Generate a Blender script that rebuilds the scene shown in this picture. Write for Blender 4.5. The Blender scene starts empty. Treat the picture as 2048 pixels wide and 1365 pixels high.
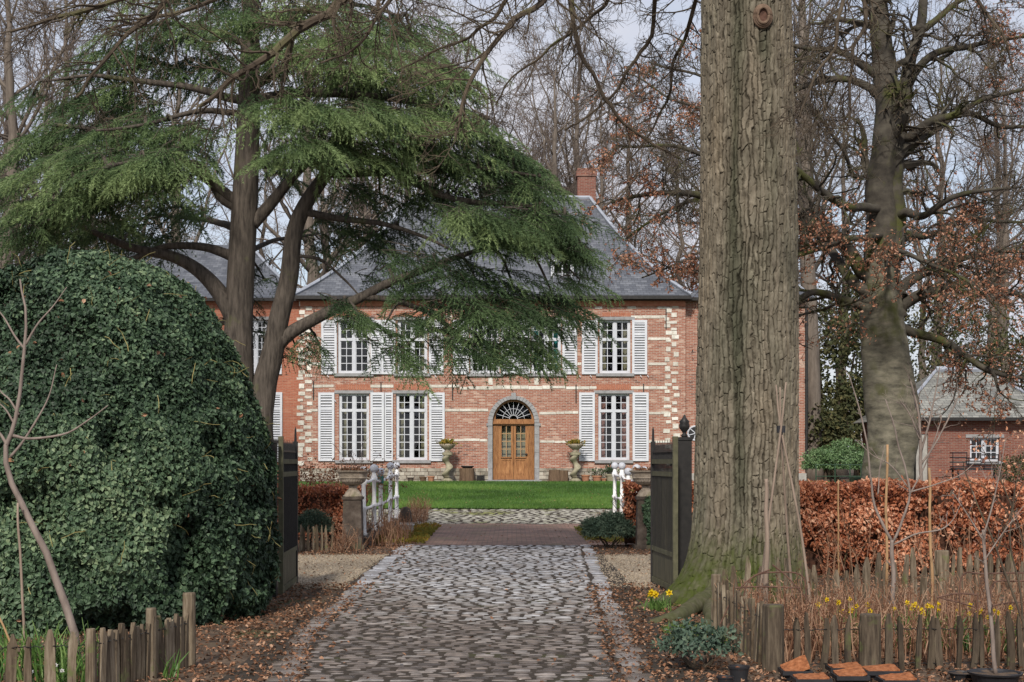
import bpy, math, random
import numpy as np
random.seed(5)
RG = np.random.default_rng(11)
SC = bpy.context.scene
COL = SC.collection
PI = math.pi
F, CX, HY, CH = 2844.0, 1024.0, 925.0, 1.65      # focal length and horizon in photo pixels, eye height


def P(px, py, Y):
    return np.array([(px - CX) / F * Y, Y, CH - (py - HY) / F * Y])


def gz(Y):
    return np.interp(Y, [0, 28, 36, 41, 54, 130, 500], [0, 0, .07, .28, .9, 1.2, 1.2])


def gy(py):                                       # distance at which the flat near ground meets this photo row
    return F * CH / (py - HY)


def nrm(v):
    return v / np.maximum(np.linalg.norm(v, axis=-1, keepdims=True), 1e-9)


def hsh(i, seed=0):
    n = (i[..., 0] * 374761393 + i[..., 1] * 668265263 + i[..., 2] * 2246822519 + seed * 3266489917) & 0xffffffff
    n = ((n ^ (n >> 13)) * 1274126177) & 0xffffffff
    n = ((n ^ (n >> 16)) * 2246822519) & 0xffffffff
    return ((n ^ (n >> 15)) & 0xffffff) / float(0xffffff)


def vnoise(p, seed=0):
    p = np.asarray(p, float)
    i = np.floor(p).astype(np.int64)
    f = p - i
    f = f * f * (3 - 2 * f)
    out = 0
    for a in (0, 1):
        for b in (0, 1):
            for c in (0, 1):
                w = (f[..., 0] if a else 1 - f[..., 0]) * (f[..., 1] if b else 1 - f[..., 1]) * (f[..., 2] if c else 1 - f[..., 2])
                out = out + w * hsh(i + np.array([a, b, c]), seed)
    return out


def fbm(p, oct=3, seed=0):
    p = np.asarray(p, float)
    s, a, t = 0, .5, 0
    for k in range(oct):
        s = s + a * vnoise(p * 2 ** k, seed + k)
        t += a
        a *= .5
    return s / t


class MB:
    """collects vertices, faces, a per-vertex tint and an optional second value, then links ONE mesh object"""

    def __init__(s):
        s.v, s.f, s.t, s.u, s.n, s.m = [], [], [], [], 0, []

    def add(s, V, Fc, tint=.5, u=0., mi=0):
        V = np.asarray(V, float).reshape(-1, 3)
        n = len(V)
        for A in (Fc if isinstance(Fc, (list, tuple)) and len(Fc) and isinstance(Fc[0], np.ndarray) and Fc[0].ndim == 2 else [np.asarray(Fc, np.int64)]):
            if len(A):
                s.f.append(np.asarray(A, np.int64) + s.n)
                s.m.append(np.full(len(A), mi, np.int32))
        s.v.append(V)
        s.t.append(np.broadcast_to(np.asarray(tint, float), (n,)).copy())
        s.u.append(np.broadcast_to(np.asarray(u, float), (n,)).copy())
        s.n += n
        return s

    def box(s, x0, x1, y0, y1, z0, z1, tint=.5, mi=0):
        V = [(x0, y0, z0), (x1, y0, z0), (x1, y1, z0), (x0, y1, z0), (x0, y0, z1), (x1, y0, z1), (x1, y1, z1), (x0, y1, z1)]
        return s.add(V, [(0, 3, 2, 1), (4, 5, 6, 7), (0, 1, 5, 4), (1, 2, 6, 5), (2, 3, 7, 6), (3, 0, 4, 7)], tint, 0, mi)

    def obox(s, c, ax, hs, tint=.5, mi=0):
        """oriented box: centre, 3 axes (rows), half sizes"""
        ax = np.asarray(ax, float)
        sg = np.array([(-1, -1, -1), (1, -1, -1), (1, 1, -1), (-1, 1, -1), (-1, -1, 1), (1, -1, 1), (1, 1, 1), (-1, 1, 1)], float)
        V = np.asarray(c) + (sg * np.asarray(hs)) @ ax
        return s.add(V, [(0, 3, 2, 1), (4, 5, 6, 7), (0, 1, 5, 4), (1, 2, 6, 5), (2, 3, 7, 6), (3, 0, 4, 7)], tint, 0, mi)

    def bar(s, a, b, w, d, up=(0, 0, 1), tint=.5):
        a, b = np.asarray(a, float), np.asarray(b, float)
        z = nrm(b - a)
        x = np.cross(z, up)
        if np.linalg.norm(x) < 1e-4:
            x = np.array([1., 0, 0])
        x = nrm(x)
        y = np.cross(z, x)
        return s.obox((a + b) / 2, [x, y, z], (w / 2, d / 2, np.linalg.norm(b - a) / 2), tint)

    def tubes(s, Pt, Rd, sides=3, tint=.5, cap=True):
        """Pt (B,n,3) polylines, Rd (B,n) radii"""
        Pt, Rd = np.asarray(Pt, float), np.asarray(Rd, float)
        B, n, _ = Pt.shape
        T = np.empty_like(Pt)
        T[:, 1:-1] = Pt[:, 2:] - Pt[:, :-2]
        T[:, 0] = Pt[:, 1] - Pt[:, 0]
        T[:, -1] = Pt[:, -1] - Pt[:, -2]
        T = nrm(T)
        m = nrm(Pt[:, -1] - Pt[:, 0])
        ref = np.where(np.abs(m[:, 2:3]) > .8, np.array([[1., .13, 0]]), np.array([[.1, .05, 1.]]))
        X = nrm(np.cross(T, ref[:, None, :]))
        Yv = np.cross(T, X)
        a = np.arange(sides) / sides * 2 * PI
        V = Pt[:, :, None] + Rd[:, :, None, None] * (np.cos(a)[:, None] * X[:, :, None] + np.sin(a)[:, None] * Yv[:, :, None])
        idx = np.arange(B * n * sides).reshape(B, n, sides)
        q = np.stack([idx[:, :-1], np.roll(idx, -1, 2)[:, :-1], np.roll(idx, -1, 2)[:, 1:], idx[:, 1:]], -1).reshape(-1, 4)
        fs = [q]
        if cap and sides == 4:
            fs.append(np.concatenate([idx[:, 0, ::-1], idx[:, -1]]))
        elif cap and sides == 3:
            fs.append(np.concatenate([idx[:, 0, ::-1], idx[:, -1]]))
        elif cap:
            for r in (idx[:, 0, ::-1], idx[:, -1]):
                for k in range(1, sides - 1):
                    fs.append(np.stack([r[:, 0], r[:, k], r[:, k + 1]], -1))
        t = np.broadcast_to(np.asarray(tint, float).reshape(-1, 1, 1), (B, n, sides)) if np.ndim(tint) else tint
        return s.add(V.reshape(-1, 3), fs, t if not np.ndim(t) else t.reshape(-1))

    def tube(s, pts, r, sides=8, tint=.5):
        pts = np.asarray(pts, float)
        r = np.full(len(pts), r) if np.ndim(r) == 0 else np.asarray(r, float)
        return s.tubes(pts[None], r[None], sides, tint)

    def lathe(s, prof, c, n=16, tint=.5, flute=0, sq=0):
        prof = np.asarray(prof, float)
        a = np.arange(n) / n * 2 * PI
        r = prof[:, :1] * (1 + (flute * (np.arange(n) % 2)) * (prof[:, 2:3] if prof.shape[1] > 2 else 1))
        V = np.stack([r * np.cos(a), r * np.sin(a), np.repeat(prof[:, 1:2], n, 1)], -1) + np.asarray(c, float)
        m = len(prof)
        idx = np.arange(m * n).reshape(m, n)
        q = np.stack([idx[:-1], np.roll(idx, -1, 1)[:-1], np.roll(idx, -1, 1)[1:], idx[1:]], -1).reshape(-1, 4)
        fs = [q]
        for rr in (idx[0, ::-1], idx[-1]):
            fs.append(np.array([(rr[0], rr[k], rr[k + 1]) for k in range(1, n - 1)]))
        return s.add(V.reshape(-1, 3), fs, tint)

    def ball(s, c, r, n=10, m=7, tint=.5, sc=(1, 1, 1)):
        th = np.linspace(.02, PI - .02, m)
        V = np.stack([np.outer(np.sin(th), np.cos(np.arange(n) / n * 2 * PI)), np.outer(np.sin(th), np.sin(np.arange(n) / n * 2 * PI)), np.repeat(-np.cos(th)[:, None], n, 1)], -1)
        V = V * r * np.asarray(sc) + np.asarray(c)
        idx = np.arange(m * n).reshape(m, n)
        q = np.stack([idx[:-1], np.roll(idx, -1, 1)[:-1], np.roll(idx, -1, 1)[1:], idx[1:]], -1).reshape(-1, 4)
        return s.add(V.reshape(-1, 3), [q], tint)

    def inst(s, TV, TF, pos, ax, ay, az, sc=1., tint=None, ttint=None):
        """stamp a template (k,3) at N places with axis vectors ax, ay, az (N,3)"""
        TV = np.asarray(TV, float)
        N, k = len(pos), len(TV)
        sc = np.broadcast_to(np.asarray(sc, float), (N,)) if np.ndim(sc) < 2 else sc
        S = sc[:, None, None] if sc.ndim == 1 else 1.
        L = TV[None] * (sc[:, None, :] if sc.ndim == 2 else 1.)
        V = np.asarray(pos)[:, None] + S * (L[..., 0:1] * ax[:, None] + L[..., 1:2] * ay[:, None] + L[..., 2:3] * az[:, None])
        off = (np.arange(N) * k)[:, None, None]
        fs = [(np.asarray(A)[None] + off).reshape(-1, np.asarray(A).shape[1]) for A in TF]
        t = np.full((N, k), .5) if tint is None else np.repeat(np.asarray(tint)[:, None], k, 1)
        if ttint is not None:
            t = t + np.asarray(ttint)[None]
        return s.add(V.reshape(-1, 3), fs, np.clip(t, 0, 1).reshape(-1))

    def build(s, name, mat, parent=None, smooth=False, at=(0, 0, 0)):
        off = np.array(OFF[parent.name]) if parent is not None else np.array(at, float)
        me = bpy.data.meshes.new(name)
        V = np.concatenate(s.v) - off
        me.vertices.add(len(V))
        me.vertices.foreach_set('co', V.ravel())
        nl = sum(a.size for a in s.f)
        me.loops.add(nl)
        me.loops.foreach_set('vertex_index', np.concatenate([a.ravel() for a in s.f]).astype(np.int32))
        tot = np.concatenate([np.full(len(a), a.shape[1]) for a in s.f])
        me.polygons.add(len(tot))
        me.polygons.foreach_set('loop_start', np.concatenate([[0], np.cumsum(tot)[:-1]]).astype(np.int32))
        me.polygons.foreach_set('material_index', np.concatenate(s.m))
        if smooth:
            me.polygons.foreach_set('use_smooth', np.ones(len(tot), bool))
        else:
            me.polygons.foreach_set('use_smooth', np.zeros(len(tot), bool))
        me.update(calc_edges=True)
        for nm, arr in (('tint', s.t), ('aux', s.u)):
            a = me.attributes.new(nm, 'FLOAT', 'POINT')
            a.data.foreach_set('value', np.concatenate(arr).astype(np.float32))
        for m in (mat if isinstance(mat, (list, tuple)) else [mat]):
            me.materials.append(m)
        o = bpy.data.objects.new(name, me)
        COL.objects.link(o)
        if parent is not None:
            o.parent = parent
            OFF[o.name] = tuple(off)
        else:
            o.location = off
            OFF[o.name] = tuple(off)
        return o


OFF = {}


def tag(o, label, cat, group=None, kind=None):
    o['label'] = label
    o['category'] = cat
    if group:
        o['group'] = group
    if kind:
        o['kind'] = kind
    return o


def thing(name, label, cat, loc, group=None):
    o = bpy.data.objects.new(name, None)
    COL.objects.link(o)
    o.location = loc
    o.empty_display_size = .1
    OFF[o.name] = tuple(loc)
    return tag(o, label, cat, group)


def struct(o, label=None, kind='structure'):
    o['kind'] = kind
    if label:
        o['label'] = label
    return o


def copy_tree(o, loc, rz=0., sc=1., label=None):
    c = o.copy()
    COL.objects.link(c)
    c.location = loc
    c.rotation_euler = (0, 0, rz)
    c.scale = (sc, sc, sc)
    if label:
        c['label'] = label
    for ch in list(o.children):
        d = ch.copy()
        COL.objects.link(d)
        d.parent = c
        for g in list(ch.children):
            e = g.copy()
            COL.objects.link(e)
            e.parent = d
    return c


def spline(pts, n):
    """Catmull-Rom through pts (k,d) resampled to n points"""
    p = np.asarray(pts, float)
    p = np.concatenate([2 * p[:1] - p[1:2], p, 2 * p[-1:] - p[-2:-1]])
    k = len(p) - 3
    u = np.linspace(0, k - 1e-6, n)
    i = u.astype(int)
    t = (u - i)[:, None]
    a, b, c, d = p[i], p[i + 1], p[i + 2], p[i + 3]
    return .5 * (2 * b + (c - a) * t + (2 * a - 5 * b + 4 * c - d) * t ** 2 + (3 * b - a - 3 * c + d) * t ** 3)


def children_of(Pt, Rd, k, rng, lr=(.35, .6), ang=(35, 65), t0=.25, n=4, wander=.18, up=.05, droop=0., rmul=.55, flat=0., ls=None, rmin=.003):
    """k child branches on each parent polyline: returns (B*k,n,3), radii, and lengths follow the parent's"""
    B, m, _ = Pt.shape
    seg = np.linalg.norm(np.diff(Pt, axis=1), axis=2).sum(1)
    t = t0 + (1 - t0) * (np.arange(k)[None] + rng.random((B, k))) / k
    t = np.clip(t, 0, .995)
    x = t * (m - 1)
    i = np.minimum(x.astype(int), m - 2)
    f = (x - i)[..., None]
    bi = np.arange(B)[:, None]
    p0 = Pt[bi, i] * (1 - f) + Pt[bi, i + 1] * f
    r0 = Rd[bi, i] * (1 - f[..., 0]) + Rd[bi, i + 1] * f[..., 0]
    d = nrm(Pt[bi, i + 1] - Pt[bi, i])
    rv = rng.normal(size=(B, k, 3))
    rv[..., 2] *= (1 - flat)
    perp = nrm(rv - (rv * d).sum(-1, keepdims=True) * d)
    a = np.radians(rng.uniform(*ang, size=(B, k)))[..., None]
    dr = d * np.cos(a) + perp * np.sin(a)
    base = seg[:, None] if ls is None else ls
    ln = base * rng.uniform(*lr, size=(B, k)) * (1.15 - .55 * t)
    p0, dr, ln, r0 = p0.reshape(-1, 3), dr.reshape(-1, 3), ln.reshape(-1), r0.reshape(-1)
    N = len(p0)
    out = np.empty((N, n, 3))
    out[:, 0] = p0
    st = ln / (n - 1)
    for j in range(1, n):
        out[:, j] = out[:, j - 1] + dr * st[:, None]
        dr = dr + rng.normal(size=(N, 3)) * wander
        dr[:, 2] += up - droop
        dr = nrm(dr)
    rs = np.maximum(r0 * rmul, rmin)
    rad = np.maximum(rs[:, None] * np.linspace(1, .3, n)[None], rmin * .6)
    return out, rad


# leaf templates: axis +x, side y, normal z
LEAF2 = (np.array([(0, 0, 0), (.45, .3, .1), (1, 0, 0), (.45, -.3, .1), (.5, 0, -.03)]), [np.array([(0, 4, 2, 1), (0, 3, 2, 4)])])
IVY = (np.array([(0, 0, 0), (.05, .42, .04), (.5, .36, .08), (1, 0, -.06), (.5, -.36, .08), (.05, -.42, .04), (.35, 0, -.03)]),
       [np.array([(0, 6, 2, 1), (0, 5, 4, 6)]), np.array([(6, 3, 2), (6, 4, 3)])])
CURL = (np.array([(0, 0, 0), (.35, .3, .16), (.75, .22, .1), (1, 0, -.16), (.75, -.22, .16), (.35, -.3, .1), (.5, 0, -.04)]),
        [np.array([(0, 6, 2, 1), (0, 5, 4, 6)]), np.array([(6, 3, 2), (6, 4, 3)])])


def rand_dirs(n, rng=RG):
    return nrm(rng.normal(size=(n, 3)))


def frames(d, nrmal):
    """orthonormal frames with x along d and z near nrmal"""
    x = nrm(d)
    z = nrm(nrmal - (nrmal * x).sum(-1, keepdims=True) * x)
    return x, np.cross(z, x), z
# ------------------------------------------------------------------ materials
def _new(name):
    m = bpy.data.materials.new(name)
    m.use_nodes = True
    nt = m.node_tree
    nt.nodes.clear()
    out = nt.nodes.new('ShaderNodeOutputMaterial')
    b = nt.nodes.new('ShaderNodeBsdfPrincipled')
    nt.links.new(b.outputs[0], out.inputs[0])
    return m, nt, b, out


def nd(nt, t, **kw):
    n = nt.nodes.new(t)
    for k, v in kw.items():
        if k in n.bl_rna.properties and k not in n.inputs:
            setattr(n, k, v)
        else:
            n.inputs[k].default_value = v
    return n


def ramp(nt, fac, cols, lo=.3, hi=.7):
    r = nt.nodes.new('ShaderNodeValToRGB')
    e = r.color_ramp.elements
    ps = np.linspace(lo, hi, len(cols))
    while len(e) < len(cols):
        e.new(.5)
    for i, c in enumerate(cols):
        e[i].position = float(ps[i])
        e[i].color = (*c, 1) if len(c) == 3 else c
    nt.links.new(fac, r.inputs[0])
    return r.outputs[0]


def coords(nt, stretch=(1, 1, 1), src='Object'):
    tc = nt.nodes.new('ShaderNodeTexCoord')
    mp = nt.nodes.new('ShaderNodeMapping')
    mp.inputs['Scale'].default_value = stretch
    nt.links.new(tc.outputs[src], mp.inputs[0])
    return mp.outputs[0]


def noise(nt, vec, scale, detail=5, rough=.6, dist=0.):
    n = nd(nt, 'ShaderNodeTexNoise', Scale=scale, Detail=detail, Roughness=rough, Distortion=dist)
    nt.links.new(vec, n.inputs['Vector'])
    return n.outputs[0]


def mix(nt, fac, a, b, mode='MIX'):
    m = nt.nodes.new('ShaderNodeMixRGB')
    m.blend_type = mode
    for i, x in enumerate((fac, a, b)):
        if isinstance(x, (int, float)):
            m.inputs[i].default_value = x
        elif isinstance(x, tuple):
            m.inputs[i].default_value = (*x, 1)
        else:
            nt.links.new(x, m.inputs[i])
    return m.outputs[0]


def math_(nt, op, a, b=0., clamp=False):
    m = nt.nodes.new('ShaderNodeMath')
    m.operation = op
    m.use_clamp = clamp
    for i, x in enumerate((a, b)):
        if isinstance(x, (int, float)):
            m.inputs[i].default_value = x
        else:
            nt.links.new(x, m.inputs[i])
    return m.outputs[0]


def attr(nt, name='tint'):
    a = nt.nodes.new('ShaderNodeAttribute')
    a.attribute_name = name
    return a.outputs['Fac']


def bump(nt, b, h, strength=.4, dist=.02):
    n = nt.nodes.new('ShaderNodeBump')
    n.inputs['Strength'].default_value = strength
    n.inputs['Distance'].default_value = dist
    nt.links.new(h, n.inputs['Height'])
    nt.links.new(n.outputs[0], b.inputs['Normal'])


def M(name, cols, scale=4., stretch=(1, 1, 1), rough=.75, bmp=.3, bdist=.01, lo=.3, hi=.7, spec=.3, tint=None, detail=6, metal=0., moss=None, dist=0.):
    """noise-coloured surface; tint = per-vertex multiplier ramp; moss = (colour, amount)"""
    m, nt, b, _ = _new(name)
    v = coords(nt, stretch)
    nz = noise(nt, v, scale, detail, .65, dist)
    c = ramp(nt, nz, cols, lo, hi)
    if tint:
        c = mix(nt, 1., c, ramp(nt, attr(nt), tint, 0, 1), 'MULTIPLY')
    if moss:
        mz = noise(nt, coords(nt), moss[2] if len(moss) > 2 else 2.5, 5)
        f = ramp(nt, mz, [(0, 0, 0), (1, 1, 1)], .62 - moss[1] * .4, .72 - moss[1] * .3)
        c = mix(nt, f, c, moss[0])
    nt.links.new(c, b.inputs['Base Color'])
    b.inputs['Roughness'].default_value = rough
    b.inputs['Specular IOR Level'].default_value = spec
    b.inputs['Metallic'].default_value = metal
    if bmp:
        bump(nt, b, nz, bmp, bdist)
    return m


def leafmat(name, cols, rough=.5, spec=.3, trans=.25, lo=0., hi=1.):
    m, nt, b, out = _new(name)
    c = ramp(nt, attr(nt), cols, lo, hi)
    nt.links.new(c, b.inputs['Base Color'])
    b.inputs['Roughness'].default_value = rough
    b.inputs['Specular IOR Level'].default_value = spec
    if trans:
        t = nt.nodes.new('ShaderNodeBsdfTranslucent')
        nt.links.new(c, t.inputs[0])
        mx = nt.nodes.new('ShaderNodeMixShader')
        mx.inputs[0].default_value = trans
        nt.links.new(b.outputs[0], mx.inputs[1])
        nt.links.new(t.outputs[0], mx.inputs[2])
        nt.links.new(mx.outputs[0], out.inputs[0])
    return m


def brickmat(name, c1, c2, c3, mortar, bw=.21, bh=.062, ms=.009, blot=.35, white=.0):
    m, nt, b, _ = _new(name)
    tc = nt.nodes.new('ShaderNodeTexCoord')
    sp = nt.nodes.new('ShaderNodeSeparateXYZ')
    nt.links.new(tc.outputs['Object'], sp.inputs[0])
    cb = nt.nodes.new('ShaderNodeCombineXYZ')
    nt.links.new(math_(nt, 'ADD', sp.outputs[0], sp.outputs[1]), cb.inputs[0])
    nt.links.new(sp.outputs[2], cb.inputs[1])
    br = nd(nt, 'ShaderNodeTexBrick', Scale=1.0)
    br.inputs['Brick Width'].default_value = bw
    br.inputs['Row Height'].default_value = bh
    br.inputs['Mortar Size'].default_value = ms
    br.inputs['Mortar Smooth'].default_value = .3
    br.inputs['Color1'].default_value = (0, 0, 0, 1)
    br.inputs['Color2'].default_value = (1, 1, 1, 1)
    br.inputs['Mortar'].default_value = (.5, .5, .5, 1)
    nt.links.new(cb.outputs[0], br.inputs['Vector'])
    # every brick its own shade, pulled about by large weathered areas
    big = noise(nt, tc.outputs['Object'], .55, 4)
    mid = noise(nt, tc.outputs['Object'], 3.2, 4)
    sh = math_(nt, 'ADD', math_(nt, 'MULTIPLY', br.outputs['Color'], .6), math_(nt, 'MULTIPLY', mid, .72))
    sh = math_(nt, 'ADD', sh, math_(nt, 'MULTIPLY', math_(nt, 'SUBTRACT', big, .5), blot * 2))
    c = ramp(nt, sh, [c2, c1, c1, c3], .2, 1.05)
    c = mix(nt, br.outputs['Fac'], c, mortar)
    nt.links.new(c, b.inputs['Base Color'])
    b.inputs['Roughness'].default_value = .9
    b.inputs['Specular IOR Level'].default_value = .15
    inv = math_(nt, 'SUBTRACT', 1., br.outputs['Fac'])
    bump(nt, b, math_(nt, 'ADD', inv, math_(nt, 'MULTIPLY', mid, .4)), .5, .012)
    return m


def slatemat(name, cols, w=.24, h=.13, lichen=(.26, .26, .22), zs=1.35):
    m, nt, b, _ = _new(name)
    tc = nt.nodes.new('ShaderNodeTexCoord')
    sp = nt.nodes.new('ShaderNodeSeparateXYZ')
    nt.links.new(tc.outputs['Object'], sp.inputs[0])
    cb = nt.nodes.new('ShaderNodeCombineXYZ')
    nt.links.new(math_(nt, 'ADD', sp.outputs[0], math_(nt, 'MULTIPLY', sp.outputs[1], .02)), cb.inputs[0])
    nt.links.new(math_(nt, 'MULTIPLY', sp.outputs[2], zs), cb.inputs[1])
    br = nd(nt, 'ShaderNodeTexBrick', Scale=1.0)
    br.inputs['Brick Width'].default_value = w
    br.inputs['Row Height'].default_value = h
    br.inputs['Mortar Size'].default_value = .006
    br.inputs['Color1'].default_value = (0, 0, 0, 1)
    br.inputs['Color2'].default_value = (1, 1, 1, 1)
    br.inputs['Mortar'].default_value = (0, 0, 0, 1)
    nt.links.new(cb.outputs[0], br.inputs['Vector'])
    st = noise(nt, coords(nt, (1, 1, .25)), 1.4, 5)
    sp2 = noise(nt, tc.outputs['Object'], 6., 4)
    f = math_(nt, 'ADD', math_(nt, 'MULTIPLY', br.outputs['Color'], .35), math_(nt, 'MULTIPLY', st, .85))
    c = ramp(nt, f, cols, .25, .85)
    li = ramp(nt, sp2, [(0, 0, 0), (1, 1, 1)], .66, .74)
    c = mix(nt, math_(nt, 'MULTIPLY', li, .6), c, lichen)
    c = mix(nt, br.outputs['Fac'], c, (.03, .03, .035))
    nt.links.new(c, b.inputs['Base Color'])
    b.inputs['Roughness'].default_value = .5
    bump(nt, b, math_(nt, 'ADD', br.outputs['Color'], math_(nt, 'SUBTRACT', 1., br.outputs['Fac'])), .5, .015)
    return m


MAT = {}
MAT['brick'] = brickmat('old_red_brick', (.305, .122, .082), (.095, .042, .036), (.47, .31, .24), (.40, .335, .285), blot=.45)
MAT['brick_wing'] = brickmat('smooth_red_brick', (.36, .125, .078), (.24, .08, .052), (.42, .19, .125), (.36, .21, .15), blot=.15)
MAT['brick_barn'] = brickmat('garage_brick', (.185, .066, .048), (.085, .036, .032), (.25, .115, .085), (.22, .175, .145), blot=.2)
MAT['brick_soldier'] = M('soldier_brick', [(.30, .10, .06), (.42, .19, .12)], 9, rough=.9)
MAT['slate'] = slatemat('grey_blue_slate', [(.045, .05, .062), (.085, .093, .11), (.15, .16, .18)])
MAT['slate_barn'] = slatemat('weathered_slate', [(.10, .10, .09), (.19, .19, .17), (.29, .29, .26)], lichen=(.34, .33, .24))
MAT['lead'] = M('lead_sheet', [(.22, .24, .28), (.36, .39, .45)], 3, rough=.5, bmp=.1)
MAT['limestone'] = M('pale_limestone', [(.48, .45, .38), (.66, .64, .58), (.76, .74, .70)], 7, rough=.9, bmp=.4, tint=[(.72, .70, .68), (1, 1, 1)])
MAT['bluestone'] = M('grey_bluestone', [(.20, .20, .205), (.32, .32, .33)], 6, rough=.8, bmp=.2)
MAT['plinth'] = M('rubble_plinth', [(.22, .20, .165), (.42, .39, .33), (.58, .55, .48)], 4, rough=.95, bmp=.5, tint=[(.5, .48, .45), (1, 1, 1)])
MAT['white'] = M('white_gloss_paint', [(.50, .52, .57), (.62, .635, .67)], 6, rough=.45, bmp=.05, tint=[(.85, .86, .88), (1, 1, 1)])
MAT['louvre_gap_shade'] = M('louvre_gap_shade', [(.26, .265, .28), (.33, .335, .35)], 5, rough=.9, bmp=0)
MAT['white_old'] = M('peeling_white_paint', [(.20, .19, .18), (.74, .74, .74), (.84, .84, .84), (.86, .86, .86)], 11, (1, 1, .5), rough=.6, lo=.24, hi=.62, bmp=.2)
MAT['oakdoor'] = M('varnished_oak', [(.14, .055, .02), (.30, .135, .05), (.42, .215, .09)], 5, (5, 5, .7), rough=.42, bmp=.1, spec=.4, tint=[(.72, .7, .66), (1, 1, 1)])
MAT['iron'] = M('black_iron', [(.012, .012, .013), (.03, .028, .027)], 12, rough=.5, bmp=.1)
MAT['gateboard'] = M('green_black_gate', [(.03, .03, .02), (.075, .07, .045), (.14, .13, .075)], 4, (6, 6, .6), rough=.6, bmp=.15)
MAT['gaterail'] = M('mossy_gate_rail', [(.05, .05, .03), (.13, .125, .075)], 8, rough=.7, bmp=.2)
MAT['terracotta'] = M('terracotta', [(.28, .13, .075), (.42, .22, .13)], 6, rough=.9)
MAT['stone_urn'] = M('weathered_urn_stone', [(.15, .12, .092), (.33, .275, .215), (.45, .39, .32)], 6, rough=.9, bmp=.3, moss=((.13, .125, .06), .12))
MAT['stone_ped'] = M('dark_sandstone', [(.028, .022, .018), (.075, .058, .047), (.135, .112, .094)], 5, rough=.92, bmp=.4, moss=((.09, .085, .05), .2))
MAT['stone_gold'] = M('twisted_column_stone', [(.20, .18, .12), (.36, .33, .24)], 8, rough=.9, bmp=.3)
MAT['paling'] = M('silvered_paling', [(.075, .055, .038), (.18, .14, .098), (.31, .26, .195)], 5, (7, 7, .8), rough=.85, bmp=.5, bdist=.006, tint=[(.45, .42, .38), (1, 1, .98)], moss=((.12, .13, .05), .06, 6))
MAT['paling_dark'] = M('shade_toned_paling', [(.035, .026, .02), (.095, .073, .052), (.18, .145, .105)], 5, (7, 7, .8), rough=.85, bmp=.5, bdist=.006, tint=[(.45, .42, .38), (1, 1, .98)], moss=((.08, .085, .035), .08, 6))  # paling again, the shade on the front run put into its darker colour
MAT['cane'] = M('tan_cane', [(.28, .165, .08), (.41, .26, .135)], 5, (4, 4, .5), rough=.5, bmp=.1)
MAT['cane_pink'] = M('weathered_cane', [(.17, .125, .095), (.30, .23, .18)], 5, (6, 6, .5), rough=.7, bmp=.2)
MAT['bark_cedar'] = M('cedar_bark', [(.025, .020, .017), (.072, .060, .049), (.12, .10, .083)], 6, (3, 3, .45), rough=.9, bmp=.8, bdist=.03, moss=((.10, .105, .045), .1, 1.2))
MAT['bark_beech'] = M('beech_bark', [(.045, .042, .032), (.125, .116, .086), (.205, .188, .14)], 3.4, (1, 1, 2.4), rough=.85, bmp=.3, bdist=.03, moss=((.065, .068, .022), .2, 1.1))
MAT['bark_limb'] = M('shade_toned_mossy_limb_bark', [(.02, .017, .014), (.055, .048, .038), (.09, .08, .062)], 2.6, (1, 1, 1.4), rough=.9, bmp=.4, bdist=.03, moss=((.060, .064, .018), .28, 1.3))  # mossy, and the limbs' backlit darkness is put into the bark colour
MAT['bark_twig'] = M('twig_bark', [(.044, .032, .023), (.105, .082, .056)], 3, rough=.9, bmp=0, moss=((.085, .085, .035), .1, 1.5))
MAT['bark_far'] = M('far_twig_bark', [(.085, .064, .052), (.17, .137, .115)], 2, rough=.95, bmp=0)
MAT['bark_far_trunk'] = M('far_trunk_bark', [(.085, .07, .058), (.185, .155, .128)], 3, (3, 3, .5), rough=.95, bmp=.4)
MAT['bark_sapling'] = M('sapling_bark', [(.13, .10, .085), (.27, .22, .19)], 6, (2, 2, .6), rough=.7, bmp=.2)
MAT['leaf_russet'] = leafmat('russet_leaf', [(.12, .036, .02), (.42, .145, .07), (.64, .30, .17), (.78, .50, .34)], .45, .35, .3)
MAT['leaf_beech'] = leafmat('pale_russet_leaf', [(.26, .10, .055), (.46, .215, .13), (.64, .39, .27)], .6, .2, .35)
MAT['leaf_ivy'] = leafmat('ivy_leaf', [(.018, .036, .019), (.044, .080, .042), (.085, .138, .074), (.18, .24, .13)], .55, .3, .08)
MAT['leaf_cedar'] = leafmat('cedar_needle', [(.020, .040, .021), (.056, .098, .044), (.13, .20, .085), (.25, .33, .14)], .6, .25, .25)
MAT['leaf_dark'] = leafmat('dark_shrub_leaf', [(.022, .04, .024), (.05, .085, .045), (.11, .14, .06)], .45, .4, .15)
MAT['leaf_wood'] = leafmat('wood_evergreen_leaf', [(.025, .035, .016), (.065, .072, .030), (.15, .13, .055)], .6, .2, .2)
MAT['leaf_light'] = leafmat('rhododendron_leaf', [(.05, .10, .04), (.12, .20, .08), (.22, .32, .15)], .45, .4, .2)
MAT['leaf_blue'] = leafmat('juniper_leaf', [(.03, .055, .04), (.075, .115, .08), (.14, .18, .12)], .6, .25, .15)
MAT['grass'] = leafmat('lawn_blade', [(.04, .085, .018), (.085, .175, .032), (.17, .27, .06)], .5, .3, .3)
MAT['leaf_bulb'] = leafmat('bulb_leaf', [(.04, .10, .022), (.10, .20, .045), (.2, .3, .09)], .45, .35, .3)
MAT['daffodil'] = leafmat('daffodil_petal', [(.68, .46, .01), (.80, .62, .03)], .5, .3, .3)
MAT['snowdrop'] = leafmat('white_petal', [(.7, .7, .68), (.85, .85, .83)], .5, .3, .3)
MAT['dry'] = leafmat('dried_stalk', [(.10, .045, .028), (.23, .12, .072), (.40, .26, .175)], .8, .1, .1)
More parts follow.
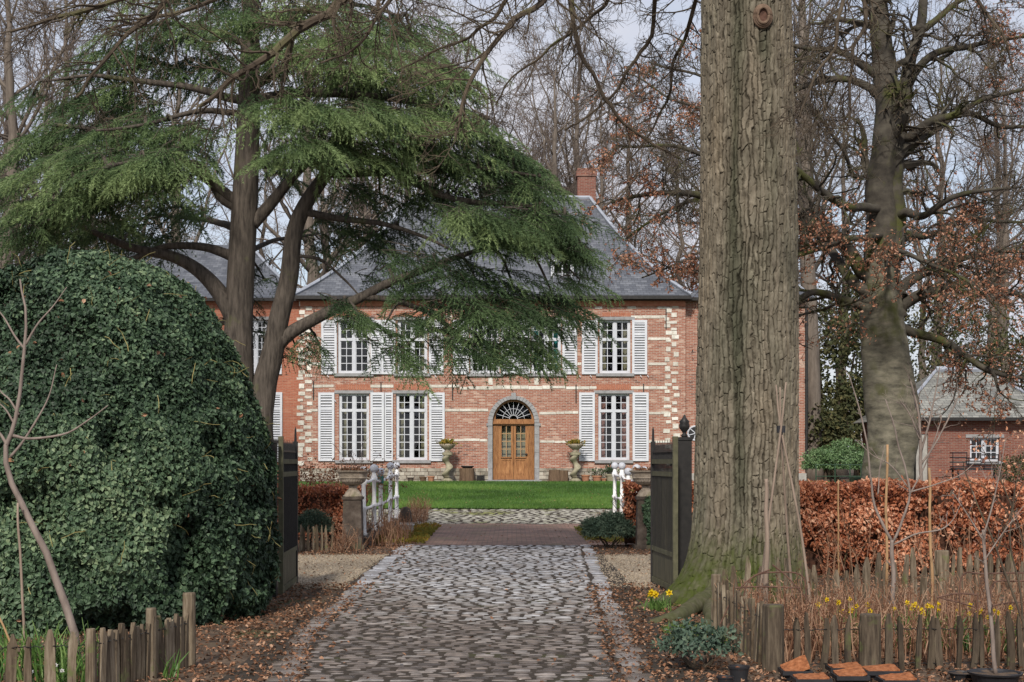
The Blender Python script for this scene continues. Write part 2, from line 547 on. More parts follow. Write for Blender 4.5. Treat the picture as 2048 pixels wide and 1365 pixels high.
MAT['moss'] = leafmat('moss_cushion', [(.10, .11, .025), (.20, .18, .035), (.32, .18, .035)], .8, .1, .1)
MAT['litter'] = leafmat('leaf_litter', [(.06, .035, .022), (.17, .082, .045), (.30, .155, .09), (.42, .27, .18)], .75, .2, .1)
MAT['joint'] = M('joint_soil', [(.022, .017, .013), (.055, .042, .031)], 9, rough=.95, bmp=.4, moss=((.045, .045, .018), .1, 1.3))
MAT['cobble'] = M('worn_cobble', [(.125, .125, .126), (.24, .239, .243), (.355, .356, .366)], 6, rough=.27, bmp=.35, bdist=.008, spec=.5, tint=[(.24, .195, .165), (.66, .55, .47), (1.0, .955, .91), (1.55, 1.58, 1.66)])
MAT['setts'] = M('brown_setts', [(.075, .06, .05), (.155, .13, .112), (.23, .20, .18)], 6, rough=.55, bmp=.35, bdist=.008, spec=.45, tint=[(.4, .37, .35), (.85, .78, .72), (1.25, 1.2, 1.15)])
MAT['cobble_far'] = M('pale_cobble', [(.28, .27, .235), (.46, .445, .40)], 5, rough=.7, bmp=.3, tint=[(.65, .65, .6), (1, 1, 1)], moss=((.16, .17, .06), .2, .8))
MAT['soil'] = M('woodland_soil', [(.040, .028, .020), (.095, .066, .046), (.15, .105, .072)], 3.5, rough=.95, bmp=.8, bdist=.03, moss=((.055, .07, .02), .08, .6))
MAT['gravel'] = M('pale_gravel', [(.16, .13, .10), (.34, .28, .21), (.48, .41, .32)], 38, rough=.95, bmp=.9, bdist=.015, tint=[(.6, .58, .55), (1, 1, 1)], detail=3)
MAT['lawn'] = M('lawn_turf', [(.03, .09, .012), (.055, .15, .018)], 3, rough=.9, bmp=.5, bdist=.02)
MAT['bin'] = M('black_plastic', [(.012, .012, .014), (.03, .03, .034)], 5, rough=.5, bmp=.05)
MAT['bin_green'] = M('green_plastic', [(.02, .045, .025), (.035, .07, .04)], 5, rough=.55, bmp=.05)
MAT['tarp'] = M('blue_plastic', [(.02, .10, .34), (.03, .16, .45)], 4, rough=.4, bmp=.05)
MAT['coir'] = M('orange_coir', [(.12, .04, .016), (.27, .095, .035), (.38, .16, .075)], 22, rough=.95, bmp=.8, bdist=.01)
MAT['log'] = M('cut_log', [(.07, .045, .03), (.18, .12, .075)], 8, (4, 4, .4), rough=.9, bmp=.7, bdist=.02)
MAT['curtain_cream'] = M('cream_curtain', [(.26, .23, .14), (.36, .33, .22)], 3, (30, 30, .1), rough=.9, bmp=0)
MAT['curtain_pink'] = M('rose_curtain', [(.30, .14, .11), (.38, .2, .165)], 3, (30, 30, .1), rough=.9, bmp=0)
MAT['curtain_teal'] = M('teal_curtain', [(.02, .22, .22), (.04, .32, .30)], 3, (30, 30, .1), rough=.9, bmp=0)
MAT['interior'] = M('dim_room', [(.012, .009, .008), (.035, .024, .02)], 1.5, rough=.9, bmp=0)
MAT['concrete'] = M('grey_concrete', [(.25, .24, .22), (.38, .37, .34)], 5, rough=.9)


def glassmat():
    m, nt, b, out = _new('window_glass')
    g = nt.nodes.new('ShaderNodeBsdfGlossy')
    g.inputs['Roughness'].default_value = .02
    g.inputs['Color'].default_value = (.9, .93, 1, 1)
    t = nt.nodes.new('ShaderNodeBsdfTransparent')
    t.inputs[0].default_value = (.82, .86, .88, 1)
    fr = nd(nt, 'ShaderNodeFresnel', IOR=1.5)
    f = math_(nt, 'ADD', math_(nt, 'MULTIPLY', fr.outputs[0], .9), .02, True)
    mx = nt.nodes.new('ShaderNodeMixShader')
    nt.links.new(f, mx.inputs[0])
    nt.links.new(t.outputs[0], mx.inputs[1])
    nt.links.new(g.outputs[0], mx.inputs[2])
    nt.links.new(mx.outputs[0], out.inputs[0])
    return m


MAT['glass'] = glassmat()


def oakbark():
    m, nt, b, _ = _new('oak_bark')
    n1 = noise(nt, coords(nt, (1, 1, .5)), 14, 6)
    n2 = noise(nt, coords(nt, (1, 1, .22)), 1.6, 4)
    c = ramp(nt, n1, [(.086, .075, .060), (.148, .131, .106), (.215, .194, .16)], .3, .7)
    c = mix(nt, 1., c, ramp(nt, n2, [(.68, .74, .66), (1, .98, .93), (1.1, 1.02, .92)], .3, .7), 'MULTIPLY')
    c = mix(nt, 1., c, ramp(nt, attr(nt), [(.15, .145, .135), (.55, .54, .52), (1.0, 1., .98), (1.2, 1.18, 1.15)], 0, 1), 'MULTIPLY')
    # aux: >0 damp grey-green streak, <0 moss near the foot
    a = attr(nt, 'aux')
    c = mix(nt, math_(nt, 'MULTIPLY', a, .9, True), c, mix(nt, 1., c, (.42, .47, .42), 'MULTIPLY'))
    mo = math_(nt, 'MULTIPLY', a, -1., True)
    mz = noise(nt, coords(nt), 9, 5)
    mo = math_(nt, 'MULTIPLY', mo, ramp(nt, mz, [(.5, .5, .5), (1, 1, 1)], .3, .55))
    c = mix(nt, mo, c, mix(nt, mz, (.016, .022, .006), (.078, .098, .022)))
    nt.links.new(c, b.inputs['Base Color'])
    b.inputs['Roughness'].default_value = .92
    b.inputs['Specular IOR Level'].default_value = .12
    bump(nt, b, n1, .6, .012)
    return m


MAT['oakbark'] = oakbark()
# ------------------------------------------------------------------ ground, paths, lawn
def sheet(name, xs, ys, mat, dz=0., amp=0., nscale=1., kind='structure', tint=None):
    xs, ys = np.asarray(xs, float), np.asarray(ys, float)
    X, Y = np.meshgrid(xs, ys)
    Z = gz(Y) + dz
    if amp:
        Z = Z + amp * (fbm(np.stack([X * nscale, Y * nscale, X * 0], -1), 3, 3) - .5)
    V = np.stack([X, Y, Z], -1).reshape(-1, 3)
    n, m = len(xs), len(ys)
    i = np.arange(n * m).reshape(m, n)
    q = np.stack([i[:-1, :-1], i[:-1, 1:], i[1:, 1:], i[1:, :-1]], -1).reshape(-1, 4)
    o = MB().add(V, q, fbm(V * .8, 3, 9)).build(name, mat, smooth=True)
    return struct(o)


ys = np.concatenate([np.linspace(-8, 60, 137), np.linspace(62, 130, 30), [160, 220, 320, 500]])
xs = np.concatenate([[-300, -150, -80, -45], np.linspace(-30, 30, 61), [45, 80, 150, 300]])
sheet('ground', xs, ys, MAT['soil'])

XL = lambda Y: np.interp(Y, [8, 9, 10.7, 13.8, 25.5], [-1.5, -1.53, -1.63, -1.86, -1.93])
XR = lambda Y: .83 + .03 * (Y - 10.7)


def stone_tpl():
    u = np.array([0, .09, .5, .91, 1.])
    V, idx = [], np.arange(25).reshape(5, 5)
    for a in u:
        for b in u:
            e = (1 - abs(2 * a - 1) ** 5) * (1 - abs(2 * b - 1) ** 5)
            V.append((a - .5, b - .5, -.022 + .022 * min(1, e * 1.1) ** .6))
    q = np.stack([idx[:-1, :-1], idx[1:, :-1], idx[1:, 1:], idx[:-1, 1:]], -1).reshape(-1, 4)
    V = np.array(V)
    # rounded plan corners
    for k in range(25):
        if abs(V[k, 0]) > .45 and abs(V[k, 1]) > .45:
            V[k, :2] *= .86
    return V, [q]


ST = stone_tpl()


def lay_cobbles(name, y0, y1, xl, xr, rh, lrange, mat, gap=.02, hj=.016, seed=1, curb=True, zt=.0215, near=False):
    r = np.random.default_rng(seed)
    pos, sc, tn, ang, kind = [], [], [], [], []
    y = y0
    while y < y1:
        h = (rh(y) if callable(rh) else rh) * r.uniform(.82, 1.18)
        x = xl(y) + r.uniform(-.15, .05)
        while x < xr(y) - .05:
            L = r.uniform(*lrange)
            L = min(L, max(.08, xr(y) - x))
            yc = y + h / 2 + .035 * math.sin(x * 1.7 + y * .9) + .02 * math.sin(x * 4.1 - y)
            pos.append((x + L / 2, yc, gz(yc) + zt + r.normal() * hj * .5))
            sc.append((L - gap * r.uniform(.6, 1.6), h - gap * r.uniform(.6, 1.5), r.uniform(.85, 1.3)))
            tn.append(r.random())
            ang.append((r.normal() * .016, r.normal() * .014, r.normal() * .07))
            x += L
        y += h
    if curb:
        for side in (0, 1):
            y = y0
            while y < y1:
                L = r.uniform(.24, .5)
                xe = (xl(y) - .13) if side == 0 else (xr(y) + .12)
                pos.append((xe + r.normal() * .02, y + L / 2, gz(y) + zt + r.uniform(.0, .012)))
                sc.append((r.uniform(.19, .26), L - .025, 1.2))
                tn.append(r.uniform(.35, 1))
                ang.append((r.normal() * .02, r.normal() * .02, r.normal() * .05))
                y += L
    if near:      # stones tinted browner and darker close by, greyer and paler towards the bridge
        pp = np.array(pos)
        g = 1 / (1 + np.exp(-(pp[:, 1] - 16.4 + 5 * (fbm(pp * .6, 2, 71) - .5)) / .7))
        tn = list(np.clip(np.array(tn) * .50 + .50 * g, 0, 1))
    pos, sc, ang = np.array(pos), np.array(sc), np.array(ang)
    N = len(pos)
    ax = nrm(np.stack([np.ones(N), ang[:, 2], ang[:, 0]], -1))
    ay = nrm(np.stack([-ang[:, 2], np.ones(N), ang[:, 1]], -1))
    az = np.cross(ax, ay)
    mb = MB().inst(ST[0], ST[1], pos, ax, ay, az, sc, np.array(tn))
    V = mb.v[-1]
    V[:, 2] += (vnoise(V * 22, 5) - .5) * .005
    V[:, :2] += (np.stack([vnoise(V * 9, 6), vnoise(V * 9, 7)], -1) - .5) * .03
    return struct(mb.build(name, mat, smooth=True))


sheet('path_bed', np.linspace(-2.2, 1.6, 12), np.linspace(8.6, 28, 60), MAT['joint'], .012)
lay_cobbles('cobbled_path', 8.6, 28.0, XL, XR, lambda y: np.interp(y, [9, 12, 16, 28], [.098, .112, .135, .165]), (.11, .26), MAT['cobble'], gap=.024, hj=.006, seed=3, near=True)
sheet('forecourt_bed', np.linspace(-9, 9, 12), np.linspace(35.9, 41.2, 10), MAT['joint'], .012)
lay_cobbles('cobbled_forecourt', 36.0, 41.0, lambda y: -6.5, lambda y: 6.5, .17, (.15, .34), MAT['cobble_far'], gap=.05, hj=.006, seed=8, curb=False)


def brickdeck():
    m, nt, b, _ = _new('worn_brick_paving')
    tc = nt.nodes.new('ShaderNodeTexCoord')
    br = nd(nt, 'ShaderNodeTexBrick', Scale=1.0)
    br.inputs['Brick Width'].default_value = .2
    br.inputs['Row Height'].default_value = .075
    br.inputs['Mortar Size'].default_value = .01
    br.inputs['Color1'].default_value = (.17, .085, .065, 1)
    br.inputs['Color2'].default_value = (.33, .20, .16, 1)
    br.inputs['Mortar'].default_value = (.09, .075, .05, 1)
    nt.links.new(tc.outputs['Object'], br.inputs['Vector'])
    n = noise(nt, tc.outputs['Object'], 1.3, 5)
    c = mix(nt, 1., br.outputs['Color'], ramp(nt, n, [(.6, .6, .58), (1.15, 1.12, 1.1)], .3, .7), 'MULTIPLY')
    mo = ramp(nt, noise(nt, tc.outputs['Object'], .9, 5), [(0, 0, 0), (1, 1, 1)], .55, .7)
    c = mix(nt, math_(nt, 'MULTIPLY', mo, .6), c, (.15, .13, .06))
    nt.links.new(c, b.inputs['Base Color'])
    b.inputs['Roughness'].default_value = .75
    bump(nt, b, n, .4, .02)
    return m


sheet('bridge_path', np.linspace(-2.75, 2.45, 20), np.linspace(27.95, 36.05, 40), brickdeck(), .02, .03, 1.5)
# gravel beside the drive, ragged edges
def gravel(name, poly, seed):
    r = np.random.default_rng(seed)
    pts = np.array(poly, float)
    out = []
    for k in range(len(pts)):
        a, b = pts[k], pts[(k + 1) % len(pts)]
        for t in np.linspace(0, 1, 14, endpoint=False):
            q = a + (b - a) * t + r.normal(size=2) * .06
            out.append((q[0], q[1], gz(q[1]) + .008))
    c = np.mean(out, 0)
    V = np.vstack([[c], out])
    n = len(out)
    mb = MB().add(V, np.array([(0, 1 + k, 1 + (k + 1) % n) for k in range(n)]), .7)
    # loose stones
    N = 5200
    lo, hi = pts.min(0), pts.max(0)
    q = r.uniform(lo, hi, size=(N, 2))
    tv = np.array([(1, 0, 0), (-1, 0, 0), (0, 1, 0), (0, -1, 0), (0, 0, 1)], float)
    tf = [np.array([(0, 2, 4), (2, 1, 4), (1, 3, 4), (3, 0, 4)])]
    d = rand_dirs(N, r)
    d[:, 2] *= .2
    up = np.tile([0, 0, 1.], (N, 1)) + r.normal(size=(N, 3)) * .3
    x, y, z = frames(d, up)
    mb.inst(tv, tf, np.column_stack([q, gz(q[:, 1]) + .008]), x, y, z, r.uniform(.008, .022, size=(N, 3)), r.random(N))
    return struct(mb.build(name, MAT['gravel']))


gravel('gravel_patch', [(-2.18, 18.4), (-2.25, 25.4), (-4.6, 25.2), (-4.4, 19.0)], 4)
gravel('gravel_path', [(1.32, 18.6), (1.5, 25.3), (3.6, 25.0), (3.4, 19.2)], 5)

# lawn and its blades
sheet('lawn', np.linspace(-10, 12, 40), np.linspace(41.05, 53.6, 40), MAT['lawn'], .05, .05, .6)
N = 110000
gx = RG.uniform(-5.5, 7.5, N)
gyy = 41.0 + 12.5 * RG.random(N) ** 1.25 - .28 * (fbm(np.column_stack([gx * 1.3, gx * 0, gx * 0]), 3, 44) - .35)
h = RG.uniform(.035, .085, N)
gzv = gz(gyy) + .04
d = nrm(np.column_stack([RG.normal(size=N) * .45, RG.normal(size=N) * .45, np.ones(N)]))
x, y, z = frames(d, np.column_stack([RG.normal(size=N) * .5, -np.ones(N), np.zeros(N)]))
tp = np.clip(.5 + 1.6 * (fbm(np.column_stack([gx * .45, gyy * .4, gx * 0]), 4, 4) - .5) + RG.normal(size=N) * .2, 0, 1)
mb = MB().inst([(0, -.5, 0), (0, .5, 0), (1, 0, .15)], [np.array([(0, 1, 2)])], np.column_stack([gx, gyy, gzv]), x, y, z, np.column_stack([h, np.full(N, .016), h]), tp)
tag(mb.build('grass', MAT['grass']), 'short green lawn grass between the forecourt cobbles and the house', 'grass', kind='stuff')

# fallen leaves
def litter_mask(X, Y):
    on = (X > XL(Y) + .05) & (X < XR(Y) - .1) & (Y < 28)
    return on


N = 120000
Y = 8.8 + 20 * RG.random(N) ** 1.5
X = RG.uniform(-6.5, 9, N)
onp = litter_mask(X, Y)
dens = fbm(np.column_stack([X * .8, Y * .8, X * 0]), 3, 21)
near_edge = np.minimum(np.abs(X - XL(Y)), np.abs(X - XR(Y)))
grav = (Y > 19.2) & (Y < 25) & (X > -4.4) & (X < 3.4)
keep = np.where(onp, RG.random(N) < .005 + .22 * np.exp(-near_edge / .10), np.where(grav, RG.random(N) < .03, RG.random(N) < .25 + dens * 1.0))
keep &= ~((Y > 25.6) & (X > -1.9) & (X < 1.5))
X, Y = X[keep], Y[keep]
X = np.concatenate([X, RG.uniform(-4, 6, 420)])
Y = np.concatenate([Y, RG.uniform(28, 53, 420)])
N = len(X)
d = rand_dirs(N)
d[:, 2] *= .3
x, y, z = frames(d, np.column_stack([RG.normal(size=(N, 2)) * .45, np.ones(N)]))
on = litter_mask(X, Y)
Z = gz(Y) + np.where(on, .024, np.where(Y > 41, .10, np.where(Y > 28, .05, .012))) + RG.random(N) * .02
mb = MB().inst(CURL[0], CURL[1], np.column_stack([X, Y, Z]), x, y, z, RG.uniform(.025, .055, N), RG.random(N) ** 1.35)
tag(mb.build('fallen_leaves', MAT['litter']), 'brown fallen leaves littering the soil beside the cobbled drive', 'leaves', kind='stuff')

# stray leaves blown over the lawn and forecourt belong to the same litter
# yellow-green moss cushions along the bridge edges
def moss(x0, x1, y0, y1, n, seed):
    r = np.random.default_rng(seed)
    mb = MB()
    N = n
    q = np.column_stack([r.uniform(x0, x1, N), r.uniform(y0, y1, N)])
    keep = fbm(np.column_stack([q * .9, np.zeros(N)]), 2, seed) > .42
    q = q[keep]
    N = len(q)
    d = nrm(np.column_stack([r.normal(size=(N, 2)) * .8, np.ones(N) * .8]))
    x, y, z = frames(d, rand_dirs(N, r))
    t = np.clip(fbm(np.column_stack([q * 1.2, np.zeros(N)]), 2, seed + 5) * 1.3 - .15 + r.normal(size=N) * .15, 0, 1)
    hh = .03 + .10 * fbm(np.column_stack([q * 2, np.zeros(N)]), 2, seed + 9)
    mb.inst(LEAF2[0], LEAF2[1], np.column_stack([q, gz(q[:, 1]) + .01 + hh * r.random(N)]), x, y, z, r.uniform(.03, .08, N), t)
    return mb


tag(moss(-2.75, -1.75, 28.2, 34.6, 3600, 31).build('ground_cover', MAT['moss']), 'yellow and orange moss growing along the railing side of the brick deck', 'moss', kind='stuff')
tag(moss(1.5, 2.4, 28.4, 34.6, 2600, 33).build('ground_cover', MAT['moss']), 'yellow green moss between the juniper bush and the brick deck', 'moss', kind='stuff')
# grass tufts by the oak root
N = 2600
q = np.column_stack([RG.uniform(1.45, 2.1, N), RG.uniform(12.8, 14.2, N)])
q = q[fbm(np.column_stack([q * 3, np.zeros(N)]), 2, 14) > .47]
N = len(q)
d = nrm(np.column_stack([RG.normal(size=(N, 2)) * .5, np.ones(N)]))
x, y, z = frames(d, rand_dirs(N))
mb = MB().inst([(0, -.5, 0), (0, .5, 0), (1, 0, .2)], [np.array([(0, 1, 2)])], np.column_stack([q, np.zeros(N)]), x, y, z, np.column_stack([RG.uniform(.04, .10, N), np.full(N, .008), np.full(N, .05)]), RG.random(N))
tag(mb.build('grass', MAT['grass']), 'bright grass tufts growing at the foot of the great oak', 'grass', kind='stuff')
# ------------------------------------------------------------------ the house
HYF = 54.7
PXM = F / HYF
hx = lambda px: (px - CX) / PXM
hz = lambda py: CH - (py - HY) / PXM
GZH = gz(HYF)


def wall_grid(mb, x0, x1, z0, z1, y, holes, thick=.28, tint=.5):
    """front face of a wall in plane y, with reveals going back into every opening"""
    xs = sorted({x0, x1, *[h[0] for h in holes], *[h[1] for h in holes]})
    zs = sorted({z0, z1, *[h[2] for h in holes], *[h[3] for h in holes]})
    for a, b in zip(xs[:-1], xs[1:]):
        for c, d in zip(zs[:-1], zs[1:]):
            mx, mz = (a + b) / 2, (c + d) / 2
            if any(h[0] < mx < h[1] and h[2] < mz < h[3] for h in holes):
                continue
            mb.add([(a, y, c), (b, y, c), (b, y, d), (a, y, d)], [(0, 1, 2, 3)], tint)
    for h in holes:
        a, b, c, d = h[:4]
        t = thick
        mb.add([(a, y, c), (a, y + t, c), (a, y + t, d), (a, y, d)], [(0, 1, 2, 3)], tint)
        mb.add([(b, y, c), (b, y + t, c), (b, y + t, d), (b, y, d)], [(3, 2, 1, 0)], tint)
        mb.add([(a, y, c), (b, y, c), (b, y + t, c), (a, y + t, c)], [(0, 1, 2, 3)], tint)
        mb.add([(a, y, d), (b, y, d), (b, y + t, d), (a, y + t, d)], [(3, 2, 1, 0)], tint)


def window(parent, x0, x1, z0, z1, y, zt, nt_, nb, curtain=None, mat='white', cols=2, lint=True, fw=.085):
    """casement window: frame with mullion, transom and glazing bars; panes, sill, lintel, curtains as its pieces"""
    mb = MB()
    yf = y + .10
    mb.box(x0, x0 + fw, yf, yf + .09, z0, z1)
    mb.box(x1 - fw, x1, yf, yf + .09, z0, z1)
    mb.box(x0 + fw, x1 - fw, yf, yf + .09, z1 - fw, z1)
    mb.box(x0 + fw, x1 - fw, yf - .02, yf + .09, z0, z0 + fw * 1.2)
    xm = (x0 + x1) / 2
    mb.box(xm - .055, xm + .055, yf - .012, yf + .085, z0 + fw * 1.2, z1 - fw, .15)
    if zt:
        mb.box(x0 + fw, xm - .055, yf - .02, yf + .085, zt - .055, zt + .055)
        mb.box(xm + .055, x1 - fw, yf - .02, yf + .085, zt - .055, zt + .055)
    bw = .0135
    secs = [(z0 + fw * 1.2, zt - .055, nb), (zt + .055, z1 - fw, nt_)] if zt else [(z0 + fw * 1.2, z1 - fw, nb)]
    for (a, b) in ((x0 + fw, xm - .055), (xm + .055, x1 - fw)):
        for (c, d, n) in secs:
            # casement stiles
            mb.box(a, a + .03, yf + .012, yf + .062, c, d)
            mb.box(b - .03, b, yf + .012, yf + .062, c, d)
            for k in range(1, cols):
                xx = a + (b - a) * k / cols
                mb.box(xx - bw, xx + bw, yf + .02, yf + .055, c, d)
            for k in range(1, n):
                zz = c + (d - c) * k / n
                mb.box(a + .03, b - .03, yf + .023, yf + .052, zz - bw, zz + bw)
    w = mb.build('window', MAT[mat], parent)
    g = MB()
    g.add([(x0 + .02, yf + .058, z0 + .02), (x1 - .02, yf + .058, z0 + .02), (x1 - .02, yf + .058, z1 - .02), (x0 + .02, yf + .058, z1 - .02)], [(0, 1, 2, 3)])
    g.build('pane', MAT['glass'], w)
    s = MB().box(x0 - .14, x1 + .14, y - .09, y + .10, z0 - .12, z0 - .003, .5)
    s.build('sill', MAT['bluestone'], w)
    if lint:
        MB().box(x0 - .16, x1 + .16, y - .035, y + .10, z1 + .003, z1 + .12).build('lintel', MAT['bluestone'], w)
    if curtain:
        for sd in (-1, 1):
            cw = (x1 - x0) * .24
            n = 26
            xx = np.linspace(0, cw, n)
            V, fc = [], []
            for zz, k in ((z1 - .05, 1.), (z0 + (z1 - z0) * .35, .72), (z0 + .03, .92)):
                for i, q in enumerate(xx):
                    px_ = (x0 + .04 + q * k) if sd < 0 else (x1 - .04 - q * k)
                    V.append((px_, yf + .30 + .03 * math.sin(q * 42), zz))
            for r in range(2):
                for i in range(n - 1):
                    fc.append((r * n + i, r * n + i + 1, (r + 1) * n + i + 1, (r + 1) * n + i))
            MB().add(V, fc).build('curtain', MAT[curtain], w, smooth=True)
    return w


def shutter(parent, x0, x1, z0, z1, y, mid=.24):
    """louvred shutter folded flat on the wall"""
    mb = MB()
    st = min(.09, (x1 - x0) * .17)
    mb.box(x0, x0 + st, y - .045, y, z0, z1, .9)
    mb.box(x1 - st, x1, y - .045, y, z0, z1, .9)
    zr = z1 - (z1 - z0) * mid
    for a, b in ((z0, z0 + .11), (z1 - .11, z1), (zr - .055, zr + .055)):
        mb.box(x0 + st, x1 - st, y - .042, y - .003, a, b, .9)
    for a, b in ((z0 + .11, zr - .055), (zr + .055, z1 - .11)):
        n = max(3, int((b - a) / .092))
        for k in range(n):
            zc = a + (k + .5) * (b - a) / n
            c = ((x0 + x1) / 2, y - .022, zc)
            ca, sa = math.cos(.85), math.sin(.85)
            mb.obox(c, [(1, 0, 0), (0, ca, sa), (0, -sa, ca)], ((x1 - x0) / 2 - st + .004, .028, .006), .8)
    mb.box(x0 + st, x1 - st, y - .003, y - .0005, z0 + .05, z1 - .05, .5, 1)  # grey sheet behind the louvres, shade of the gaps put into its colour
    return mb.build('shutter', [MAT['white'], MAT['louvre_gap_shade']], parent)


house = thing('brick_house', 'old red brick manor house with white shutters and steep slate roof facing the lawn', 'house', (0, HYF, GZH - .05))
LOW_Z = (hz(920.5), hz(787.5))
UP_Z = (hz(747), hz(640.5))
lowers = [(677.5, 738.5), (792, 854.5), (1196.5, 1259)]
uppers = [(675.5, 740), (795, 854.5), (940, 999), (1062, 1122), (1199, 1261)]
XW0, XW1 = hx(600), hx(1371)
holes = [(hx(a), hx(b), *LOW_Z) for a, b in lowers] + [(hx(a), hx(b), *UP_Z) for a, b in uppers]
DX0, DX1, DZ0, DZS = hx(985), hx(1069), GZH - .02, hz(846)
DXC, DR = (DX0 + DX1) / 2, (DX1 - DX0) / 2
DZT = hz(799)
holes.append((DX0, DX1, DZ0, DZT))
EZ = hz(600)
wl = MB()
wall_grid(wl, XW0, XW1, GZH - .3, EZ, HYF, holes)
# brick above the door's arch, inside its square hole
na = 20
an = np.linspace(PI, 0, na)
ar = np.stack([DXC + DR * np.cos(an), np.full(na, HYF), DZS + (DZT - DZS) * np.sin(an)], -1)
for k in range(na - 1):
    a, b = ar[k], ar[k + 1]
    wl.add([a, b, (b[0], HYF, DZT), (a[0], HYF, DZT)], [(0, 1, 2, 3)])
    wl.add([a, b, (b[0], HYF + .28, b[2]), (a[0], HYF + .28, a[2])], [(3, 2, 1, 0)])
YB = HYF + 10.2
wl.add([(XW0, HYF, GZH - .3), (XW0, YB, GZH - .3), (XW0, YB, EZ), (XW0, HYF, EZ)], [(0, 1, 2, 3)])
wl.add([(XW1, HYF, GZH - .3), (XW1, YB, GZH - .3), (XW1, YB, EZ), (XW1, HYF, EZ)], [(3, 2, 1, 0)])
wl.add([(XW0, YB, GZH - .3), (XW1, YB, GZH - .3), (XW1, YB, EZ), (XW0, YB, EZ)], [(0, 1, 2, 3)])
wl.build('wall', MAT['brick'], house)
# dark rooms behind the windows
iw = MB()
for fz0, fz1 in ((GZH, hz(770)), (hz(765), EZ - .1)):
    iw.add([(XW0 + .3, HYF + 3.2, fz0), (XW1 - .3, HYF + 3.2, fz0), (XW1 - .3, HYF + 3.2, fz1), (XW0 + .3, HYF + 3.2, fz1)], [(0, 1, 2, 3)])
    iw.add([(XW0 + .3, HYF + .3, fz0), (XW1 - .3, HYF + .3, fz0), (XW1 - .3, HYF + 3.2, fz0), (XW0 + .3, HYF + 3.2, fz0)], [(0, 1, 2, 3)])
    iw.add([(XW0 + .3, HYF + .3, fz1), (XW1 - .3, HYF + .3, fz1), (XW1 - .3, HYF + 3.2, fz1), (XW0 + .3, HYF + 3.2, fz1)], [(3, 2, 1, 0)])
iw.build('inner_room', MAT['interior'], house)

for k, (a, b) in enumerate(lowers):
    window(house, hx(a), hx(b), *LOW_Z, HYF, hz(821) if k < 2 else hz(822), 2, 6, ['curtain_cream', 'curtain_cream', 'curtain_pink'][k])
for k, (a, b) in enumerate(uppers):
    window(house, hx(a), hx(b), *UP_Z, HYF, hz(679), 2, 4, [None, 'curtain_cream', None, 'curtain_teal', 'curtain_cream'][k])
sz0, sz1 = hz(922.5), hz(785.5)
for a, b, o in ((637, 669, 0), (741.5, 768.5, .055), (769.5, 786, 0), (858.5, 889.5, 0), (1158, 1189.5, 0), (1265, 1297, 0)):
    shutter(house, hx(a), hx(b), sz0, sz1, HYF - .03 - o, .235)
sz0, sz1 = hz(749), hz(640.5)
for a, b, o in ((643, 674, 0), (741.5, 762, .055), (762.5, 791, 0), (858, 887, 0), (906, 938, 0), (1001.5, 1031, .055), (1031.5, 1060, 0), (1124.5, 1154, 0), (1163.5, 1195, 0), (1264, 1294, 0)):
    shutter(house, hx(a), hx(b), sz0, sz1, HYF - .03 - o, .26)
# shutter catches
for a, zz in ((669.5, 0), (1294, 1), (1158, 1), (1130, 1), (655, 1), (870, 1), (1180, 1), (1280, 1), (1045, 1)):
    zc = hz(751) if zz else hz(800)
    MB().bar((hx(a), HYF - .09, zc), (hx(a) + .06, HYF - .09, zc - .08), .025, .025).build('shutter_hook', MAT['white'], house)


# stone bands, broken by openings
def band(py, segs, h=.10, seed=1):
    r = np.random.default_rng(seed)
    mb = MB()
    for a, b in segs:
        x, x1 = hx(a), hx(b)
        while x < x1 - .05:
            L = min(r.uniform(.28, .75), x1 - x)
            dz = r.normal() * .008
            mb.box(x, x + L - .012, HYF - .012 - r.random() * .008, HYF + .05, hz(py) - h / 2 + dz, hz(py) + h / 2 + dz, r.random())
            x += L
    mb.build('stone_band', MAT['limestone'], house)


band(772.5, [(624, 668), (741, 789), (858, 920)], seed=2)
band(776, [(920, 952), (1100, 1195), (1262, 1335)], seed=3)
band(775, [(952, 1100)], .13, seed=13)
band(820.5, [(620, 636), (890, 977)], seed=4)
band(826, [(1079, 1157), (1298, 1340)], seed=5)
band(880.5, [(618, 636), (890, 976)], .09, seed=6)
band(883.5, [(1080, 1157), (1298, 1340)], .09, seed=7)
band(634, [(1262, 1335), (612, 640), (885, 905), (1150, 1165)], .10, seed=8)
band(678, [(1296, 1340), (618, 642), (888, 905)], seed=9)
band(728, [(1296, 1335), (616, 642), (888, 905), (1155, 1163)], seed=10)
band(616, [(1255, 1275), (1315, 1340), (700, 712), (1190, 1205)], .09, seed=11)
mbk = MB()
for px_ in (981, 1073):
    mbk.box(hx(px_) - .08, hx(px_) + .08, HYF - .014, HYF + .05, hz(770), hz(756), .6)
mbk.build('keystone_block', MAT['limestone'], house)
# quoins, ragged blocks climbing the corners
def quoin(pxc, seed, wings=(8, 14)):
    r = np.random.default_rng(seed)
    mb = MB()
    z = hz(934) + .05
    k = 0
    while z < hz(612):
        h = r.uniform(.11, .2)
        w = r.uniform(.085, .145)
        off = (r.uniform(.08, .2) * (1 if k % 2 else -1))
        mb.box(hx(pxc) + off - w, hx(pxc) + off + w, HYF - .016 - r.random() * .01, HYF + .05, z, z + h - .014, r.random())
        if r.random() < .07:
            mb.box(hx(pxc) - off * 1.2 - .1, hx(pxc) - off * 1.2 + .08, HYF - .0125, HYF + .05, z + .004, z + h - .02, r.random())
        z += h
        k += 1
    mb.build('quoin', MAT['limestone'], house)


quoin(610, 21)
quoin(1343, 22)
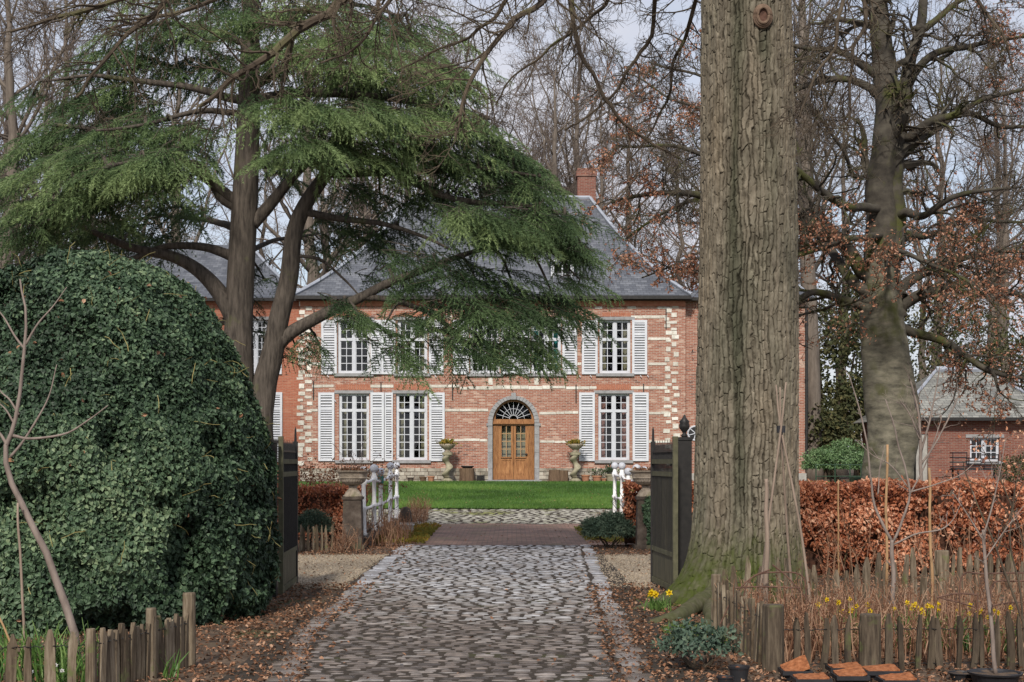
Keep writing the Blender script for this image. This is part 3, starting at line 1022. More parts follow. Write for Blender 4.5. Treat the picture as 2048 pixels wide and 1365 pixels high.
# soldier arches
mb = MB()
for (a, b) in [(672, 742), (788, 858), (1192, 1263)]:
    n = int((hx(b) - hx(a)) / .075)
    for k in range(n):
        x = hx(a) + (k + .5) * (hx(b) - hx(a)) / n
        mb.box(x - .031, x + .031, HYF - .01, HYF + .03, hz(779.8), hz(769.5), random.random())
for (a, b) in [(1204, 1262), (672, 742), (792, 858)]:
    n = int((hx(b) - hx(a)) / .075)
    for k in range(n):
        x = hx(a) + (k + .5) * (hx(b) - hx(a)) / n
        mb.box(x - .031, x + .031, HYF - .01, HYF + .03, hz(633), hz(625), random.random())
mb.build('soldier_arch', MAT['brick_soldier'], house)
# wall anchors
for px_, a, b in ((627, 763, 800), (762, 765, 783), (905, 765, 800), (1152, 770, 806), (1287, 768, 786), (1332, 618, 658), (628, 620, 655), (1385, 700, 705)):
    MB().box(hx(px_) - .018, hx(px_) + .018, HYF - .045, HYF - .005, hz(b), hz(a)).build('wall_anchor', MAT['iron'], house)
# rubble plinth of pale blocks, either side of the door
r = np.random.default_rng(44)
for (a, b) in ((600, 977), (1078, 1371)):
    mb = MB()
    for row in range(4):
        z = GZH - .05 + row * .145
        x = hx(a) + .002 * row
        while x < hx(b) - .06:
            L = min(r.uniform(.18, .5), hx(b) - x)
            mb.box(x + .008, x + L - .012, HYF - .05 - r.random() * .03, HYF + .03, z + .006, z + .135 + r.normal() * .004, r.random())
            x += L
    mb.build('plinth', MAT['plinth'], house)
# arched stone door surround
mb = MB()
R0, R1 = hx(1069) - hx(1027), hx(1078.5) - hx(1027)
xc = hx(1027)
zs = hz(846.5)
k0 = (hz(799) - zs) / R0
n = 22
for k in range(n):
    a0, a1 = PI - k * PI / n + .0, PI - (k + 1) * PI / n + .012
    pts = []
    for rr in (R0, R1):
        for a in (a0, a1):
            zz = zs + (rr * math.sin(a)) * (1.06 if rr == R1 else k0)
            pts.append((xc + rr * math.cos(a), zz))
    (ax_, az_), (bx_, bz_), (cx_, cz_), (dx_, dz_) = pts
    f = HYF - .06
    mb.add([(ax_, f, az_), (bx_, f, bz_), (dx_, f, dz_), (cx_, f, cz_), (ax_, HYF + .12, az_), (bx_, HYF + .12, bz_), (dx_, HYF + .12, dz_), (cx_, HYF + .12, cz_)],
           [(0, 3, 2, 1), (0, 1, 5, 4), (1, 2, 6, 5), (2, 3, 7, 6), (3, 0, 4, 7)])
for s in (-1, 1):
    x0, x1 = sorted((xc + s * R0, xc + s * R1))
    zq = GZH - .05
    for q in (.55, .62, .7, .6):
        z2 = min(zq + q, zs - .11)
        mb.box(x0, x1, HYF - .055, HYF + .12, zq, z2 - .008)
        zq = z2
    mb.box(x0 - (.05 if s < 0 else .0), x1 + (.05 if s > 0 else .0), HYF - .075, HYF + .121, zs - .108, zs - .004)
mb.obox((xc, HYF - .04, zs + R1 * 1.06 - .02), np.eye(3), (.09, .06, .13))
mb.build('door_surround', MAT['bluestone'], house)
MB().box(hx(972), hx(1083), HYF - .45, HYF + .05, GZH - .02, GZH + .07).build('doorstep', MAT['bluestone'], house)
# double door with fanlight
yd = HYF + .12
mb = MB()
mb.box(DX0 + .004, hx(996), yd, yd + .1, GZH + .07, DZS, .25)
mb.box(hx(1058), DX1 - .004, yd, yd + .1, GZH + .07, DZS, .25)
mb.box(DX0 + .004, DX1 - .004, yd - .05, yd + .1, DZS, DZS + .14, .6)
mb.box(DX0 + .01, DX1 - .01, yd - .09, yd + .02, DZS - .05, DZS + .0, .2)
door = mb.build('front_door', MAT['oakdoor'], house)
for s, (a, b) in ((-1, (996, 1027)), (1, (1027, 1058))):
    x0, x1 = hx(a) + .006, hx(b) - .006
    gx0, gx1, gz0, gz1 = x0 + .13, x1 - .09, hz(914), hz(852)
    if s > 0:
        gx0, gx1 = x0 + .09, x1 - .13
    lf = MB()
    z0, z1 = GZH + .08, DZS - .055
    lf.box(x0, gx0, yd + .01, yd + .07, z0, z1, .7)
    lf.box(gx1, x1, yd + .01, yd + .07, z0, z1, .7)
    lf.box(gx0, gx1, yd + .012, yd + .068, gz1, z1, .7)
    lf.box(gx0, gx1, yd + .012, yd + .068, z0, z0 + .16, .6)
    lf.box(gx0, gx1, yd + .012, yd + .068, gz0 - .14, gz0, .8)
    lf.box(gx0, gx1, yd + .03, yd + .06, z0 + .16, gz0 - .14, .5)
    lf.box(gx0 + .05, gx1 - .05, yd + .018, yd + .03, z0 + .22, gz0 - .2, .95)
    lf.box(gx0 - .03, gx1 + .03, yd - .03, yd + .012, gz0 - .05, gz0 - .005, .3)
    o = lf.build('door_leaf', MAT['oakdoor'], door)
    # glazing bars and pane as the door's other pieces
    gb = MB()
    for k in range(1, 4):
        zz = gz0 + (gz1 - gz0) * k / 4
        gb.box(gx0, gx1, yd + .03, yd + .055, zz - .014, zz + .014)
    xm = (gx0 + gx1) / 2
    gb.box(xm - .014, xm + .014, yd + .027, yd + .052, gz0, gz1)
    gb.build('glazing_bar', MAT['cane'], door)
    MB().add([(gx0, yd + .058, gz0), (gx1, yd + .058, gz0), (gx1, yd + .058, gz1), (gx0, yd + .058, gz1)], [(0, 1, 2, 3)]).build('door_pane', MAT['glass'], door)
MB().ball((hx(1053), yd - .03, GZH + 1.05), .045).build('door_handle', MAT['iron'], door)
MB().add([(hx(1000), yd + .3, hz(914)), (hx(1054), yd + .3, hz(914)), (hx(1054), yd + .3, hz(852)), (hx(1000), yd + .3, hz(852))], [(0, 1, 2, 3)]).build('door_curtain', MAT['curtain_cream'], door)
fl = MB()
RF = DR - .02
def arc(rr, t0, t1, n=20, y=yd - .01):
    a = np.linspace(t0, t1, n)
    return np.stack([DXC + rr * np.cos(a), np.full(n, y), DZS + .14 + (rr * np.sin(a)) * ((DZT - DZS - .14) / RF)], -1)
for k in range(18):
    p, q = arc(RF, PI * k / 18, PI * (k + 1) / 18, 2)
    p2, q2 = arc(RF - .09, PI * k / 18, PI * (k + 1) / 18, 2)
    V = [p, q, q2, p2] + [(v[0], yd + .07, v[2]) for v in (p, q, q2, p2)]
    fl.add(V, [(0, 3, 2, 1), (0, 1, 5, 4), (2, 3, 7, 6)], .55)
fan = fl.build('fanlight', MAT['oakdoor'], house)
fb = MB()
for a in np.linspace(PI * .1, PI * .9, 9):
    p = arc(.16, a, a, 1)[0]
    q = arc(RF - .09, a, a, 1)[0]
    fb.bar(p + (0, .04, 0), q + (0, .04, 0), .016, .02, (0, 1, 0))
fb.tube(arc(.16, .05, PI - .05, 10, yd + .03), .012, 4)
fb.tube(arc(.42, .05, PI - .05, 14, yd + .03), .009, 4)
fb.build('fan_bars', MAT['white'], fan)
MB().add(np.vstack([[(DXC, yd + .05, DZS + .14)], arc(RF - .05, 0, PI, 20, yd + .05)]), np.array([(0, k, k + 1) for k in range(1, 20)])).build('fan_pane', MAT['glass'], fan)

# roof: hipped, with a bell-cast foot
RYM = HYF + 5.1
RZ = CH + (HY - 398) / F * RYM
RXL, RXR = (828 - CX) / F * RYM, (1180 - CX) / F * RYM
ex0, ex1, ey0, ey1 = hx(590), hx(1381), HYF - .38, YB + .38
ez = hz(594)


def hip_roof(mb, ex0, ex1, ey0, ey1, ez, rx0, rx1, rz, cast=.35, n=12):
    ym = (ey0 + ey1) / 2
    ts = np.linspace(0, 1, n)
    rings = []
    for t in ts:
        zz = ez + (rz - ez) * (t ** 1.0 * (1 - cast) + cast * t ** 2.0 + 0)
        rings.append([(ex0 + (rx0 - ex0) * t, ey0 + (ym - ey0) * t, zz), (ex1 + (rx1 - ex1) * t, ey0 + (ym - ey0) * t, zz),
                      (ex1 + (rx1 - ex1) * t, ey1 + (ym - ey1) * t, zz), (ex0 + (rx0 - ex0) * t, ey1 + (ym - ey1) * t, zz)])
    for a, b in zip(rings[:-1], rings[1:]):
        for k in range(4):
            j = (k + 1) % 4
            mb.add([a[k], a[j], b[j], b[k]], [(0, 1, 2, 3)])
    return rings


mb = MB()
rings = hip_roof(mb, ex0, ex1, ey0, ey1, ez, RXL, RXR, RZ)
roof = mb.build('roof', MAT['slate'], house)
for k in (0, 1):
    MB().tube([np.array(q[k]) + (0, -.03, .05) for q in rings], .07, 6).build('lead_hip', MAT['lead'], roof)
MB().tube([(RXL, RYM, RZ + .04), (RXR, RYM, RZ + .04)], .1, 6).build('lead_ridge', MAT['lead'], roof)
gt = MB()
gt.box(ex0 + .02, ex1 - .02, ey0 - .06, ey0 + .12, ez - .13, ez + .005)
gt.box(XW0 - .1, XW1 + .1, ey0 + .12, HYF + .1, ez - .16, ez - .02)
gt.build('gutter', MAT['iron'], house)
MB().box(XW0 + .01, XW1 - .01, HYF - .06, HYF + .02, ez - .36, ez - .163).build('cornice', MAT['brick_soldier'], house)
# chimney
cyy = RYM + .3
c0, c1 = (1152 - CX) / F * cyy, (1193 - CX) / F * cyy
czt = CH + (HY - 340) / F * cyy
ch = MB()
ch.box(c0 + .05, c1 - .05, cyy - .35, cyy + .5, RZ - 1.6, czt - .34)
ch.box(c0, c1, cyy - .4, cyy + .55, czt - .339, czt - .12)
ch.box(c0 + .04, c1 - .04, cyy - .36, cyy + .51, czt - .119, czt)
o = ch.build('chimney', MAT['brick_barn'], roof)
# dormer
dy = HYF + 1.0
dx0, dx1 = (1102 - CX) / F * dy, (1147 - CX) / F * dy
dz0, dz1 = CH + (HY - 592) / F * dy, CH + (HY - 524) / F * dy
db = MB()
db.box(dx0, dx0 + .12, dy, dy + 1.6, dz0, dz1)
db.box(dx1 - .12, dx1, dy, dy + 1.6, dz0, dz1)
db.box(dx0 + .12, dx1 - .12, dy, dy + .1, dz1 - .1, dz1)
db.box(dx0 + .12, dx1 - .12, dy, dy + .1, dz0, dz0 + .12)
db.box(dx0 - .08, dx1 + .08, dy - .12, dy + 2.2, dz1 + .003, dz1 + .08)
dorm = db.build('dormer', MAT['white'], roof)
dm = MB()
xm = (dx0 + dx1) / 2
dm.box(xm - .03, xm + .03, dy + .03, dy + .08, dz0 + .12, dz1 - .1)
for k in (1, 2):
    zz = dz0 + .12 + (dz1 - dz0 - .22) * k / 3
    dm.box(dx0 + .12, xm - .03, dy + .04, dy + .075, zz - .015, zz + .015)
    dm.box(xm + .03, dx1 - .12, dy + .04, dy + .075, zz - .015, zz + .015)
dm.box(dx0 + .12, dx1 - .12, dy + .3, dy + .34, dz0 + .1, dz1 - .08, .5, 1)
dm.build('dormer_sash', [MAT['white'], MAT['bin']], house)

# ---- wings, set back a little, each with its own hipped roof
def wing(name, label, x0, x1, y0, depth, rx0, rx1, rz, holes, mat):
    w = thing(name, label, 'house wing', ((x0 + x1) / 2, y0, GZH - .05))
    mb = MB()
    wall_grid(mb, x0, x1, GZH - .3, EZ, y0, holes)
    mb.add([(x0, y0, GZH - .3), (x0, y0 + depth, GZH - .3), (x0, y0 + depth, EZ), (x0, y0, EZ)], [(0, 1, 2, 3)])
    mb.add([(x1, y0, GZH - .3), (x1, y0 + depth, GZH - .3), (x1, y0 + depth, EZ), (x1, y0, EZ)], [(3, 2, 1, 0)])
    mb.add([(x0, y0 + depth, GZH - .3), (x1, y0 + depth, GZH - .3), (x1, y0 + depth, EZ), (x0, y0 + depth, EZ)], [(0, 1, 2, 3)])
    mb.build('wall', MAT[mat], w)
    rb = MB()
    rg = hip_roof(rb, x0 - .3, x1 + .3, y0 - .3, y0 + depth + .3, ez - .02, rx0, rx1, rz)
    ro = rb.build('roof', MAT['slate'], w)
    for k in (0, 1):
        MB().tube([np.array(q[k]) + (0, -.02, .04) for q in rg], .06, 6).build('lead_hip', MAT['lead'], ro)
    MB().box(x0 - .3, x1 + .3, y0 - .37, y0 - .2, ez - .14, ez - .02).build('gutter', MAT['iron'], w)
    return w


yw = HYF + .5
pw = F / yw
wx = lambda px: (px - CX) / pw
wz = lambda py: CH - (py - HY) / pw
lw_holes = [(wx(486), wx(536), wz(922), wz(787)), (wx(486), wx(536), wz(747), wz(640))]
lw = wing('house_wing', 'redder brick wing behind the cedar with its own small slate roof', -21., XW0 - .004, yw, 9., -16.5, (500 - CX) / F * (yw + 4.5), CH + (HY - 490) / F * (yw + 4.5), lw_holes, 'brick_wing')
for h in lw_holes:
    window(lw, *h, yw, h[2] + (h[3] - h[2]) * .74, 2, 5, 'curtain_cream')
    MB().box(h[0] - .2, h[1] + .2, yw + 1, yw + 1.05, h[2] - .1, h[3] + .1).build('inner_room', MAT['interior'], lw)
shutter(lw, wx(538), wx(565), wz(924), wz(785), yw - .03, .235)
shutter(lw, wx(538), wx(564), wz(749), wz(641), yw - .03, .26)
yw2 = HYF + .35
pw2 = F / yw2
x2 = lambda px: (px - CX) / pw2
z2 = lambda py: CH - (py - HY) / pw2
rw = wing('house_wing', 'brick wing behind the oak trunk with a round window and a dark downpipe', XW1 + .004, x2(1611), yw2, 9., (1470 - CX) / F * (yw2 + 4.5), (1530 - CX) / F * (yw2 + 4.5), CH + (HY - 505) / F * (yw2 + 4.5), [], 'brick')
# oval window: rim, spokes and dark pane set on the wall
ox, oz = x2(1391), z2(867)
ov = MB()
a = np.linspace(0, 2 * PI, 33)
ra, rb_ = .30, .27
ov.tube(np.stack([ox + ra * np.cos(a), np.full(33, yw2 - .02), oz + rb_ * np.sin(a)], -1), .035, 6)
for q in range(6):
    t = q * PI / 3 + .3
    ov.bar((ox, yw2 - .03, oz), (ox + ra * math.cos(t), yw2 - .03, oz + rb_ * math.sin(t)), .03, .03, (0, 1, 0))
ovo = ov.build('round_window', MAT['white'], rw)
MB().add(np.vstack([[(ox, yw2 - .012, oz)], np.stack([ox + ra * np.cos(a), np.full(33, yw2 - .012), oz + rb_ * np.sin(a)], -1)]), np.array([(0, k + 1, k) for k in range(1, 33)])).build('round_pane', MAT['bin'], ovo)
dp = MB()
dp.tube([(x2(1612), yw2 - .1, z2(612)), (x2(1612), yw2 - .1, z2(940))], .06, 8)
for zz in (z2(650), z2(760), z2(860), z2(910)):
    dp.tube([(x2(1612), yw2 - .1, zz - .04), (x2(1612), yw2 - .1, zz + .04)], .075, 8)
dp.build('downpipe', MAT['iron'], rw)
MB().box(x2(1371.5), x2(1612), yw2 - .08, yw2 + .02, GZH - .1, GZH + .32).build('plinth', MAT['concrete'], rw)

# ---- garage to the east
gyf = 52.0
pg = F / gyf
gx_ = lambda px: (px - CX) / pg
gz_ = lambda py: CH - (py - HY) / pg
GG = gz(gyf)
gar = thing('brick_garage', 'low brick outbuilding with a hipped slate roof and one white window', 'outbuilding', (gx_(1960), gyf, GG - .05))
gx0, gx1 = gx_(1806), gx_(2112)
ge = gz_(838)
mb = MB()
gholes = [(gx_(1940), gx_(1999), gz_(922), gz_(876)), (gx_(1812), gx_(1856), GG - .02, gz_(868))]
wall_grid(mb, gx0, gx1, GG - .3, ge, gyf, gholes)
mb.add([(gx0, gyf, GG - .3), (gx0, gyf + 6, GG - .3), (gx0, gyf + 6, ge), (gx0, gyf, ge)], [(0, 1, 2, 3)])
mb.add([(gx1, gyf, GG - .3), (gx1, gyf + 6, GG - .3), (gx1, gyf + 6, ge), (gx1, gyf, ge)], [(3, 2, 1, 0)])
mb.add([(gx0, gyf + 6, GG - .3), (gx1, gyf + 6, GG - .3), (gx1, gyf + 6, ge), (gx0, gyf + 6, ge)], [(0, 1, 2, 3)])
mb.build('wall', MAT['brick_barn'], gar)
mb = MB()
gym = gyf + 3.
rgr = hip_roof(mb, gx_(1788), gx_(2132), gyf - .4, gyf + 6.4, gz_(838), (1872 - CX) / F * gym, (1968 - CX) / F * gym, CH + (HY - 742) / F * gym, .0)
gr = mb.build('roof', MAT['slate_barn'], gar)
for k in (0, 1):
    MB().tube([np.array(q[k]) + (0, -.02, .03) for q in rgr], .06, 6).build('lead_hip', MAT['lead'], gr)
lb = MB()
lb.tube([(rgr[-1][0][0], gym, rgr[-1][0][2] + .04), (rgr[-1][1][0], gym, rgr[-1][1][2] + .04)], .14, 6)
lb.build('lead_ridge', MAT['lead'], gr)
MB().box(gx_(1790), gx_(2130), gyf - .5, gyf - .36, gz_(842.5), gz_(836)).build('gutter', MAT['iron'], gar)
h = gholes[0]
window(gar, *h, gyf, None, 0, 3, None, 'white', 2, True, .06)
MB().box(h[0] - .1, h[1] + .1, gyf + .9, gyf + .95, h[2] - .1, h[3] + .1).build('inner_room', MAT['interior'], gar)
MB().box(gx_(1833), gx_(1856) - .01, gyf + .05, gyf + .11, GG, gz_(868) - .01).build('garage_door', MAT['concrete'], gar)
MB().box(gx_(1808), gx_(1860), gyf + 1.2, gyf + 1.25, GG - .02, gz_(866)).build('inner_room', MAT['bin'], gar)

# ---- things standing along the front of the house
def twisted(px, label):
    yb = HYF - .75
    s = F / yb
    xb, zb = (px - CX) / s, gz(yb)
    zt = CH - (905 - HY) / s
    t = thing('twisted_column', label, 'column', (xb, yb, zb), 'twisted stone columns by the door')
    mb = MB()
    n, m = 20, 60
    zz = np.linspace(zb + .18, zt - .12, m)
    ph = (zz - zb) * 11.
    a = np.arange(n) / n * 2 * PI
    rr = .125 + .012 * np.cos(2 * ph)
    V = np.stack([xb + .08 * np.cos(ph)[:, None] + rr[:, None] * np.cos(a), yb + .08 * np.sin(ph)[:, None] + rr[:, None] * np.sin(a), np.repeat(zz[:, None], n, 1)], -1)
    idx = np.arange(m * n).reshape(m, n)
    q = np.stack([idx[:-1], np.roll(idx, -1, 1)[:-1], np.roll(idx, -1, 1)[1:], idx[1:]], -1).reshape(-1, 4)
    mb.add(V.reshape(-1, 3), [q])
    mb.build('shaft', MAT['stone_gold'], t, smooth=True)
    MB().lathe([(.22, 0), (.22, .1), (.16, .12), (.15, .2), (.19, .2)], (xb, yb, zb - .02), 16).build('base', MAT['stone_gold'], t)
    MB().lathe([(.15, -.16), (.15, -.12), (.2, -.1), (.2, 0), (.1, 0)], (xb, yb, zt), 16).build('capital', MAT['stone_gold'], t)
    bz = zt + .004
    b = thing('planter_bowl', label.replace('twisted stone column', 'planter bowl of yellow plants on the column'), 'planter', (xb, yb, bz), 'planters on the twisted columns')
    MB().lathe([(.12, 0), (.13, .03), (.09, .07), (.16, .12), (.26, .2), (.30, .27), (.31, .31), (.27, .31), (.2, .25)], (xb, yb, bz), 18).build('bowl', MAT['stone_urn'], b, smooth=True)
    N = 260
    q = RG.normal(size=(N, 3)) * (.14, .14, .05) + (xb, yb, bz + .33)
    d = nrm(q - (xb, yb, bz + .15) + RG.normal(size=(N, 3)) * .1)
    x, y, z = frames(d, rand_dirs(N) + (0, 0, 1))
    MB().inst(LEAF2[0], LEAF2[1], q, x, y, z, RG.uniform(.06, .14, N), np.clip(.5 + RG.normal(size=N) * .3, 0, 1)).build('plants', MAT['moss'], b)


twisted(895, 'twisted stone column nearest the paired windows beside the log stump')
twisted(1151, 'twisted stone column beside the single ground floor window')


def stand(px, py_base, Y=None):
    Y = HYF - .4 if Y is None else Y
    return (px - CX) / F * Y, Y, gz(Y)


def pot(px, r, h, label, mat='terracotta', Y=None, plant=None):
    x, Y, z = stand(px, 0, Y)
    t = thing('flower_pot', label, 'plant pot', (x, Y, z))
    MB().lathe([(r * .68, 0), (r * .95, h * .8), (r * 1.06, h * .8), (r * 1.06, h), (r * .9, h), (r * .85, h * .85)], (x, Y, z), 16).build('pot', MAT[mat], t, smooth=False)
    if plant:
        N = plant
        q = RG.normal(size=(N, 3)) * (r * .6, r * .6, h * .35) + (x, Y, z + h * 1.35)
        xx, yy, zz = frames(nrm(q - (x, Y, z + h * .7)), rand_dirs(N) + (0, 0, .6))
        MB().inst(LEAF2[0], LEAF2[1], q, xx, yy, zz, RG.uniform(.05, .13, N), RG.random(N)).build('plant', MAT['leaf_dark'], t)
        MB().tube([(x, Y, z + h * .7), (x, Y, z + h * 1.4)], .015, 5).build('stem', MAT['bark_twig'], t)


pot(1171, .17, .27, 'terracotta pot just right of the twisted column near the single window', plant=None)
pot(1194, .19, .24, 'wide shallow terracotta pot with green sprouts below the single window', plant=60)
pot(1222, .22, .30, 'pale stone pot holding a small dark plant below the single window', 'stone_gold', plant=150)
pot(862, .14, .22, 'small terracotta pot left of the first twisted column', plant=None)
pot(846, .14, .20, 'dark brown pot by the plinth under the second window', 'log', plant=None)
pot(821, .13, .17, 'small dusty pot by the plinth between the paired windows', 'stone_ped', plant=None)
pot(1208, .11, .14, 'smallest terracotta pot between two larger pots below the single window', plant=None)


def stump(px, r, h, label, lid=False):
    x, Y, z = stand(px, 0, HYF - .45)
    t = thing('log_stump', label, 'log stump', (x, Y, z))
    mb = MB()
    n, m = 22, 6
    a = np.arange(n) / n * 2 * PI
    V = []
    for zz in np.linspace(-.01, h, m):
        rr = r * (1.08 - .1 * zz / h) * (1 + .1 * np.sin(a * 3 + px) + .05 * np.sin(a * 7))
        V.append(np.stack([x + rr * np.cos(a), Y + rr * np.sin(a), np.full(n, z + zz)], -1))
    idx = np.arange(m * n).reshape(m, n)
    q = np.stack([idx[:-1], np.roll(idx, -1, 1)[:-1], np.roll(idx, -1, 1)[1:], idx[1:]], -1).reshape(-1, 4)
    mb.add(np.concatenate(V), [q, np.array([(idx[-1][0], idx[-1][k], idx[-1][k + 1]) for k in range(1, n - 1)])])
    mb.build('stump', MAT['log'], t)
    if lid:
        b = tag(MB().lathe([(.17, 0), (.24, .05), (.25, .09), (.22, .09), (.16, .05)], (x, Y, z + h + .003), 18).build('shallow_bowl', MAT['bin'], at=(x, Y, z + h)), 'dark shallow bowl resting on the log stump left of the door', 'bowl')


stump(935, .27, .52, 'reddish brown log stump left of the front door carrying a dark bowl', True)
stump(1110, .22, .46, 'dark log stump right of the front door leaning on the plinth')
stump(1127, .17, .44, 'slim dark log stump beside the thicker one right of the door')
x, Y, z = stand(961, 0, HYF - .12)
v = MB()
for k in range(4):
    v.box(x - .12, x + .12, Y - .02, Y + .02, z + .05 + k * .055, z + .085 + k * .055)
v.box(x - .15, x - .12, Y - .025, Y + .03, z + .03, z + .27)
v.box(x + .12, x + .15, Y - .025, Y + .03, z + .03, z + .27)
v.build('cellar_vent', MAT['iron'], house)
# ------------------------------------------------------------------ trees
# ---- the great oak: bark plates are real relief
def great_oak():
    Y0 = 17.0
    xc = (1497 - CX) / F * Y0
    t = thing('oak_tree', 'huge oak trunk with furrowed grey bark and a sawn branch scar beside the gate', 'tree', (xc, Y0, 0))
    n, m = 760, 1420
    zt = 12.6
    th = np.arange(n) / n * 2 * PI
    z = np.concatenate([np.linspace(-.15, 8.0, m - 60), np.linspace(8.05, zt, 60)])
    TH, Z = np.meshgrid(th, z)
    zp = np.maximum(Z, -.1)
    base = (.575 - .006 * np.minimum(zp, 8)) * np.interp(zp, [8.2, 12.6], [1., .30]) + .0 * TH
    flare = np.exp(-(zp + .1) / .30)
    root = .5 + .5 * np.cos(5 * TH + .8 + .5 * np.sin(2 * TH))
    leftness = np.clip(np.cos(TH - PI * 1.08), 0, 1)
    base = base + flare * (.16 + .26 * root + .42 * leftness ** 2) + .05 * np.exp(-zp / 1.2) * (1 + leftness)
    base = base + .02 * np.sin(2 * TH + .6 * Z) + .012 * np.sin(3 * TH - .9 * Z)
    # long plates between wavy vertical furrows, cut across by short cracks
    NU = 62
    W = fbm(np.stack([np.cos(TH) * 3.2, np.sin(TH) * 3.2, Z * .9], -1), 3, 2)
    W2 = fbm(np.stack([np.cos(TH) * 8, np.sin(TH) * 8, Z * 4.2], -1), 3, 8)
    W3 = fbm(np.stack([np.cos(TH) * 26, np.sin(TH) * 26, Z * 26], -1), 2, 18)
    U = TH / (2 * PI) * NU + (W - .5) * 2.2 + (W2 - .5) * 1.5 + (W3 - .5) * .35
    iu = np.floor(U).astype(np.int64)
    fu = U - iu
    cu = iu % NU
    zero = cu * 0
    hc = .11 + .16 * hsh(np.stack([cu, zero, zero], -1), 1)
    Vv = Z / hc + 10 * hsh(np.stack([cu, zero, zero], -1), 2) + (W2 - .5) * .6 + (W3 - .5) * .25 + (fu - .5) * (hsh(np.stack([cu, zero, zero], -1), 6) - .5) * .9
    iv = np.floor(Vv).astype(np.int64)
    fv = Vv - iv
    k = np.stack([cu, iv, zero], -1)
    cid = hsh(k, 3)
    wcol = 3.6 / NU
    side = np.where(fu < .5, cu, (cu + 1) % NU)
    open_u = .6 + .4 * vnoise(np.stack([side * 7.3, Z * 1.6, side * 0.], -1), 4)
    row = np.where(fv < .5, iv, iv + 1)
    open_v = .15 + .85 * hsh(np.stack([cu, row, zero], -1), 5)
    fine = fbm(np.stack([np.cos(TH) * 22, np.sin(TH) * 22, Z * 11], -1), 3, 5)
    du = np.minimum(fu, 1 - fu) * wcol
    dv = np.minimum(fv, 1 - fv) * hc
    def sm(x, lo, hi):
        t_ = np.clip((x - lo) / (hi - lo), 0, 1)
        return t_ * t_ * (3 - 2 * t_)
    gu = (1 - sm(du, .001, .004 + .012 * open_u)) * open_u
    gv = (1 - sm(dv, .001, .004 + .007 * open_v)) * open_v * .75
    plate = 1 - np.maximum(gu, gv)
    amp = .034
    rr = base + amp * plate + .012 * (cid - .5) + .010 * (fine - .5) * (0.4 + plate) - .02
    X = xc + rr * np.cos(TH) - .02 * np.minimum(Z, 7) / 7
    Yy = Y0 + rr * np.sin(TH)
    # damp streak and foot moss
    front = np.abs(((TH - (PI * 1.5 - .40 + .06 * np.sin(Z * 1.1))) + PI) % (2 * PI) - PI)
    st = np.exp(-(front / (.15 + .05 * np.sin(Z * 2.1))) ** 2) * (.75 + .5 * fbm(np.stack([Z * .8, Z * 0, Z * 0], -1), 2, 7)) * np.clip((Z - .6) / .8, 0, 1)
    mossy = np.clip(1.35 - Z / .72 + (fine - .5) * .8 + .35 * (W - .5), 0, 1) * (Z < 1.8)
    aux = np.where(mossy > .05, -mossy, st)
    # stain under the scar
    scz = CH + (HY - 95) / F * 16.45
    sth = math.asin((((1528 - CX) / F * 16.45) - xc) / .54)
    dth = np.abs(((TH - (PI * 1.5 + sth)) + PI) % (2 * PI) - PI)
    aux = np.maximum(aux, np.where(Z > 3, 1.0 * np.exp(-(dth / .16) ** 2 - ((Z - scz) / .18) ** 2), -9))
    V = np.stack([X, Yy, Z], -1).reshape(-1, 3)
    idx = np.arange(n * m).reshape(m, n)
    q = np.stack([idx[:-1], np.roll(idx, -1, 1)[:-1], np.roll(idx, -1, 1)[1:], idx[1:]], -1).reshape(-1, 4)
    MB().add(V, q, (.05 + .35 * cid + .50 * plate).clip(0, 1).reshape(-1), aux.reshape(-1)).build('trunk', MAT['oakbark'], t, smooth=True)
    # branch scar: a lip of new wood round a dark core
    ys = 16.40
    cx_, cz_ = (1526 - CX) / F * ys, CH + (HY - 32) / F * ys
    mb = MB()
    a = np.linspace(0, 2 * PI, 29)
    for k in range(3):
        mb.tube(np.stack([cx_ + (.066 + .014 * k) * np.cos(a), np.full(29, ys - .025 + .02 * k), cz_ + (.092 + .014 * k) * np.sin(a)], -1), .019 + .003 * k, 8)
    sc = mb.build('branch_scar', M('scar_lip', [(.09, .058, .04), (.19, .13, .09)], 14, rough=.9, bmp=.4), t, smooth=True)
    v = [(cx_, ys + .0, cz_)]
    for rr_, dy in ((.04, -.004), (.066, -.03)):
        for q_ in a[:-1]:
            v.append((cx_ + rr_ * (1 + .1 * math.sin(3 * q_)) * math.cos(q_), ys + dy, cz_ + rr_ * 1.45 * math.sin(q_)))
    f3 = np.array([(0, 1 + k, 1 + (k + 1) % 28) for k in range(28)])
    f4 = np.array([(1 + k, 29 + k, 29 + (k + 1) % 28, 1 + (k + 1) % 28) for k in range(28)])
    MB().add(v, [f3, f4]).build('scar_core', M('scar_core', [(.05, .025, .018), (.13, .07, .05)], 20, rough=.9, bmp=.6), sc)
    # roots running out over the soil
    mb = MB()
    for pts, r in (([(2.35, 16.45, .12), (2.0, 15.6, .06), (1.75, 14.9, .03), (1.42, 14.5, -.02)], .13), ([(2.4, 16.3, .1), (2.15, 15.3, .05), (2.0, 14.3, .0), (1.85, 13.6, -.05)], .12),
                   ([(2.2, 16.8, .12), (1.7, 16.3, .04), (1.35, 15.9, -.03)], .10), ([(2.7, 16.3, .12), (2.6, 15.6, .05), (2.5, 14.9, -.04)], .13), ([(3.3, 16.5, .1), (3.6, 15.9, .02), (3.8, 15.5, -.05)], .1)):
        c = spline(pts, 22)
        c[:, :2] += (fbm(c * 4, 2, 3)[:, None] - .5) * .08
        mb.tubes(c[None], np.linspace(r, r * .45, 22)[None], 10)
        V = mb.v[-1]
        V[:] = V + (vnoise(V * 14, 6)[:, None] - .5) * .035
        mb.u[-1][:] = -.55
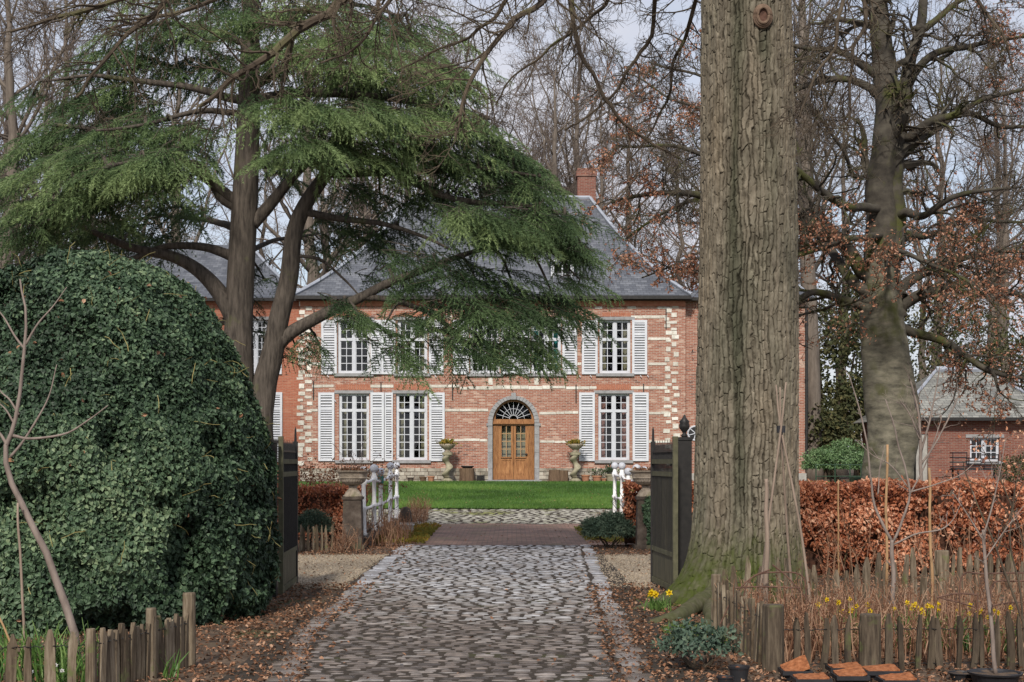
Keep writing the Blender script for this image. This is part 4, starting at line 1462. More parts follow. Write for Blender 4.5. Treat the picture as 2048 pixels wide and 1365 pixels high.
    mb.build('root', MAT['oakbark'], t, smooth=True)
    # limbs high above the frame whose twigs hang into view
    rng = np.random.default_rng(23)
    specs = [
        ([(1497, -480, 17), (1250, -420, 16.2), (1010, -190, 15.4), (760, -30, 14.8), (600, 60, 14.4), (470, 150, 14.2), (395, 215, 14.2)], .085),
        ([(1480, -380, 17), (1330, -330, 15.5), (1180, -140, 14.6), (1072, 5, 14.2), (985, 95, 14.0), (930, 200, 13.9), (905, 270, 13.9)], .05),
        ([(1480, -430, 17), (1340, -420, 17.5), (1200, -260, 18), (1145, -60, 18.3), (1155, 70, 18.5), (1205, 190, 18.7), (1270, 270, 18.8), (1360, 320, 18.9)], .055),
        ([(1250, -420, 16.2), (950, -330, 15.5), (600, -160, 15), (330, -40, 14.6), (150, 20, 14.5), (20, 60, 14.5)], .06),
        ([(1530, -420, 17), (1640, -300, 16), (1710, -80, 15.2), (1722, 60, 15), (1700, 160, 14.9), (1690, 260, 14.9)], .04),
        ([(1530, -380, 17), (1660, -280, 15.6), (1690, -60, 15), (1672, 60, 14.8), (1632, 150, 14.7), (1595, 235, 14.7)], .035),
        ([(1640, -300, 16), (1780, -250, 15.5), (1920, -60, 15), (1990, 60, 14.8), (2030, 160, 14.8)], .035),
        ([(1010, -190, 15.4), (800, -180, 16), (560, -60, 16.5), (330, 30, 17), (200, 60, 17.3)], .05),
        ([(1480, -420, 17), (1380, -250, 18.5), (1330, -60, 20), (1290, 80, 21), (1225, 190, 21.6), (1130, 260, 22)], .055),
        ([(1470, -400, 17), (1330, -200, 19), (1240, -40, 21), (1180, 40, 22), (1080, 110, 23), (985, 200, 23.5)], .05),
        ([(1490, -380, 17), (1400, -120, 19), (1385, 20, 20.5), (1350, 120, 21.5), (1330, 230, 22), (1250, 330, 22.5)], .045),
        ([(1250, -420, 16.2), (1100, -160, 18), (1030, -20, 19.5), (960, 60, 20), (880, 90, 20.5), (800, 150, 21)], .045),
        ([(1250, -420, 16.2), (700, -260, 15.6), (420, -90, 15), (300, 30, 14.8), (215, 110, 14.6), (150, 190, 14.6)], .05),
        ([(1497, -720, 17), (1430, -950, 16.6), (1330, -1250, 16), (1250, -1500, 15.6)], .20), ([(1500, -760, 17), (1580, -1000, 17.5), (1720, -1250, 18)], .18), ([(1497, -800, 17), (1510, -1050, 18.5), (1480, -1400, 19.5)], .18),
        ([(1250, -420, 16.2), (1020, -330, 15), (860, -140, 14.3), (790, -10, 14), (745, 60, 13.9), (640, 130, 13.9)], .04),
    ]
    lb, tw, lf = MB(), MB(), MB()
    for pts, r in specs:
        c = spline([P(*p) for p in pts], 34)
        c[6:] += (np.stack([vnoise(c * 3, 1), vnoise(c * 3, 2), vnoise(c * 3, 3)], -1)[6:] - .5) * .14
        rad = np.linspace(r, r * .25, 34)
        lb.tubes(c[None], rad[None], 7)
        L1, R1 = children_of(c[None], rad[None], 34, rng, (.10, .34), (30, 70), .22, 7, .22, -.05, 0, .45, ls=np.full((1, 1), 3.6))
        lb.tubes(L1, R1, 4)
        L2, R2 = children_of(L1, R1, 8, rng, (.25, .6), (25, 70), .2, 5, .25, -.05, 0, .6, rmin=.0045)
        tw.tubes(L2, R2, 3)
        L3, R3 = children_of(L2, R2, 3, rng, (.3, .7), (25, 60), .3, 4, .25, 0, 0, .7, rmin=.0035)
        tw.tubes(L3, R3, 3)
    lb.build('limb', MAT['bark_twig'], t)
    tw.build('crown', MAT['bark_twig'], t)


great_oak()

# ---- cedar: flat tiers of drooping sprays
def frond_tpl(rng):
    V, q3 = [], []
    def tri(a, b, c):
        k = len(V)
        V.extend([a, b, c])
        q3.append((k, k + 1, k + 2))
    def tuft(p, d, s):
        d = nrm(np.array(d, float))
        for k in range(5):
            dd = nrm(d + rng.normal(size=3) * (.35, .35, .45))
            sd = nrm(np.cross(dd, rng.normal(size=3))) * s * .10
            tri(p - sd, p + sd, p + dd * s)
    nst = 16
    for i in range(nst):
        u = i / (nst - 1)
        p = np.array([u, .02 * math.sin(u * 9), -.26 * u ** 2.2])
        tuft(p, (1, 0, -.25 * u), .075)
        if i < 14 and i > 0 and i % 2:
            for s in (-1, 1):
                L = (.40 - .26 * u) * rng.uniform(.55, 1.25)
                d = nrm(np.array([.85, s * .75, -.10 + rng.normal() * .12]))
                ns = int(5 + L * 14)
                for k in range(1, ns + 1):
                    w = k / ns
                    pp = p + d * L * w + np.array([0, 0, -.16 * w * w * L / .3])
                    tuft(pp, d + np.array([.2, 0, -.1]), .058)
    V = np.array(V)
    tt = np.clip((V[:, 0] - .5) * .34, -.14, .2) + np.where(np.abs(V[:, 1]) > .15, .06, 0)
    return V, [np.array(q3)], tt


def cedar():
    Y0 = 24.0
    rng = np.random.default_rng(77)
    t = thing('cedar_tree', 'spreading evergreen cedar with a forked trunk and tiered drooping branches before the house', 'tree', (*P(500, 0, Y0)[:2], 0))
    tr = MB()
    def limb(pts, r0, r1, n=26, sides=12, wob=.06, mb=tr):
        c = spline([P(p[0], p[1], Y0 + (p[2] if len(p) > 2 else 0)) for p in pts], n)
        c += (np.stack([vnoise(c * 1.7, 11), vnoise(c * 1.7, 12), vnoise(c * 1.7, 13)], -1) - .5) * wob
        mb.tubes(c[None], np.linspace(r0, r1, n)[None], sides)
        return c
    c = spline([P(478, 1130, Y0), P(479, 900, Y0), P(476, 720, Y0), P(481, 560, Y0), P(490, 400, Y0), P(496, 260, Y0), P(500, 120, Y0), P(502, -50, Y0), P(504, -230, Y0), P(505, -330, Y0)], 60)
    rad = np.interp(c[:, 2], [0, 2, 4, 6, 8, 10, 12.2], [.36, .31, .235, .22, .18, .12, .04])
    tr.tubes(c[None], rad[None], 20)
    stemB = limb([(515, 1130), (520, 900), (527, 780), (541, 720), (555, 660), (577, 560), (588, 470), (613, 408), (650, 352), (688, 300, .2), (710, 230, .3), (725, 150, .4)], .24, .06, 44, 16, .05)
    specs = [
        ([(488, 700), (468, 640), (437, 585), (400, 545), (350, 517), (285, 500), (200, 470), (120, 430)], .19, .03),
        ([(478, 520), (440, 505), (400, 497), (330, 496), (240, 520), (150, 500)], .10, .025),
        ([(540, 712), (565, 680), (600, 655), (650, 630), (720, 598), (790, 560), (860, 535), (940, 505), (1040, 480)], .14, .03),
        ([(728, 596), (790, 603), (850, 625), (900, 660), (945, 700), (985, 735)], .055, .015),
        ([(505, 448), (535, 415), (565, 380), (592, 347), (640, 300), (690, 260)], .12, .05),
        ([(474, 408), (440, 378), (400, 345), (362, 315), (300, 290), (200, 260), (100, 250)], .10, .03),
        ([(478, 420), (445, 400), (425, 370), (400, 330, -.6), (330, 320, -1.2), (230, 330, -1.8), (150, 360, -2.)], .08, .02),
        ([(500, 226), (430, 222, -.3), (369, 232, -.6), (280, 250, -1), (190, 260, -1.3)], .06, .02),
        ([(494, 200), (430, 188), (360, 172), (270, 160), (180, 150), (100, 160)], .08, .02),
        ([(505, 200), (600, 188), (700, 190), (800, 200), (900, 215), (980, 240)], .10, .02),
        ([(508, 170), (560, 140), (640, 110), (740, 105), (850, 120), (930, 150)], .09, .02),
        ([(690, 300), (740, 322), (800, 350), (870, 385), (950, 405), (1050, 412), (1130, 425)], .10, .025),
        ([(660, 345), (760, 348), (870, 342), (980, 340), (1080, 350)], .08, .02),
        ([(606, 425), (680, 437), (760, 445), (840, 470), (900, 500)], .07, .02),
        ([(584, 510), (640, 520), (690, 560), (725, 600)], .035, .012),
        ([(500, 90), (420, 60), (330, 50), (240, 60)], .07, .02), ([(503, 60), (600, 30), (700, 10), (800, 30)], .07, .02),
        ([(503, -40), (420, -70), (320, -60)], .06, .02), ([(503, -60), (600, -90), (720, -70)], .06, .02),
        ([(480, 640), (420, 640, 2.), (330, 600, 3)], .07, .02), ([(500, 500), (560, 480, 1.5), (640, 470, 2.5)], .05, .02),
        ([(485, 460), (410, 440, 2.), (300, 430, 3)], .08, .02), ([(495, 330), (600, 330, 2), (760, 300, 3)], .08, .02),
    ]
    cs = []
    for pts, r0, r1 in specs:
        cs.append(limb(pts, r0, r1, 30, 9))
    tr.build('trunk', MAT['bark_cedar'], t, smooth=True)
    tpls = [frond_tpl(np.random.default_rng(100 + k)) for k in range(4)]
    skel = np.concatenate(cs + [stemB[20:]])
    # tiers: centre px,py, half-width, half-height (px), depth offset m, fronds, shade
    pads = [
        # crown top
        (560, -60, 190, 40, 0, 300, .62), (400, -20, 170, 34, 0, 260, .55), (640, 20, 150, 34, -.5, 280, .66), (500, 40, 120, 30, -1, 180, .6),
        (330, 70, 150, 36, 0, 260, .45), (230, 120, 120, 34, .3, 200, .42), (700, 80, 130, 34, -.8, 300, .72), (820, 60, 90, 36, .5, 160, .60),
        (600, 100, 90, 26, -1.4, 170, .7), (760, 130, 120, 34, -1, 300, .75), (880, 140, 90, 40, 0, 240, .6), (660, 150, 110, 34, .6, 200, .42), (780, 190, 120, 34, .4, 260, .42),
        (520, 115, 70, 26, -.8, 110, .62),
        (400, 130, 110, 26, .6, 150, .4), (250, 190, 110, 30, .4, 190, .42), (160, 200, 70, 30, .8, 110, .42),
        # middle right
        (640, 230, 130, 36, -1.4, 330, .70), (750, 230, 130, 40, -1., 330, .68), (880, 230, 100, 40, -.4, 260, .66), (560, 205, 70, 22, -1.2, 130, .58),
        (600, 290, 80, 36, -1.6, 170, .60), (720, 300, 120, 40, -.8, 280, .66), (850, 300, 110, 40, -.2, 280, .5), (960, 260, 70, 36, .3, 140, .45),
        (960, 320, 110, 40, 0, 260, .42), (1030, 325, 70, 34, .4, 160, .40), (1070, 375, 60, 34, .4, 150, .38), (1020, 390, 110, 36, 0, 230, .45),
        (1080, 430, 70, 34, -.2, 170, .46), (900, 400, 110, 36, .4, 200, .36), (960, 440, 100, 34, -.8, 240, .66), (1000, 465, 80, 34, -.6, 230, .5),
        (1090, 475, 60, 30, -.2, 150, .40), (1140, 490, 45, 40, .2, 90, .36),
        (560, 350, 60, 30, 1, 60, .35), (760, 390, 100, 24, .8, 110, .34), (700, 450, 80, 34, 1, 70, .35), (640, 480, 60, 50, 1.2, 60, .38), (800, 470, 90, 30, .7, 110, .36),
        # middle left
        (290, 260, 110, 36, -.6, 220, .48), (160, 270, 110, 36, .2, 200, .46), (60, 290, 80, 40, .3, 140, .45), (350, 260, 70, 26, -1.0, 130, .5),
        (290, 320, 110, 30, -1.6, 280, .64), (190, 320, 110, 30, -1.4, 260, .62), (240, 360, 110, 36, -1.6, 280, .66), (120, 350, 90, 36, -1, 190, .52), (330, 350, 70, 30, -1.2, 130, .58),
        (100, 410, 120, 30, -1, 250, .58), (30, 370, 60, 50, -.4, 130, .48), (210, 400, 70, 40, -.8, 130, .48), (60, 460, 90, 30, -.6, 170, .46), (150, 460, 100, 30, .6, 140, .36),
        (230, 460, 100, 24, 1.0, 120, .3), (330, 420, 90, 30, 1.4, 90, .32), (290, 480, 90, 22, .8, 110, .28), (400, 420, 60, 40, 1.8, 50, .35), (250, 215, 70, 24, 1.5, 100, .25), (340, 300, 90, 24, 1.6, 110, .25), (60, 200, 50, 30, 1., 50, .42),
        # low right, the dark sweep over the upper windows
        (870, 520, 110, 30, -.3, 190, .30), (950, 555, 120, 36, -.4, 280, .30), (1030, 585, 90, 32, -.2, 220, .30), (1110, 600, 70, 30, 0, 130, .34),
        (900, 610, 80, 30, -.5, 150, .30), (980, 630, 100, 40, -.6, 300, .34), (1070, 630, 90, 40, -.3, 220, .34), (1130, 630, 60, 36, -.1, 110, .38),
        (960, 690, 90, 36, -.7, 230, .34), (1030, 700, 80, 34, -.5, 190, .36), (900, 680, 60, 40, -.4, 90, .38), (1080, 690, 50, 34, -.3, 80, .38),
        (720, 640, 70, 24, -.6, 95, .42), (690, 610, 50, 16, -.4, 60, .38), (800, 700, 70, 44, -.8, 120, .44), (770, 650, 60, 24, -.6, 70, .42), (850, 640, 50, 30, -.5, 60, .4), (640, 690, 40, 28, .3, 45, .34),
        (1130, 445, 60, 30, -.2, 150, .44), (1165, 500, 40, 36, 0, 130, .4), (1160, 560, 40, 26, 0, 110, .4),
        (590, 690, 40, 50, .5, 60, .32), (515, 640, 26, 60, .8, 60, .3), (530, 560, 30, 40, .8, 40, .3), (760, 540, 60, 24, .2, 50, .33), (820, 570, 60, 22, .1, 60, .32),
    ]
    tw = MB()
    fr = [MB() for _ in range(1)]
    acc = [[] for _ in tpls]
    for (px, py, rx, ry, dy, cnt, sh) in pads:
        cnt = int(cnt * (.068 if py > 500 else .125)) + 3
        sx = F / (Y0 + dy)
        c = P(px, py, Y0 + dy)
        R3 = np.array([rx / sx, max(rx / sx * .62, .7), ry / sx * .62])
        # carrier from the nearest limb, then twigs out to the fronds
        j = np.argmin(np.linalg.norm((skel - c) * (1, .6, 1.5), axis=1))
        s0 = skel[j]
        mid = (s0 + c) / 2 + (0, 0, .15)
        tw.tube(spline([s0, mid, c], 8), np.linspace(.035, .015, 8), 5)
        q = rng.normal(size=(cnt, 3)) * .5
        q = q / np.maximum(1, np.linalg.norm(q, axis=1, keepdims=True) / 1.3)
        rad = np.hypot(q[:, 0], q[:, 1])
        q[:, 2] -= rad ** 2 * .4
        pos = c + q * R3
        out = np.column_stack([q[:, 0] * R3[0], q[:, 1] * R3[1], np.zeros(cnt)])
        away = np.array([c[0] - P(540, 0, Y0)[0], c[1] - Y0, 0])
        away = away / max(np.linalg.norm(away), 1.)
        d = nrm(out * 1.2 + away * .55 + np.array([0, -.18, 0]) + rng.normal(size=(cnt, 3)) * (.35, .35, .08))
        d[:, 2] -= .04 + .26 * np.clip(rad, 0, 1) + rng.random(cnt) * .22
        d = nrm(d)
        up = np.array([0, -.55, 1.]) + rng.normal(size=(cnt, 3)) * .25
        x, y, z = frames(d, up)
        L = rng.uniform(.55, 1.25, cnt) * (1 if rx > 60 else .8)
        start = pos - x * L[:, None] * .5
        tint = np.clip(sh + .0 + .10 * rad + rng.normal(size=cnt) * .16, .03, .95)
        kk = rng.integers(0, len(tpls), cnt)
        for k in range(len(tpls)):
            mk = kk == k
            if mk.any():
                acc[k].append((start[mk], x[mk], y[mk], z[mk], L[mk], tint[mk]))
        # twigs
        pts = np.stack([np.repeat(c[None], cnt, 0) * .5 + start * .5 + (0, 0, .05), start * .7 + c * .3 + (0, 0, .04), start, start + x * L[:, None] * .5], 1)
        tw.tubes(pts, np.tile([.010, .008, .006, .004], (cnt, 1)), 3)
    tw.build('branch', MAT['bark_cedar'], t)
    mb = MB()
    for k, (V, Fc, tt) in enumerate(tpls):
        A = [np.concatenate([a[i] for a in acc[k]]) for i in range(6)]
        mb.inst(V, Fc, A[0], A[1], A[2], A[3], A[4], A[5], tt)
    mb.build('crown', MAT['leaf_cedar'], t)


cedar()


# ---- spreading beech on the right with last year's leaves
def leaves_on(L, R, rng, per, size, mb, clump=None):
    B, n, _ = L.shape
    k = rng.random((B, per)) * (n - 1)
    i = np.minimum(k.astype(int), n - 2)
    f = (k - i)[..., None]
    b = np.arange(B)[:, None]
    p = (L[b, i] * (1 - f) + L[b, i + 1] * f).reshape(-1, 3)
    if clump is not None:
        p = p[clump(p, rng)]
    N = len(p)
    d = rand_dirs(N, rng)
    d[:, 2] -= .5
    x, y, z = frames(nrm(d), rand_dirs(N, rng))
    mb.inst(CURL[0], CURL[1], p, x, y, z, rng.uniform(*size, N), rng.random(N))


def beech():
    Y0 = 30.0
    rng = np.random.default_rng(41)
    t = thing('beech_tree', 'broad mossy beech with low spreading limbs and clinging russet leaves beside the garage', 'tree', (*P(1775, 0, Y0)[:2], .02))
    tr = MB()
    def limb(pts, r0, r1, n=34, sides=10, wob=.25):
        c = spline([P(p[0], p[1], Y0 + (p[2] if len(p) > 2 else 0)) for p in pts], n)
        c[3:] += ((np.stack([vnoise(c * 1.2, 11), vnoise(c * 1.2, 12), vnoise(c * 1.2, 13)], -1) - .5) * wob)[3:]
        tr.tubes(c[None], np.linspace(r0, r1, n)[None], sides)
        return c, np.linspace(r0, r1, n)
    # trunk: burred bole
    n, m = 40, 130
    zz = np.linspace(-.2, CH + (HY - 520) / F * Y0, m)
    cxm = np.interp(zz, [0, 1.5, 2.5, 3.6, 4.6, 6], [P(1776, 0, Y0)[0], P(1774, 0, Y0)[0], P(1784, 0, Y0)[0], P(1776, 0, Y0)[0], P(1766, 0, Y0)[0], P(1764, 0, Y0)[0]])
    rr = np.interp(zz, [-.2, .2, .8, 2, 3, 4, 4.8, 6], [.80, .64, .54, .52, .50, .47, .45, .33])
    a = np.arange(n) / n * 2 * PI
    A, Z = np.meshgrid(a, zz)
    rv = rr[:, None] * (1 + .09 * np.sin(3 * A + 1.2 * Z) + .06 * np.sin(5 * A - .8 * Z)) + .05 * (fbm(np.stack([np.cos(A) * 2, np.sin(A) * 2, Z * 1.8], -1), 3, 3) - .5) * 2
    V = np.stack([cxm[:, None] + rv * np.cos(A), Y0 + rv * np.sin(A), Z], -1)
    idx = np.arange(n * m).reshape(m, n)
    q = np.stack([idx[:-1], np.roll(idx, -1, 1)[:-1], np.roll(idx, -1, 1)[1:], idx[1:]], -1).reshape(-1, 4)
    tk = MB().add(V.reshape(-1, 3), [q])
    specs = [
        ([(1764, 570), (1768, 450), (1772, 300), (1768, 150), (1760, 0), (1755, -180), (1750, -330)], .38, .10),
        ([(1785, 520), (1795, 420), (1800, 300), (1812, 180), (1840, 40), (1870, -120)], .24, .07),
        ([(1752, 575), (1715, 520), (1660, 470), (1590, 440, -.3), (1500, 430, -.6), (1400, 385, -1), (1310, 385, -1.4), (1220, 400, -1.8)], .17, .03),
        ([(1750, 600), (1700, 560), (1640, 480, 1), (1560, 430, 1.5), (1450, 400, 2), (1360, 405, 2.3), (1260, 470, 2.5)], .13, .02),
        ([(1752, 640), (1700, 605), (1630, 590, -.5), (1560, 620, -.8), (1480, 610, -1)], .12, .02),
        ([(1790, 640), (1830, 605), (1880, 575, -.4), (1950, 560, -.8), (2030, 590, -1.2), (2110, 610, -1.5)], .15, .04),
        ([(1792, 600), (1840, 560), (1900, 520, .5), (1980, 500, 1), (2080, 505, 1.5)], .14, .03),
        ([(1795, 655), (1860, 675), (1920, 705, -.6), (1985, 745, -1), (2060, 765, -1.4)], .11, .03),
        ([(1985, 745, -1), (1995, 780, -1.1), (2015, 800, -1.2)], .04, .012),
        ([(1806, 290), (1850, 250, -.3), (1900, 232, -.6), (1960, 200, -.8), (2080, 180, -1)], .11, .03),
        ([(1806, 310), (1860, 265, .6), (1930, 232, 1), (2010, 245, 1.4), (2100, 240, 1.6)], .10, .03),
        ([(1766, 160), (1720, 130), (1680, 108), (1630, 98), (1560, 80), (1440, 110)], .10, .02),
        ([(1768, 200), (1710, 165), (1650, 165), (1590, 180), (1500, 215), (1400, 150, .5), (1300, 120, .6)], .09, .02),
        ([(1770, 330), (1720, 350), (1670, 270, -.8), (1600, 195, -1.2)], .06, .02),
        ([(1815, 170), (1870, 100), (1950, 90, -.4), (2060, 78, -.8)], .10, .03),
        ([(1830, 60), (1890, 20), (1970, -10), (2080, -10)], .08, .03),
        ([(1760, 20), (1700, -40), (1600, -60), (1480, -70)], .09, .02),
        ([(1765, 420), (1700, 410, -1), (1640, 380, -1.6), (1560, 330, -2), (1440, 330, -2.4), (1330, 290, -2.6), (1230, 290, -2.8)], .10, .02),
        ([(1796, 430), (1850, 420, -1), (1930, 390, -1.6), (2040, 380, -2)], .10, .02), ([(1797, 480), (1870, 460, 1), (1960, 440, 1.6), (2080, 450, 2)], .10, .02),
        ([(1770, 470), (1700, 480, -1.5), (1620, 510, -2), (1500, 540, -2.4), (1400, 520, -2.6), (1280, 560, -2.8)], .08, .015),
        ([(1770, 520), (1790, 500, -1.5), (1840, 520, -2.4), (1930, 560, -3), (2010, 640, -3.2)], .07, .015),
        ([(1560, 330, -2), (1440, 240, -1.5), (1330, 190, -1), (1240, 150, -.6)], .05, .012),
    ]
    cs = [limb(*s) for s in specs]
    tk.build('trunk', MAT['bark_beech'], t, smooth=True)
    tr.build('limb', MAT['bark_limb'], t, smooth=True)
    tw, tw2, lf = MB(), MB(), MB()
    for c, r in cs:
        ln = np.linalg.norm(np.diff(c, axis=0), axis=1).sum()
        k = max(6, int(ln * (2.4 if abs(c[-1, 2] - c[0, 2]) > .75 * ln else 5.2)))
        L1, R1 = children_of(c[None], r[None], k, rng, (.25, .75), (35, 75), .22, 8, .30, .0, .0, .42, .3, ls=np.full((1, 1), 2.6), rmin=.012)
        tw.tubes(L1, R1, 4)
        L2, R2 = children_of(L1, R1, 8, rng, (.3, .65), (30, 65), .15, 6, .30, -.02, .0, .55, .3, rmin=.008)
        tw.tubes(L2, R2, 3)
        L3, R3 = children_of(L2, R2, 5, rng, (.35, .7), (30, 60), .2, 4, .2, -.02, 0, .6, rmin=.005)
        tw2.tubes(L3, R3, 3)
        low = lambda p, g: (fbm(p * .55, 2, 6) > .40 + np.clip((p[:, 2] - 5.2) * .06, -.05, .25) + np.clip((3.5 - p[:, 0]) * .012, 0, .04)) & (g.random(len(p)) < .75)
        leaves_on(L3, R3, rng, 2, (.042, .076), lf, low)
        leaves_on(L2, R2, rng, 4, (.042, .076), lf, low)
    tw.build('branch', MAT['bark_limb'], t)
    tw2.build('twigs', MAT['bark_twig'], t)
    lf.build('crown', MAT['leaf_beech'], t)


beech()


# ---- the bare wood behind: a few kinds, then copies
def bare_kind(seed, H, r0, spread, t0, drop=0.):
    rng = np.random.default_rng(seed)
    lab = 'bare leafless tree of the wood behind the house and garage'
    t = thing('bare_tree', lab, 'tree', (0, 0, 0), 'bare trees of the wood behind')
    n = 24
    z = np.linspace(-.3, H, n)
    c = np.column_stack([np.cumsum(rng.normal(size=n)) * .09, np.cumsum(rng.normal(size=n)) * .09, z])
    c[:3, :2] *= .3
    r = np.interp(z, [-.3, .5, H * .5, H], [r0 * 1.4, r0, r0 * .62, .03])
    a, b, d = MB(), MB(), MB()
    a.tubes(c[None], r[None], 10)
    L1, R1 = children_of(c[None], r[None], 20, rng, (.24, .44), spread, t0, 10, .14, .07, drop, .42, rmin=.03)
    a.tubes(L1, R1, 6)
    L2, R2 = children_of(L1, R1, 8, rng, (.28, .55), (25, 60), .2, 7, .18, .04, drop, .5, rmin=.018)
    b.tubes(L2, R2, 4)
    L3, R3 = children_of(L2, R2, 7, rng, (.3, .6), (25, 60), .15, 5, .2, .02, drop, .55, rmin=.011)
    b.tubes(L3, R3, 3)
    L4, R4 = children_of(L3, R3, 5, rng, (.35, .7), (25, 60), .2, 3, .2, 0, 0, .6, rmin=.0065)
    d.tubes(L4, R4, 3, .5, False)
    a.build('trunk', MAT['bark_far_trunk'], t, smooth=True)
    b.build('branch', MAT['bark_far'], t)
    d.build('twigs', MAT['bark_far'], t)
    return t


kinds = [bare_kind(301, 21, .38, (35, 60), .28), bare_kind(302, 24, .45, (30, 55), .33), bare_kind(303, 17, .26, (35, 70), .2), bare_kind(304, 26, .42, (25, 50), .38)]
spots = [  # photo column, distance, kind, size
    (612, 72, 1, 1.0), (700, 78, 0, 1.0), (760, 84, 2, 1.1), (860, 80, 3, .95), (950, 86, 0, 1.1), (1040, 78, 2, 1.1), (1105, 74, 1, .9), (1160, 82, 3, 1.), (1215, 76, 2, 1.1), 
    (1390, 72, 2, .95), (1620, 66, 3, .9), (1680, 74, 0, .9), (1830, 78, 2, 1.), (1880, 84, 3, .95), (2010, 80, 1, .9), (2080, 86, 2, 1.1),
    (540, 82, 2, 1.1), (350, 70, 3, .9), (170, 72, 2, 1.1), (90, 66, 0, .95), (20, 74, 1, 1.), (-60, 80, 3, 1.), (2150, 76, 0, 1.),
    (820, 100, 1, 1.2), (1260, 92, 0, 1.15), (1345, 84, 2, 1.15), (1130, 96, 2, 1.3),  (1190, 108, 2, 1.3), (1580, 98, 1, 1.1), (1990, 108, 3, 1.2), (620, 104, 0, 1.2), (200, 98, 2, 1.3),
    (130, 44, 2, .95), (-20, 40, 0, .8), (1480, 84, 0, 1.), (720, 112, 2, 1.5), (1100, 118, 2, 1.4), (300, 114, 2, 1.5),
]
used = set()
for i, (px, Y, k, s) in enumerate(spots):
    loc = ((px - CX) / F * Y, Y, gz(Y))
    rz = (i * 2.399) % 6.28
    if k not in used:
        used.add(k)
        kinds[k].location = loc
        kinds[k].rotation_euler = (0, 0, rz)
        kinds[k].scale = (s, s, s)
    else:
        copy_tree(kinds[k], loc, rz, s)

# pale tall trunk by the downpipe
rng = np.random.default_rng(5)
Y0 = 60
t = thing('beech_tree', 'tall pale smooth trunk rising just right of the downpipe', 'tree', ((1626 - CX) / F * Y0, Y0, gz(Y0)))
c = spline([P(1627, 965, Y0), P(1625, 800, Y0), P(1620, 640, Y0), P(1612, 450, Y0), P(1608, 250, Y0), P(1604, 0, Y0), P(1600, -250, Y0)], 40)
r = np.interp(np.arange(40), [0, 3, 15, 39], [.46, .36, .33, .08])
a, b = MB(), MB()
a.tubes(c[None], r[None], 14)
L1, R1 = children_of(c[None], r[None], 24, rng, (.18, .32), (35, 65), .45, 8, .15, .03, 0, .4, rmin=.03)
a.tubes(L1, R1, 5)
L2, R2 = children_of(L1, R1, 9, rng, (.3, .6), (30, 60), .15, 6, .2, 0, 0, .5, rmin=.014)
b.tubes(L2, R2, 3)
L3, R3 = children_of(L2, R2, 7, rng, (.3, .6), (30, 60), .15, 4, .2, 0, 0, .5, rmin=.009)
b.tubes(L3, R3, 3)
a.build('trunk', MAT['bark_far_trunk'], t, smooth=True)
b.build('crown', MAT['bark_far'], t)


# ---- leafy masses: shrubs and understorey
def leaf_mass(name, label, cat, c, R, N, size, mat, seed, group=None, stems=5, dark=0., tpl=LEAF2, lump=.35, bias=0.):
    rng = np.random.default_rng(seed)
    c, R = np.array(c, float), np.array(R, float)
    base = (c[0], c[1], gz(c[1]))
    t = thing(name, label, cat, base, group)
    d = rand_dirs(N, rng)
    d[:, 2] = np.abs(d[:, 2]) * .95 - .05 if c[2] - R[2] < base[2] + .1 else d[:, 2]
    lm = fbm(d * 2.6 + seed, 3, seed)
    rad = (1 - lump + lump * 1.9 * lm) * (1 - .42 * rng.random(N) ** 2.)
    keep = fbm(d * 5 + 3, 2, seed + 3) + rng.normal(size=N) * .08 > .40
    d, rad, lm = d[keep], rad[keep], lm[keep]
    p = c + d * rad[:, None] * R
    N = len(p)
    ax = nrm(d * .5 + rand_dirs(N, rng) + (0, 0, -.15))
    x, y, z = frames(ax, d + rand_dirs(N, rng) * .7 + (0, 0, .4))
    tint = np.clip(.45 + bias + (lm - .5) * .9 + rng.normal(size=N) * .2, 0, 1)
    MB().inst(tpl[0], tpl[1], p, x, y, z, rng.uniform(*size, N), tint).build('foliage', MAT[mat], t)
    sb = MB()
    for k in range(stems):
        e = c + rand_dirs(1, rng)[0] * R * (.55, .55, .5)
        s0 = np.array([c[0] + rng.normal() * R[0] * .12, c[1] + rng.normal() * R[1] * .12, base[2] - .03])
        sb.tube(spline([s0, (s0 + e) / 2 + rng.normal(size=3) * R * .08, e], 8), np.linspace(.05, .015, 8) * max(.4, R[0]), 5)
    sb.build('stems', MAT['bark_twig'], t)
    return t


leaf_mass('rhododendron_bush', 'rounded light green rhododendron bush behind the green railing', 'bush', P(1680, 935, 50), (1.25, 1.1, .95), 9000, (.055, .11), 'leaf_light', 61, lump=.5)
for i, (px, py, Y, rx, rz, nn, lab) in enumerate([
        (1665, 760, 64, 2.6, 3.6, 9000, 'tall dull green evergreen behind the rhododendron'),
        (1720, 840, 62, 1.7, 1.9, 4500, 'yellowish evergreen shrub left of the beech bole'),
        (1650, 870, 60, 1.1, 1.4, 2600, 'short olive shrub beside the pale trunk'),
        (1900, 720, 72, 3.6, 3.4, 6500, 'dark evergreen rising behind the garage roof'),
        (2040, 780, 74, 3.2, 3.2, 5500, 'dark evergreen beyond the garage hip at the frame edge'),
        (1720, 640, 70, 2.2, 2.6, 4000, 'loose ivy clad treetop between the pale trunk and the beech')]):
    leaf_mass('evergreen_tree', lab, 'tree', P(px, py, Y), (rx, rx * .8, rz), nn, (.12, .28), 'leaf_wood', 70 + i, stems=4, lump=.5)
leaf_mass('box_shrub', 'olive green shrub at the right edge below the garage window', 'bush', P(2046, 945, 44), (.75, .6, .55), 2600, (.05, .1), 'leaf_wood', 91)
